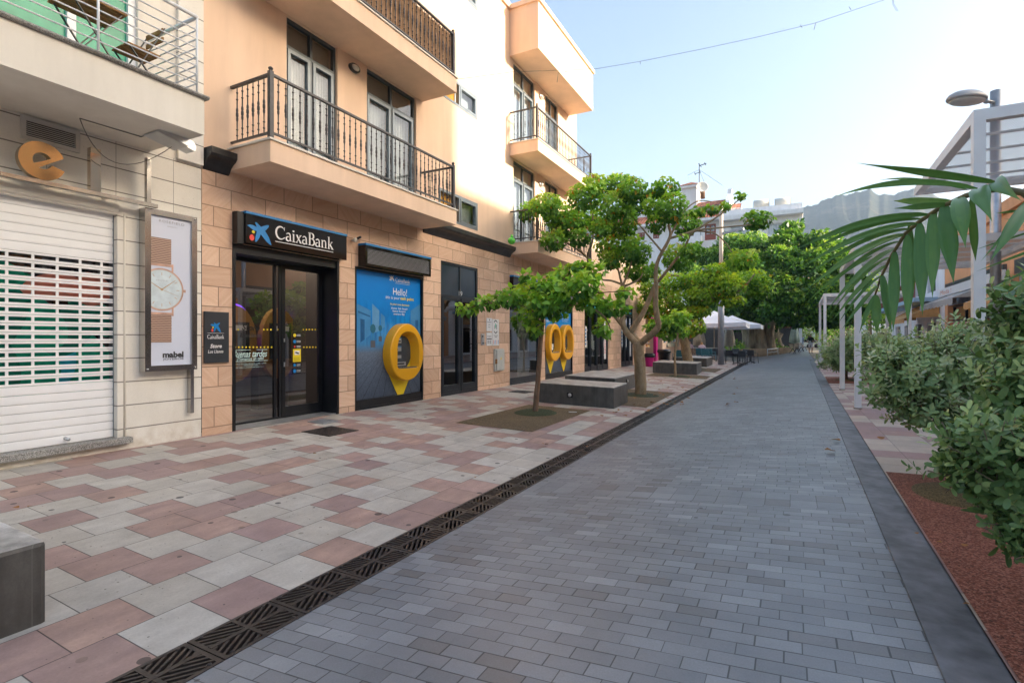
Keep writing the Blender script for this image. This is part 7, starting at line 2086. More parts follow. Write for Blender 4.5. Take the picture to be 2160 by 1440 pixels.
# ------------------------------------------------------------------ palm at the right edge, its frond reaching across
pt = thing('palm', 'palm with a long arching frond of broad leaflets reaching in from the right edge', 'palm', (1.22, 1.95, gz(1.22, 1.95)))
m = MB(); m.tube([(1.22, 1.95, 0.08), (1.21, 1.94, 0.6), (1.18, 1.92, 1.15)], [0.07, 0.06, 0.04], 12); m.build('trunk', M['bark_young'], pt)
RAC = [(2330, 620, 1.28), (2250, 470, 1.32), (2160, 407, 1.36), (2109, 397, 1.40), (2037, 413, 1.46), (1985, 437, 1.52), (1940, 467, 1.57), (1910, 492, 1.61), (1880, 540, 1.66), (1858, 585, 1.70), (1846, 622, 1.73)]
rp = [onD(*q) for q in RAC]
m = MB(); m.tube([Vector((1.18, 1.92, 1.15))] + rp, [0.016] + [0.011 - 0.008 * i / 10 for i in range(11)], 8); m.build('frond_stalk', M['palm_stalk'], pt)
def rac_d(x):
    for (a, b) in zip(RAC[:-1], RAC[1:]):
        if b[0] <= x <= a[0]: return b[2] + (a[2] - b[2]) * (x - b[0]) / (a[0] - b[0])
    return 1.73 if x < 1846 else 1.3
LV = [(2099, 384, 1807, 344, 17, -0.12, 0.02), (2062, 398, 1758, 416, 15, 0.15, -0.10), (2040, 400, 1852, 381, 7, 0.25, -0.05), (2007, 424, 1884, 424, 17, 0.20, 0.0), (1998, 431, 1884, 440, 15, 0.05, 0.0), (1990, 432, 1900, 418, 6, 0.2, 0),
      (1960, 452, 1674, 529, 17, 0.10, -0.09), (1936, 471, 1683, 569, 14, 0.0, -0.09), (1908, 494, 1694, 616, 16, -0.08, -0.08), (1887, 524, 1739, 662, 12, -0.1, -0.08), (1869, 559, 1752, 681, 10, -0.06, -0.05), (1852, 602, 1775, 696, 9, -0.05, -0.03), (1840, 540, 1700, 640, 8, 0.2, -0.05),
      (1861, 580, 1881, 702, 17, -0.06, 0.05), (1887, 529, 1884, 702, 22, -0.05, 0.03), (1914, 496, 1915, 690, 26, -0.06, 0.02), (1940, 469, 1946, 667, 27, -0.07, 0.02), (1968, 449, 1967, 630, 27, -0.07, 0.02), (1992, 432, 2012, 600, 34, -0.10, 0.05), (2022, 417, 2037, 524, 34, -0.16, 0.10), (2064, 400, 2093, 468, 36, -0.22, 0.14), (2105, 389, 2155, 424, 34, -0.20, 0.18), (1848, 622, 1850, 706, 19, -0.02, 0.0), (1846, 622, 1812, 704, 10, 0.0, -0.03),
      (2049, 412, 2058, 552, 17, 0.12, 0.03), (1918, 470, 1926, 560, 14, 0.2, 0), (1975, 440, 1968, 470, 12, 0.2, 0), (2170, 425, 2088, 552, 26, -0.1, 0.0), (2175, 430, 2068, 552, 10, -0.08, 0.0), (2190, 440, 2100, 450, 6, 0.1, 0.04), (2200, 480, 2056, 527, 5, 0.1, 0.08), (2210, 515, 2058, 573, 6, 0.05, 0.06), (2220, 545, 2085, 610, 6, 0.0, 0.06), (2220, 560, 2110, 620, 6, 0, 0.05), (2215, 470, 2118, 462, 5, 0.1, 0.04)]
# finer leaflets fill the gaps between the main ones
for grp in ((6, 12),):
    for k in range(grp[0], grp[1] - 1):
        A_, B_ = LV[k], LV[k + 1]
        LV.append(tuple((A_[q] + B_[q]) / 2 for q in range(4)) + (0.7 * min(A_[4], B_[4]), (A_[5] + B_[5]) / 2 + 0.05, (A_[6] + B_[6]) / 2 - 0.02))
Vs, Fs, Tn = [], [], []
for i, (x0, y0, x1, y1, w, dd, sag) in enumerate(LV):
    d0 = rac_d(x0); a = onD(x0, y0, d0); b = onD(x1, y1, d0 + dd)
    L_ = (b - a).length; n = 14
    view = (Vector((0, 0, EYE)) - (a + b) / 2).normalized()
    ax = (b - a).normalized(); side = ax.cross(view).normalized(); nv = side.cross(ax)
    wm = w * d0 / FOC * 0.45
    base = len(Vs)
    tw = rs.uniform(-0.25, 0.25)
    for k in range(n + 1):
        t = k / n
        p = a.lerp(b, t) + nv * (4 * t * (1 - t)) * (0.015 + 0.1 * max(sag, 0))
        if sag < 0: p += Vector((0, 0, 1)) * (4 * t * (1 - t)) * (-sag) * 0.30
        wd = wm * (math.sin(math.pi * min(1, t * 0.93 + 0.07)) ** 0.55 if t < 1 else 0) * (1.0 if t < 0.6 else (1 - (t - 0.6) / 0.4) ** 0.7)
        if t == 0: wd = wm * 0.25
        sd = (side * math.cos(tw * t) + nv * math.sin(tw * t))
        nn = ax.cross(sd)
        for q, h in ((-1, 0.25), (-0.5, 0.30), (0, 0.0), (0.5, 0.30), (1, 0.22)):
            Vs.append(p + sd * wd * q - nn * wd * h * (1 - abs(q) * 0.2))
    for k in range(n):
        for q in range(4): Fs.append((base + k * 5 + q, base + k * 5 + q + 1, base + (k + 1) * 5 + q + 1, base + (k + 1) * 5 + q)); Tn.append(0.40 + 0.12 * math.sin(i * 2.7) + (0.10 if q in (1, 2) else 0) + (0.45 * max(0, k / n - 0.75)) + rs.uniform(-0.04, 0.04))
m = MB(); m.add(Vs, Fs, 0, True); o = m.build('leaflets', M['palm'], pt)
at_ = o.data.attributes.new('leaf_tone', 'FLOAT', 'FACE'); at_.data.foreach_set('value', np.clip(np.array(Tn), 0, 1).astype(np.float32))

# ------------------------------------------------------------------ white hotel behind the plaza
HY_ = 76.0
def hx(px): return onY(px, 600, HY_).x
def hz(px, py): return onY(px, py, HY_).z
fh = lambda u, v, t=0.0: Vector((u, HY_ - t, v))
ho = thing('hotel', 'white hotel with terracotta roofs, red-brown windows and a flat roofed wing', 'building', (hx(1520), HY_, 0))
xa, xm, xb = hx(1300), hx(1518), hx(1692)
ev = hz(1440, 471)
holes = []
redw = [(1487, 1510, 473, 506, 0), (1487, 1510, 523, 548, 0), (1440, 1463, 480, 504, 0), (1345, 1360, 491, 503, 0), (1378, 1390, 489, 503, 0), (1345, 1360, 545, 570, 0), (1400, 1420, 535, 560, 0)]
for (x0, x1, y0, y1, s) in redw: holes.append((hx(x0), hx(x1), hz((x0 + x1) / 2, y1), hz((x0 + x1) / 2, y0), 0.25))
lower = []
for k in range(8):
    u = xb - 0.15 - 4.0 * (k + 1)
    lower.append((u, u + 3.8, 0.1, 4.5, 0.5))
m = MB()
wall(m, fh, xa - 8, xm, -0.3, ev, holes + [(a, min(b, xm - 0.1), c, d, e) for a, b, c, d, e in lower if a < xm - 0.3])
m.build('wall', M['hotel_white'], ho)
for h in holes:
    m = MB(); a, b, c, d = h[:4]; md = (a + b) / 2
    frame(m, fh, a, b, c, d, 0.16, -0.2, 0.05, (md,), (c + (d - c) * 0.5,))
    if h is holes[0]: fbox(m, fh, a + 0.1, b - 0.1, c + 0.1, c + (d - c) * 0.36, -0.15, 0.03)
    w = m.build('window', M['hotel_red'], ho)
    m = MB(); m.quad(fh(a, c, -0.12), fh(b, c, -0.12), fh(b, d, -0.12), fh(a, d, -0.12))
    m.build('pane', M['glass_pale'], w)
    m = MB()
    for k in range(1, 4): m.bar(fh(a + (b - a) * k / 4, c, -0.08), fh(a + (b - a) * k / 4, d, -0.08), 0.05)
    for k in range(1, 5): m.bar(fh(a, c + (d - c) * k / 5, -0.075), fh(b, c + (d - c) * k / 5, -0.075), 0.05)
    m.build('glazing_bar', M['white_paint'], w)
# balcony under the pair of doors
m = MB(); m.box(hx(1436), hx(1482), HY_ - 1.5, HY_ - 0.002, hz(1460, 516), hz(1460, 502)); b = m.build('balcony', M['hotel_white'], ho)
m = MB(); z1 = hz(1460, 493); z0 = hz(1460, 502)
m.bar((hx(1436), HY_ - 1.45, z1), (hx(1482), HY_ - 1.45, z1), 0.06); m.bar((hx(1481.5), HY_ - 1.45, z0), (hx(1481.5), HY_ - 1.45, z1), 0.06); m.build('railing', M['iron'], b)
# tiled skirt roof, tower and gable roof above
def tiles(p0, p1, p2, p3, name='roof'):
    m = MB(); m.quad(p0, p1, p2, p3); o = m.build(name, M['terracotta'], ho); return o
zt = hz(1440, 440)
tiles(fh(xa - 8, ev + 0.2, 1.2), fh(xm + 0.2, ev + 0.2, 1.2), fh(xm + 0.2, zt, -2.6), fh(xa - 8, zt, -2.6))
m = MB(); m.box(xa - 8, xm + 0.25, HY_ - 1.25, HY_ + 0.3, ev - 0.15, ev + 0.18); m.build('eaves', M['hotel_white'], ho)
m = MB(); m.box(xa - 8, xm, HY_ + 2.6, HY_ + 12, ev, hz(1470, 425)); m.build('upper_storey', M['hotel_white'], ho)
# gabled upper roof: ridge runs along X, white gable end to the right
x0, x1 = hx(1460), hx(1527)
ze, zr = hz(1495, 428), hz(1535, 400)
yb = HY_ + 2.0
tiles((x0, yb - 0.6, ze), (x1, yb - 0.6, ze), (x1, yb + 3.2, zr), (x0, yb + 3.2, zr)); tiles((x1, yb + 7.0, ze), (x0, yb + 7.0, ze), (x0, yb + 3.2, zr), (x1, yb + 3.2, zr))
m = MB()
gl = [(yb - 0.9, ev), (yb - 0.9, ze - 0.4), (yb - 0.2, ze + 0.5), (yb + 2.4, zr + 0.6), (yb + 2.6, zr + 1.3), (yb + 3.8, zr + 1.3), (yb + 4.0, zr + 0.6), (yb + 7.0, ze + 0.2), (yb + 7.6, ev)]
m.prism(gl, lambda u, v, t: Vector((x1 + t, u, v)), 0.003, 0.6); m.build('gable', M['hotel_white'], ho)
m = MB(); m.box(x1 + 0.603, hx(1560), yb + 1.0, yb + 9, ev, hz(1550, 428)); m.build('side_block', M['hotel_white'], ho)
tiles((x1 + 0.6, yb + 0.8, hz(1540, 432)), (hx(1558), yb + 0.8, hz(1540, 432)), (hx(1556), yb + 4.5, hz(1540, 407)), (x1 + 0.6, yb + 4.5, hz(1540, 407)))
# little tower with a pyramid roof
tx0, tx1 = hx(1430), hx(1462); tz = hz(1446, 385); ty = HY_ + 3.0
m = MB(); m.box(tx0, tx1, ty, ty + 3.5, ev, tz); m.box(tx0 - 0.4, tx1 + 0.4, ty - 0.4, ty + 3.9, tz + 0.003, tz + 0.35); m.build('tower', M['hotel_white'], ho)
m = MB(); c = ((tx0 + tx1) / 2, ty + 1.75, hz(1442, 369) + 0.2)
q = [(tx0 - 0.5, ty - 0.5, tz + 0.353), (tx1 + 0.5, ty - 0.5, tz + 0.353), (tx1 + 0.5, ty + 4, tz + 0.353), (tx0 - 0.5, ty + 4, tz + 0.353)]
m.add(q + [c], [(0, 1, 4), (1, 2, 4), (2, 3, 4), (3, 0, 4)]); m.build('tower_roof', M['terracotta'], ho)
m = MB(); px_ = hx(1473); m.tube([(px_, ty + 1, tz - 1.5), (px_, ty + 1, hz(1473, 375))], 0.35, 10); m.build('chimney', M['bark_young'], ho)
# flat-roofed wing with glazed rooms
wz = hz(1600, 437)
m = MB()
gh = [(hx(1540), hx(1586), hz(1562, 504), hz(1562, 476), 0.4), (hx(1617), hx(1664), hz(1640, 495), hz(1640, 470), 0.4), (hx(1540), hx(1586), hz(1562, 560), hz(1562, 525), 0.4), (hx(1617), hx(1664), hz(1640, 560), hz(1640, 525), 0.4)]
wall(m, fh, xm + 0.003, xb, -0.3, wz, gh + [(max(a, xm + 0.1), b, c, d, e) for a, b, c, d, e in lower if b > xm + 0.3])
m.quad(fh(xb, -0.3, 0), fh(xb, -0.3, -14), fh(xb, wz, -14), fh(xb, wz, 0)); m.quad(fh(xm, wz, 0), fh(xb, wz, 0), fh(xb, wz, -14), fh(xm, wz, -14))
m.box(xm, hx(1694), HY_ - 1.1, HY_ + 9, hz(1600, 461), hz(1600, 452))
m.box(xm, hx(1680), HY_ + 0.8, HY_ + 9, wz + 0.003, hz(1640, 432))
m.build('flat_wing', M['hotel_white'], ho)
for (a, b_, c, d, e) in gh:
    m = MB(); frame(m, fh, a, b_, c, d, 0.1, -0.3, -0.15, (a + (b_ - a) * 0.5,), ()); w = m.build('window', M['white_paint'], ho)
    m = MB(); N = 30; vs = []
    for k in range(N + 1):
        u = a + (b_ - a) * k / N; vs += [fh(u, c, -0.36 + 0.05 * math.sin(k * 1.9)), fh(u, d, -0.36 + 0.05 * math.sin(k * 1.9))]
    m.add(vs, [(2 * k, 2 * k + 2, 2 * k + 3, 2 * k + 1) for k in range(N)], 0, True); m.build('curtain', M['curtain'], w)
m = MB(); m.box(xa - 8, xb, HY_ + 1.6, HY_ + 1.7, 0, 5.2); m.build('interior_wall', M['room'], ho)
for i, (a, b_) in enumerate(((1588, 1621), (1634, 1668))):
    t = thing('solar_heater', 'cream solar water heater on the flat hotel roof, %s one' % ('left' if i == 0 else 'right'), 'solar heater', (hx(a), HY_ + 2, hz(1600, 437)))
    z = hz(a, 428 if i == 0 else 424); m = MB(); m.tube([(hx(a + 1), HY_ + 2, z), (hx(b_ - 1), HY_ + 2, z)], 0.75, 12); m.build('tank', M['cream_plaster'], t)
    m = MB(); m.bar((hx(a), HY_ + 2, z - 1.8), (hx(a), HY_ + 2, z + 0.7), 0.1); m.bar((hx(b_), HY_ + 2, z - 1.8), (hx(b_), HY_ + 2, z + 0.7), 0.1); m.bar((hx(a), HY_ + 1.2, z - 0.9), (hx(b_), HY_ + 1.2, z - 0.9), 0.12); m.build('stand', M['galv'], t)
t = thing('roof_aerial', 'tall television aerial with guy wires on the hotel roof', 'aerial', (hx(1475), HY_ + 4, 20))
m = MB(); q = lambda x, y: onY(x, y, HY_ + 4)
m.tube([q(1475, 400), q(1475, 345)], 0.06, 6); m.bar(q(1466, 367), q(1478, 363), 0.08); m.bar(q(1475, 350), q(1490, 345), 0.10); m.bar(q(1473, 345), q(1480, 353), 0.06); m.bar(q(1486, 343), q(1489, 349), 0.08); m.bar(q(1465, 364), q(1467, 369), 0.08)
for (x, y) in ((1450, 370), (1490, 396), (1524, 391)): m.tube([q(1475, 358), q(x, y)], 0.02, 4)
m.build('mast', M['wire'], t)
t = thing('satellite_dish', 'round cream satellite dish beside the hotel tower', 'dish', (hx(1481), HY_ + 2.5, 20))
m = MB(); c = onY(1480.5, 396, HY_ + 2.0); m.lathe([(0.1, 0.0), (0.45, 0.05), (0.75, 0.16), (0.82, 0.22), (0.80, 0.24), (0.72, 0.19), (0.1, 0.04)], 0, 0, 0, 20, M=Matrix.Translation(c) @ Matrix.Rotation(R(70), 4, 'X') @ Matrix.Rotation(R(18), 4, 'Y')); m.build('dish', M['cream_plaster'], t)

# magenta sweet shop and peach wall at the end of the left row
ps = thing('peach_shop', 'peach rendered shop with magenta post and poster window beyond the bank building', 'building', (FX, 37, 0))
m = MB(); wall(m, FAC(FX), 31.86, 43.4, -0.3, 4.6, [(31.9, 36.6, -0.2, 3.2, 1.2), (38.0, 42.2, 1.0, 2.6, 0.25)])
m.quad((FX, 43.4, -0.3), (-14, 43.4, -0.3), (-14, 43.4, 4.6), (FX, 43.4, 4.6)); m.quad((FX, 31.86, 4.6), (FX, 43.4, 4.6), (-14, 43.4, 4.6), (-14, 31.86, 4.6)); m.build('wall', M['peach'], ps)
m = MB(); m.quad((FX - 1.2, 31.9, -0.2), (FX - 1.2, 36.6, -0.2), (FX - 1.2, 36.6, 3.2), (FX - 1.2, 31.9, 3.2)); m.build('shop_back', M['room'], ps)
m = MB(); m.box(FX - 0.1, FX + 0.1, 34.3, 34.75, 0, 2.75); m.box(FX - 0.1, FX + 0.09, 31.95, 36.55, 2.753, 3.15); m.build('shop_post', M['magenta'], ps)
m = MB()
for k in range(5): m.box(FX - 0.5, FX - 0.25, 32.1, 34.1, 0.9 + 0.28 * k, 0.93 + 0.28 * k, 0)
rs2 = random.Random(8)
for k in range(5):
    for j in range(9): m.box(FX - 0.45, FX - 0.27, 32.15 + 0.21 * j, 32.3 + 0.21 * j, 0.935 + 0.28 * k, 1.0 + 0.28 * k + rs2.random() * 0.1, 1 + (j + k) % 3)
m.build('display_shelf', [M['alu'], M['coral_print'], M['white_print'], M['amber_flat']], ps)
m = MB(); frame(m, FAC(FX), 38.0, 42.2, 1.0, 2.6, 0.14, -0.1, 0.05, (40.1,)); fbox(m, FAC(FX), 37.9, 42.3, 0.9, 1.0, 0.003, 0.12); w = m.build('window', M['cream_frame'], ps)
m = MB()
for i, (a, c) in enumerate(((38.3, 0), (39.2, 1), (40.4, 2), (41.2, 0))): fbox(m, FAC(FX), a, a + 0.75, 1.25, 2.4, -0.09, -0.07, c)
m.build('poster', [M['white_print'], M['coral_print'], M['print_hi']], w)
for i, (z, c) in enumerate(((1.2, 'print_hi'), (1.9, 'magenta'), (2.5, 'white_print'))):
    m = MB(); fbox(m, FAC(FX), 37.0, 37.5, z, z + 0.55, 0.003, 0.02); m.build('flyer', M[c], ps)
def bin_(x, y, r, h, mat, lab, bag):
    t = thing('waste_bin', lab, 'bin', (x, y, gz(x, y))); g = gz(x, y)
    m = MB(); m.lathe([(r * 0.72, 0), (r * 0.78, 0.05), (r, h), (r * 1.04, h + 0.01), (r * 0.96, h + 0.02), (r * 0.9, h - 0.1)], x, y, g, 18); 
    m.build('bin_body', mat, t)
    m = MB(); m.lathe([(r * 1.06, h - 0.12), (r * 1.12, h - 0.05), (r * 1.08, h + 0.03), (r * 0.85, h + 0.10), (r * 0.3, h + 0.07)], x, y, g, 18); m.build('bin_liner', M['black'], t)
    if bag:
        m = MB(); [m.lathe([(r * 1.0, z), (r * 1.06, z + 0.03), (r * 1.0, z + 0.06)], x, y, g, 18) for z in (0.15, 0.28, 0.41, 0.54)]; m.build('bin_rib', M['black'], t)
bin_(-6.75, 28.6, 0.27, 0.62, M['magenta'], 'magenta waste bin with black liner in front of the sweet shop', False)
bin_(-6.6, 31.8, 0.33, 0.78, M['black'], 'black ribbed waste bin by the magenta post', True)
bin_(-7.1, 33.6, 0.30, 0.74, M['magenta'], 'magenta bin behind the black waste bin', False)

# ------------------------------------------------------------------ cafe terrace: parasols, tables, chairs
def parasol(x, y, w, zb_, zt_, lab):
    t = thing('parasol', lab, 'parasol', (x, y, gz(x, y)), 'big white terrace parasols')
    m = MB(); h = w / 2; N = 10
    for (dx, dy, ex, ey) in ((-1, -1, 1, -1), (1, -1, 1, 1), (1, 1, -1, 1), (-1, 1, -1, -1)):
        A = Vector((x + dx * h, y + dy * h, zb_)); B = Vector((x + ex * h, y + ey * h, zb_)); T = Vector((x, y, zt_))
        vs = []
        for i in range(6):
            s = i / 5
            for k in range(7):
                q = A.lerp(B, k / 6).lerp(T, s); q.z -= 0.07 * math.sin(math.pi * k / 6) * (1 - s) + 0.10 * math.sin(math.pi * s); vs.append(q)
        m.add(vs, [(i * 7 + k, i * 7 + k + 1, i * 7 + k + 8, i * 7 + k + 7) for i in range(5) for k in range(6)], 0, True)
        vs = []
        for k in range(13):
            q = A.lerp(B, k / 12); q.z -= 0.07 * math.sin(math.pi * k / 12); vs += [q + Vector((0, 0, -0.003)), q - Vector((0, 0, 0.30))]
        m.add(vs, [(2 * k, 2 * k + 1, 2 * k + 3, 2 * k + 2) for k in range(12)])
    m.build('canopy', M['canvas'], t)
    m = MB(); m.tube([(x, y, gz(x, y)), (x, y, zt_ - 0.1)], 0.045, 10)
    for dx in (-1, 1):
        for dy in (-1, 1): m.bar((x, y, zt_ - 0.25), (x + dx * h * 0.95, y + dy * h * 0.95, zb_ + 0.02), 0.04)
    m.build('pole', M['pole_wood'], t)
    return t
parasol(-5.0, 41.5, 4.6, 2.62, 3.55, 'big white parasol nearest the grey pole, over the terrace')
parasol(-4.2, 46.5, 4.4, 2.6, 3.4, 'big white parasol closest to the laurel trunk')
parasol(-9.2, 46.5, 4.4, 2.65, 3.5, 'big white parasol farthest left, behind the coral tree crown')
def folded(x, y, h, lab, mat):
    t = thing('folded_parasol', lab, 'parasol', (x, y, gz(x, y)))
    m = MB(); g = gz(x, y); vs = []; N = 24
    prof = [(0.10, h * 0.30), (0.42, h * 0.34), (0.40, h * 0.5), (0.26, h * 0.78), (0.07, h * 0.97), (0.02, h)]
    for r, z in prof:
        for k in range(N):
            a = 2 * math.pi * k / N; rr = r * (1 + 0.22 * math.cos(6 * a)); vs.append((x + rr * math.cos(a), y + rr * math.sin(a), g + z))
    m.add(vs, [(i * N + k, i * N + (k + 1) % N, (i + 1) * N + (k + 1) % N, (i + 1) * N + k) for i in range(len(prof) - 1) for k in range(N)], 0, True); m.build('canopy', mat, t)
    m = MB(); m.tube([(x, y, g), (x, y, g + h * 1.02)], 0.05, 8); m.build('pole', M['pole_wood'], t)
q = onG(1676, 741); folded(onY(1676, 700, 62).x, 62, 3.1, 'closed pale green parasol beyond the laurel tree', M['canvas_green'])
q = onY(1475, 700, 45); folded(q.x, 45, 2.9, 'closed cream parasol tied up beside the seated people', M['canvas_cream'])
q = onY(1538, 700, 49); folded(q.x, 49, 3.0, 'closed cream parasol tied up right of the grey pole', M['canvas_cream'])
def make_chair(mat, lab):
    t = thing('terrace_chair', lab, 'chair', (0, 0, 0), 'stacking chairs on the cafe terrace')
    m = MB(); m.box(-0.23, 0.23, -0.22, 0.22, 0.43, 0.46, 0, 0.01); m.build('seat', mat, t)
    m = MB(); Mx = Matrix.Translation((0, 0.24, 0.70)) @ Matrix.Rotation(R(-9), 4, 'X'); m.obox(Mx, 0.44, 0.02, 0.40); m.build('backrest', mat, t)
    for sx in (-1, 1):
        for sy in (-1, 1):
            m = MB(); top = (sx * 0.22, 0.215 + 0.05, 0.9) if sy > 0 else (sx * 0.22, -0.20, 0.66)
            m.tube([(sx * 0.24, sy * 0.25, 0), (sx * 0.22, sy * 0.215, 0.45), top], 0.017, 6); m.build('leg', mat, t)
        m = MB(); m.bar((sx * 0.235, -0.22, 0.67), (sx * 0.235, 0.25, 0.68), 0.045, 0.022); m.build('armrest', mat, t)
    return t
cm = {'dark': make_chair(M['ch_dark'], ''), 'teal': make_chair(M['ch_teal'], ''), 'brown': make_chair(M['ch_brown'], '')}
used = set()
def chair(kind, px, Y, rot, lab):
    o = cm[kind]
    if kind in used: o = copy_tree(cm[kind])
    used.add(kind)
    x = onY(px, 750, Y).x
    o.location = (x, Y, gz(x, Y)); o.rotation_euler = (0, 0, R(rot)); o['label'] = lab
chair('teal', 1429, 31.3, 200, 'teal terrace chair left of the trunk between the benches')
chair('teal', 1474, 37.5, 170, 'teal terrace chair right of the brown chairs, before the seated woman')
chair('teal', 1488, 37.0, 185, 'teal terrace chair with broad back, middle of the terrace row')
chair('teal', 1499, 38.5, 160, 'teal terrace chair just left of the dark ones near the pole')
chair('brown', 1457, 36.5, 175, 'brown terrace chair nearest the spreading coral tree trunk')
chair('brown', 1464, 37.5, 190, 'brown terrace chair between another brown chair and the teal ones')
chair('brown', 1512, 40.0, 170, 'brown terrace chair left of the grey pole')
chair('dark', 1506, 39.0, 200, 'dark terrace chair half behind the brown one left of the pole')
chair('dark', 1539, 36.5, 180, 'dark terrace chair first right of the grey pole')
chair('dark', 1566, 35.6, 175, 'dark terrace chair in front of the star-footed table')
chair('dark', 1588, 37.6, 150, 'dark terrace chair at the road edge of the terrace')
chair('dark', 1576, 39.5, 20, 'dark terrace chair facing the road behind the star-footed table')
chair('dark', 1553, 41.0, 10, 'dark terrace chair between parasol pole and table')
def table(px, Y, lab):
    x = onY(px, 750, Y).x; g = gz(x, Y)
    t = thing('terrace_table', lab, 'table', (x, Y, g), 'cafe tables on the terrace')
    m = MB(); m.box(x - 0.35, x + 0.35, Y - 0.35, Y + 0.35, g + 0.72, g + 0.745, 0, 0.008); m.build('table_top', M['ch_brown'] if px < 1520 else M['ch_dark'], t)
    m = MB(); m.tube([(x, Y, g + 0.12), (x, Y, g + 0.72)], 0.035, 8); m.build('column', M['ch_dark'], t)
    m = MB()
    for k in range(4):
        a = R(45 + 90 * k); m.bar((x, Y, g + 0.13), (x + 0.40 * math.cos(a), Y + 0.40 * math.sin(a), g + 0.02), 0.05, 0.035)
    m.build('foot', M['ch_dark'], t)
table(1556, 36.4, 'star-footed dark cafe table right of the grey pole'); table(1583, 38.6, 'star-footed dark cafe table at the road edge')
table(1482, 39.5, 'brown cafe table where two people sit'); table(1500, 41.5, 'brown cafe table behind the chairs left of the pole')

# ------------------------------------------------------------------ people
def person(lab, joints, radii, edges, loc, rotz, cols, group=None):
    # one continuous skinned body; cols(z, v) -> material slot for each face
    t = thing('person', lab, 'person', (0, 0, 0), group)
    me = bpy.data.meshes.new('body'); me.from_pydata(joints, edges, [])
    ob = bpy.data.objects.new('body', me); COL.objects.link(ob)
    ob.modifiers.new('skin', 'SKIN'); 
    for i, v in enumerate(me.skin_vertices[0].data): v.radius = (radii[i], radii[i]) if not isinstance(radii[i], tuple) else radii[i]; v.use_root = (i == 0)
    s = ob.modifiers.new('sub', 'SUBSURF'); s.levels = 2; s.render_levels = 2
    dg = bpy.context.evaluated_depsgraph_get()
    m2 = bpy.data.meshes.new_from_object(ob.evaluated_get(dg)); bpy.data.objects.remove(ob)
    mats = [M['skin'], M['cloth_a'], M['cloth_b'], M['hair'], M['shoe']]
    mats = cols[1](mats)
    for x in mats: m2.materials.append(x)
    for p in m2.polygons:
        p.material_index = cols[0](p.center); p.use_smooth = True
    b = bpy.data.objects.new('body', m2); COL.objects.link(b); b.parent = t
    t.location = loc; t.rotation_euler = (0, 0, rotz)
    WORG[b.name] = Vector(loc)
    return t, b
M['skin'] = plain("skin", (0.42, 0.23, 0.15), 0.5); M['cloth_a'] = plain("black_cotton", (0.012, 0.014, 0.017), 0.85); M['cloth_b'] = plain("pale_grey_cotton", (0.55, 0.53, 0.56), 0.85); M['hair'] = plain("dark_hair", (0.02, 0.014, 0.01), 0.5); M['shoe'] = plain("dark_shoe", (0.06, 0.04, 0.05), 0.6)
M['cloth_pink'] = plain("pale_pink_cotton", (0.62, 0.48, 0.52), 0.85); M['hair_fair'] = plain("fair_hair", (0.42, 0.24, 0.09), 0.5); M['cloth_blue'] = plain("grey_blue_cotton", (0.20, 0.25, 0.38), 0.85)
WJ = [(0, 0, 0.95), (0, 0.01, 1.15), (0, 0.0, 1.38), (0, -0.01, 1.50), (0, -0.03, 1.60), (0, -0.035, 1.70), (0.19, 0.0, 1.40), (0.27, 0.02, 1.15), (0.20, -0.16, 1.08), (0.12, -0.24, 1.12),
      (-0.19, 0.0, 1.40), (-0.27, 0.0, 1.15), (-0.24, -0.20, 1.02), (-0.20, -0.28, 1.02), (0.10, 0.0, 0.86), (0.11, -0.05, 0.50), (0.11, 0.10, 0.09), (0.12, -0.06, 0.03), (-0.10, 0.0, 0.86), (-0.11, 0.03, 0.50), (-0.11, -0.04, 0.09), (-0.12, -0.18, 0.03)]
WE = [(0, 1), (1, 2), (2, 3), (3, 4), (4, 5), (2, 6), (6, 7), (7, 8), (8, 9), (2, 10), (10, 11), (11, 12), (12, 13), (0, 14), (14, 15), (15, 16), (16, 17), (0, 18), (18, 19), (19, 20), (20, 21)]
WR = [(0.17, 0.12), (0.16, 0.11), (0.18, 0.12), 0.055, 0.095, 0.075, 0.075, 0.048, 0.038, 0.04, 0.075, 0.048, 0.038, 0.04, 0.10, 0.062, 0.04, 0.04, 0.10, 0.062, 0.04, 0.04]
def cw(c):
    if c.z > 1.66 or (c.z > 1.55 and c.y > 0.02): return 3
    if c.z > 1.49: return 0
    if c.z > 0.98 and (abs(c.x) < 0.24 and c.y > -0.13 or (c.z > 1.2)): return 1
    if c.z > 0.52 and abs(c.x) < 0.26 and c.y > -0.16: return 2
    if c.z < 0.08: return 4
    return 0
pp_ = onG(1710, 745)
tw, b = person('person walking towards the camera in a black T-shirt and pale shorts holding a parcel', WJ, WR, WE, (pp_.x, pp_.y, pp_.z), R(0), (cw, lambda m: m))
m = MB(); m.box(pp_.x - 0.13, pp_.x + 0.02, pp_.y - 0.34, pp_.y - 0.24, pp_.z + 0.98, pp_.z + 1.14, 0, 0.02); tag(m.build('parcel', M['pale_grey'], None, (pp_.x, pp_.y - 0.29, pp_.z + 1.0)), 'small pale parcel held by the walking person', 'parcel')
q = onG(1692, 738); q = Vector((onY(1692, 738, 82).x, 82, gz(2, 82)))
tw2, b2 = person('distant person in grey-blue clothes walking beyond the laurel tree', WJ, WR, WE, q, R(170), (cw, lambda m: [m[0], M['cloth_blue'], M['cloth_blue'], m[3], m[4]]))
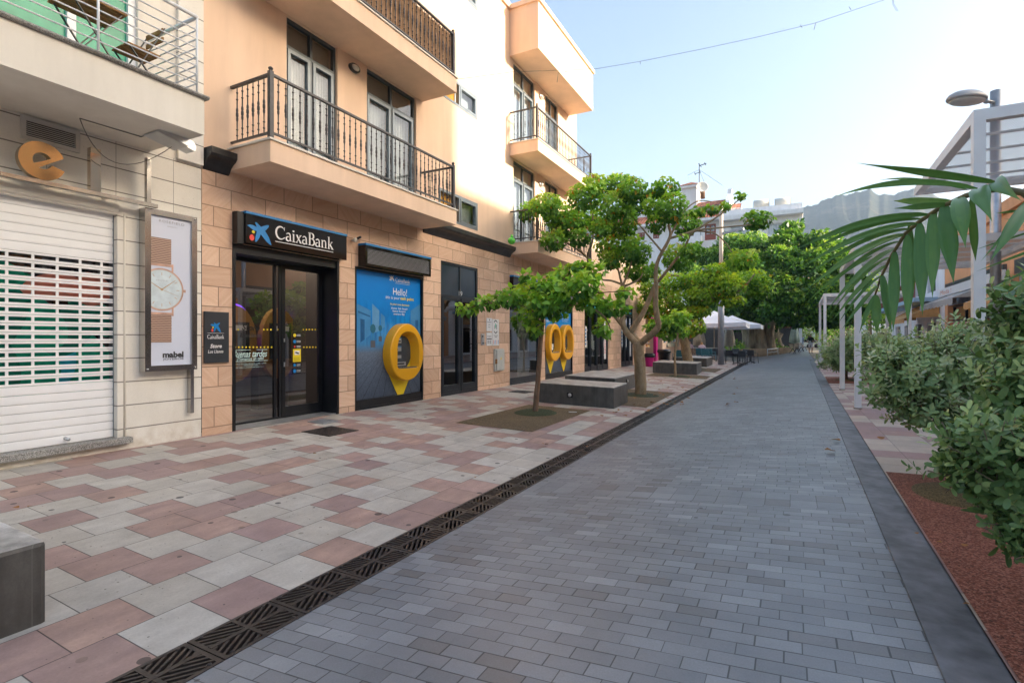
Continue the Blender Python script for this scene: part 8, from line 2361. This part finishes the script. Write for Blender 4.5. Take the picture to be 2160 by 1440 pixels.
SJ = [(0, 0, 0.55), (0, 0.03, 0.78), (0, 0.0, 1.02), (0, -0.03, 1.14), (0, -0.06, 1.24), (0, -0.065, 1.34), (0.18, 0.0, 1.03), (0.25, -0.06, 0.78), (0.17, -0.30, 0.77), (0.10, -0.38, 0.79), (-0.18, 0.0, 1.03), (-0.25, -0.05, 0.78), (-0.16, -0.28, 0.78), (-0.08, -0.36, 0.80),
      (0.10, -0.06, 0.52), (0.11, -0.44, 0.50), (0.11, -0.46, 0.09), (0.11, -0.60, 0.04), (-0.10, -0.06, 0.52), (-0.11, -0.44, 0.50), (-0.11, -0.46, 0.09), (-0.11, -0.60, 0.04)]
def cs(hz_):
    def f(c):
        if c.z > 1.30 or (c.z > 1.15 and c.y > -0.02): return 3
        if c.z > 1.12: return 0
        if c.z > 0.60 and c.y > -0.18: return 1
        if c.z > 0.44 and abs(c.x) < 0.2 and c.z < 0.64: return 2
        return 0 if c.z > 0.08 else 4
    return f
for (px, Y, rz, lab, mp) in ((1480.5, 38.4, 180, 'person with fair hair in a pale pink top seated with back to the street', lambda m: [m[0], M['cloth_pink'], M['cloth_blue'], M['hair_fair'], m[4]]), (1455, 40.5, 20, 'person in a pale pink top seated facing the street under the parasol', lambda m: [m[0], M['cloth_pink'], m[1], m[3], m[4]])):
    x = onY(px, 750, Y).x
    person(lab, SJ, WR, WE, (x, Y, gz(x, Y)), R(rz), (cs(0), mp))
    o = copy_tree(cm['teal']); o.location = (x, Y + (0.02 if rz == 20 else -0.02), gz(x, Y)); o.rotation_euler = (0, 0, R(rz)); o['label'] = 'teal terrace chair taken by the %s' % ('fair-haired seated person' if rz == 180 else 'seated person facing the street')

# ------------------------------------------------------------------ laurel's stone kerb wall, bike rack, benches, cafe awning
t = thing('stone_wall', 'low sandstone wall curving round the foot of the laurel tree', 'wall', (0, 56, 0))
m = MB()
wp = [onY(1560, 740, 50), onY(1590, 740, 53), onY(1625, 740, 57), onY(1655, 740, 62), onY(1673, 740, 68)]
for a, b in zip(wp[:-1], wp[1:]):
    a = Vector((a.x, a.y, 0.18)); b = Vector((b.x, b.y, 0.18)); m.bar(a, b + (b - a).normalized() * 0.08, 0.4, 0.75)
m.build('wall_block', M['sandblock'], t)
t = thing('planted_bank', 'earth bank with low green plants behind the sandstone wall', 'plants', (-5, 60, 0.3))
m = MB(); m.add([(wp[0].x - 4, 54, 0.3), (wp[0].x, wp[0].y + 0.2, 0.3), (wp[2].x, wp[2].y + 0.2, 0.35), (wp[4].x, wp[4].y + 0.2, 0.35), (wp[4].x - 5, 74, 0.35), (-14, 74, 0.35)], [(0, 1, 2, 3, 4, 5)]); m.build('soil', M['earth'], t)
cl2 = []
for (x, y, rx, ry, Y) in ((1547, 727, 22, 12, 56), (1632, 728, 14, 12, 60), (1555, 735, 20, 8, 53), (1660, 735, 12, 4, 66), (1640, 736, 14, 5, 62)):
    c = onY(x, y, Y); k = (-S_ * c.x + C_ * c.y) / FOC; cl2.append(((c.x, c.y, c.z), (rx * k, rx * k, ry * k)))
C, O, K = clump_points(cl2, 90, 0.3); D, Nn = leaf_dirs(O, 0.0); leaves('foliage', M['leaf_fic'], t, C, D, Nn, 0.32 * nrg.uniform(0.6, 1.2, len(C)), nrg.uniform(0.2, 0.9, len(C)), T_KITE)
t = thing('dead_trunk', 'pale bare twisted tree trunk beside the laurel under the red awning', 'tree trunk', onY(1645, 740, 64))
m = MB(); c = onY(1645, 745, 64)
m.tube([c, c + Vector((-0.2, 0, 0.8)), c + Vector((-0.5, 0, 1.9)), c + Vector((-0.4, 0, 2.7))], [0.8, 0.45, 0.55, 0.3], 10, wob=0.2); m.tube([c + Vector((-0.3, 0, 1.4)), c + Vector((0.2, 0, 2.2))], [0.3, 0.2], 8); m.tube([c + Vector((0.7, 0, -0.1)), c + Vector((-0.1, 0, 1.0))], [0.35, 0.3], 8, wob=0.2)
m.build('trunk', M['bark_laurel'], t)
t = thing('bike_rack', 'low white tubular bicycle rack in front of the sandstone wall', 'bike rack', onG(1630, 749))
m = MB(); a = onG(1619, 750.5); b = onG(1641, 747.5)
m.tube([a, a + Vector((0, 0, 0.62)), b + Vector((0, 0, 0.62)), b], 0.045, 8); m.tube([a + Vector((0, 0, 0.3)), b + Vector((0, 0, 0.3))], 0.03, 6)
for k in range(1, 7): p = a.lerp(b, k / 7); m.tube([p + Vector((0, 0, 0.3)), p + Vector((0.1, -0.25, 0.5)), p + Vector((0, 0, 0.62))], 0.025, 6)
m.build('frame', M['white_paint'], t)
def park_bench(px, Y, rot, lab):
    x = onY(px, 740, Y).x; g = gz(x, Y)
    t = thing('park_bench', lab, 'bench', (0, 0, 0), 'wooden park benches beyond the laurel')
    m = MB()
    for k in range(5): m.box(-0.8, 0.8, -0.25 + 0.1 * k, -0.17 + 0.1 * k, 0.44, 0.47)
    m.build('seat', M['bench_wood'], t)
    m = MB()
    for k in range(4): m.box(-0.8, 0.8, 0.26 + 0.03 * k, 0.285 + 0.03 * k, 0.52 + 0.1 * k, 0.60 + 0.1 * k)
    m.build('backrest', M['bench_wood'], t)
    for sx in (-0.65, 0.65):
        m = MB(); m.bar((sx, -0.25, 0), (sx, 0.0, 0.44), 0.05); m.bar((sx, 0.32, 0), (sx, 0.05, 0.44), 0.05); m.bar((sx, 0.24, 0.44), (sx, 0.38, 0.92), 0.05); m.build('leg', M['iron'], t)
    t.location = (x, Y, g); t.rotation_euler = (0, 0, R(rot)); return t
park_bench(1677, 58.5, 75, 'wooden park bench nearest the camera beyond the laurel'); park_bench(1687, 63, 75, 'wooden park bench in the middle of three beyond the laurel'); park_bench(1694, 68, 75, 'wooden park bench farthest of three beyond the laurel')
t = thing('cafe_awning', 'wine red cafe awning with white letters behind the laurel trunk', 'awning', (onY(1650, 690, 74).x, 74, 3))
a = onY(1626, 693, 73.0); b = onY(1675, 691, 73.0); z0, z1 = onY(1650, 691.5, 73).z, onY(1650, 681, 73).z
m = MB(); m.add([(a.x, 73, z0), (b.x, 73, z0), (b.x, 73, z0 + 0.45), (a.x, 73, z0 + 0.45), (b.x, 75.5, z1 + 0.5), (a.x, 75.5, z1 + 0.5)], [(0, 1, 2, 3), (3, 2, 4, 5)]); m.build('canopy', M['wine'], t)
m = MB(); letter(m, 'Bar   Cafeteria', lambda u, v, tt: Vector((u, 72.99, v)), a.x + 0.4, b.x - 1.0, z0 + 0.24, 0.22); m.build('awning_print', M['white_print'], t)
t = thing('cafe_awning', 'wine red awning edge under the white parasols left of the laurel trunk', 'awning', (onY(1550, 690, 73).x, 74, 3))
a = onY(1490, 696, 73.0); b = onY(1573, 692, 73.0); m = MB(); m.box(a.x, b.x, 72.9, 75.5, b.z, b.z + 0.5); m.build('canopy', M['wine'], t)
# parked cars and pale trees at the end of the street
def car(px, Y, mat, lab):
    x = onY(px, 730, Y).x
    t = thing('parked_car', lab, 'car', (x, Y, 0.0), 'parked cars at the end of the street')
    m = MB(); pr = [(-2.0, 0.35), (-2.0, 0.75), (-1.2, 0.9), (-0.7, 1.4), (0.9, 1.42), (1.5, 0.95), (2.0, 0.85), (2.0, 0.35)]
    m.prism(pr, lambda u, v, tt: Vector((x + u, Y + tt, v)), -0.85, 0.85); m.build('body', mat, t)
    m = MB(); m.prism([(-1.05, 0.92), (-0.68, 1.34), (0.86, 1.36), (1.3, 0.95)], lambda u, v, tt: Vector((x + u, Y + tt, v)), -0.86, -0.852); m.build('side_window', M['black_gloss'], t)
    for dx in (-1.25, 1.25):
        m = MB(); m.tube([(x + dx, Y - 0.88, 0.33), (x + dx, Y - 0.65, 0.33)], 0.33, 14); m.build('wheel', M['black'], t)
car(1688, 100, M['white_paint'], 'white parked car at the end of the street, left of two'); car(1704, 104, M['galv'], 'silver parked car at the end of the street, right of two')
def blob_tree(lab, x, Y, z, r, mat, n=1500, s=0.45, group='pale trees at the end of the street'):
    t = thing('street_tree', lab, 'tree', (x, Y, 0), group)
    m = MB(); m.tube([(x, Y, -0.2), (x, Y, z)], [0.3, 0.15], 8); m.build('trunk', M['bark_pale'], t)
    cl = [((x + rs.uniform(-1, 1) * r * 0.6, Y + rs.uniform(-1, 1) * r * 0.5, z + rs.uniform(-0.6, 0.8) * r * 0.7), (r * 0.5, r * 0.5, r * 0.42)) for _ in range(9)]
    C, O, K = clump_points(cl, n / 9 / (3 * (r * 0.48) ** 2), 0.5); D, Nn = leaf_dirs(O, 0.2)
    leaves('crown', mat, t, C, D, Nn, s * nrg.uniform(0.6, 1.2, len(C)), np.clip(0.5 + 0.3 * O[:, 2] + nrg.normal(size=len(C)) * 0.15, 0, 1), T_KITE)  # upper leaves toned lighter, light from above painted in
for (px, Y, z, r, mt, lab) in ((1655, 84, 2.6, 2.6, 'leaf_fic', 'dark green tree behind the closed green parasol'), (1690, 118, 4.6, 4.5, 'leaf_pale', 'sunlit pale tree at the end of the street, left of the walking person'), (1722, 122, 5.0, 5.0, 'leaf_pale', 'sunlit pale tree at the end of the street, behind the walking person'), (1760, 95, 3.0, 3.6, 'leaf_fic', 'dark tree low behind the farthest pergola'), (1735, 130, 6.5, 5.5, 'leaf_pale', 'tall pale tree between laurel crown and farthest pergola'),
                           (1790, 88, 6.5, 5.0, 'leaf_fic', 'bright tree behind the pergola, right of the laurel crown'), (1835, 80, 4.5, 4.0, 'leaf_fic', 'bushy tree rising behind the middle pergola')):
    blob_tree(lab, onY(px, 715, Y).x, Y, z, r, M[mt])
# far houses closing the view
for i, (pa, pb, Y, h, mt, lab) in enumerate(((1690, 1745, 150, 8, 'hotel_white', 'far white house closing the street'), (1745, 1830, 140, 7, 'peach', 'far peach house beyond the pergolas'), (1560, 1690, 165, 9, 'cream_plaster', 'far cream house behind the hotel'), (1830, 2010, 120, 6, 'hotel_white', 'far white house low on the right behind the palm frond'))):
    a, b = onY(pa, 700, Y).x, onY(pb, 700, Y).x
    t = thing('far_house', lab, 'house', ((a + b) / 2, Y, 0))
    m = MB(); m.box(a, b, Y, Y + 12, -0.4, h); m.build('wall', M[mt], t)
    m = MB(); m.box(a - 0.3, b + 0.3, Y - 0.3, Y + 12.3, h + 0.003, h + 0.4); m.build('roof', M['terracotta'], t)
    n = max(2, int((b - a) / 4))
    for k in range(n):
        for z in (1.2, 4.4):
            if z + 1.6 > h: continue
            u = a + (b - a) * (k + 0.35) / n; m = MB(); m.box(u, u + 1.3, Y - 0.06, Y - 0.003, z, z + 1.6); m.build('window', M['black_gloss'], t)
# litter: fallen leaves, paper strip
M['dry_leaf'] = leafmat("dry_fallen_leaf", (0.16, 0.06, 0.015), (0.33, 0.15, 0.04), (0.48, 0.32, 0.12), 0.1, 0.7)
lf = [(1235, 944), (1150, 940), (1330, 870), (1361, 862), (1378, 835), (1398, 853), (1410, 830), (1425, 848), (1440, 820), (1388, 822), (1449, 841), (1340, 856), (1368, 870), (1372, 851), (1406, 842), (1450, 825), (1466, 815), (1481, 822), (1380, 815), (1490, 805), (1502, 796), (1516, 790), (1528, 783), (1480, 796), (1468, 800), (1520, 799), (1450, 805), (1430, 810), (1552, 800), (1440, 855), (1476, 818), (1300, 872), (1410, 818), (1395, 806), (1322, 880), (1270, 880), (1308, 866), (1500, 812), (1540, 780), (1545, 788), (1860, 930), (1772, 933), (1757, 955), (1930, 1050), (1988, 1152), (2035, 1160), (2048, 1285), (1936, 1133), (40, 1076), (58, 1074), (660, 960), (1005, 1010)]
lf += [(rs.uniform(1300, 1560), rs.uniform(772, 870)) for _ in range(34)]
pr_ = None
for i, (x, y) in enumerate(lf):
    q = onG(x, y)
    if q.x < -7.6: continue
    if pr_ is None:
        t0_ = thing('x', None, None); C = np.zeros((1, 3)); pr_ = leaves('fallen_leaf', M['dry_leaf'], t0_, C, np.array([[0.0, 1, 0.25]]), np.array([[0, 0, 1.0]]), np.array([1.0]), np.array([0.5]), T_LOBED)
        pr_.parent = None; bpy.data.objects.remove(t0_)
        o = pr_
    else:
        o = pr_.copy(); COL.objects.link(o)
    sz = rs.uniform(0.07, 0.13) if q.y > 7 else rs.uniform(0.03, 0.05)
    o.scale = (sz, sz, sz); o.location = (q.x, q.y, q.z + 0.014 + 0.012); o.rotation_euler = (rs.uniform(-0.2, 0.2), rs.uniform(-0.2, 0.2), rs.uniform(0, 6.28))
    tag(o, 'small dry fallen leaf lying on the paving under the trees', 'leaf', 'fallen leaves on the paving')
q = onG(1208, 870); m = MB(); m.box(-0.085, 0.085, -0.02, 0.02, 0, 0.012); o = m.build('paper_strip', M['white_print']); o.location = (q.x, q.y, q.z + 0.01); o.rotation_euler = (0, R(2), R(38)); tag(o, 'rolled white paper strip lying on the first brown bed', 'paper')
t = thing('green_bag', 'bright green plastic bag on the far balcony corner above the gutter', 'bag', onX(1078, 512, -6.9))
m = MB(); c = onX(1079, 508, -6.85); m.ball((c.x, c.y, c.z), 0.10, 0.13, 0.10); m.ball((c.x, c.y + 0.02, c.z + 0.12), 0.035, 0.06, 0.06); m.build('bag_body', M['leaf_bag'], t)

# ------------------------------------------------------------------ mountain ridge and the air in front of it
def ridge(name, pts, Yd, base, mat, seed, rough=0.025):
    # pts: skyline; the slope runs down towards the viewer with spurs and gullies
    nx, ny = 220, 60
    r2 = np.random.default_rng(seed)
    xs = np.linspace(pts[0][0], pts[-1][0], nx)
    top = np.interp(xs, [p[0] for p in pts], [p[1] for p in pts])
    for f, a in ((9, 2.2), (23, 1.4), (51, 1.0), (110, 0.7)): top = top + a * np.sin(xs * f / 120 + r2.uniform(0, 6))
    W_ = [(r2.normal(size=2) * f, r2.uniform(0, 6), 1.0 / f ** 0.9) for f in (1.5, 2.2, 3.3, 5, 7, 10, 14, 20, 28) for _ in range(3)]
    vs = []
    for j in range(ny):
        s = j / (ny - 1)
        for i in range(nx):
            Y = Yd * (1 - 0.62 * s)
            p = onY(xs[i], top[i], Yd)
            u_ = (xs[i] - 1700) / 260.0
            fb = sum(a * (1 - 2 * abs(math.sin(w[0] * u_ + w[1] * s * 1.2 + q_))) for w, q_, a in W_)
            x = p.x * (1 - 0.55 * s) + fb * 6 * min(1, s * 4); z = p.z * (1 - s) ** 1.1 + base * s + fb * p.z * rough * min(1, s * 5)
            vs.append((x, Y + fb * Yd * 0.012 * min(1, s * 5), max(z, base)))
    m = MB(); m.add(vs, [(j * nx + i, (j + 1) * nx + i, (j + 1) * nx + i + 1, j * nx + i + 1) for j in range(ny - 1) for i in range(nx - 1)], 0, True)
    # back slope so that it is a solid hill
    vb = [(v[0], v[1], v[2]) for v in vs[:nx]] + [(v[0] * 1.08, v[1] * 1.35, base) for v in vs[:nx]]
    m.add(vb, [(i, i + 1, nx + i + 1, nx + i) for i in range(nx - 1)], 0, True)
    o = m.build(name, mat); tag(o, None, None, None, 'structure'); fixn(o); return o
def mount_mat():
    t = NT("forested_rock"); pos = t.pos()
    a = t.noise(pos, 0.010, 6.0, 0.65); b = t.noise(pos, 0.06, 5.0, 0.7)
    col = t.ramp(t.ma('ADD', t.ma('MULTIPLY', a, 0.6), t.ma('MULTIPLY', b, 0.4)), [(0.36, (0.012, 0.022, 0.014)), (0.52, (0.035, 0.042, 0.030)), (0.62, (0.11, 0.095, 0.075))])
    t.pbr(col, 0.95, 0.0, None, 0.1); return t.m
M['mount'] = mount_mat()
sky_pts = [(1400, 470), (1450, 460), (1600, 448), (1660, 440), (1700, 436), (1740, 422), (1775, 412), (1810, 403), (1835, 401), (1850, 412), (1885, 408), (1925, 400), (1960, 405), (2010, 428), (2100, 450), (2300, 490), (2420, 540)]
ridge('mountain', sky_pts, 1400, -0.9, M['mount'], 5)
h = NT("thin_haze"); pv_ = h.n("ShaderNodeVolumePrincipled"); pv_.inputs['Color'].default_value = (0.58, 0.76, 1.0, 1); pv_.inputs['Density'].default_value = 0.00026; pv_.inputs['Anisotropy'].default_value = 0.0
h.l(pv_.outputs[0], h.out.inputs['Volume'])
m = MB(); m.box(-560, 740, -170, 2000, -1.9, 480); o = m.build('haze', h.m); tag(o, None, None, None, 'stuff')
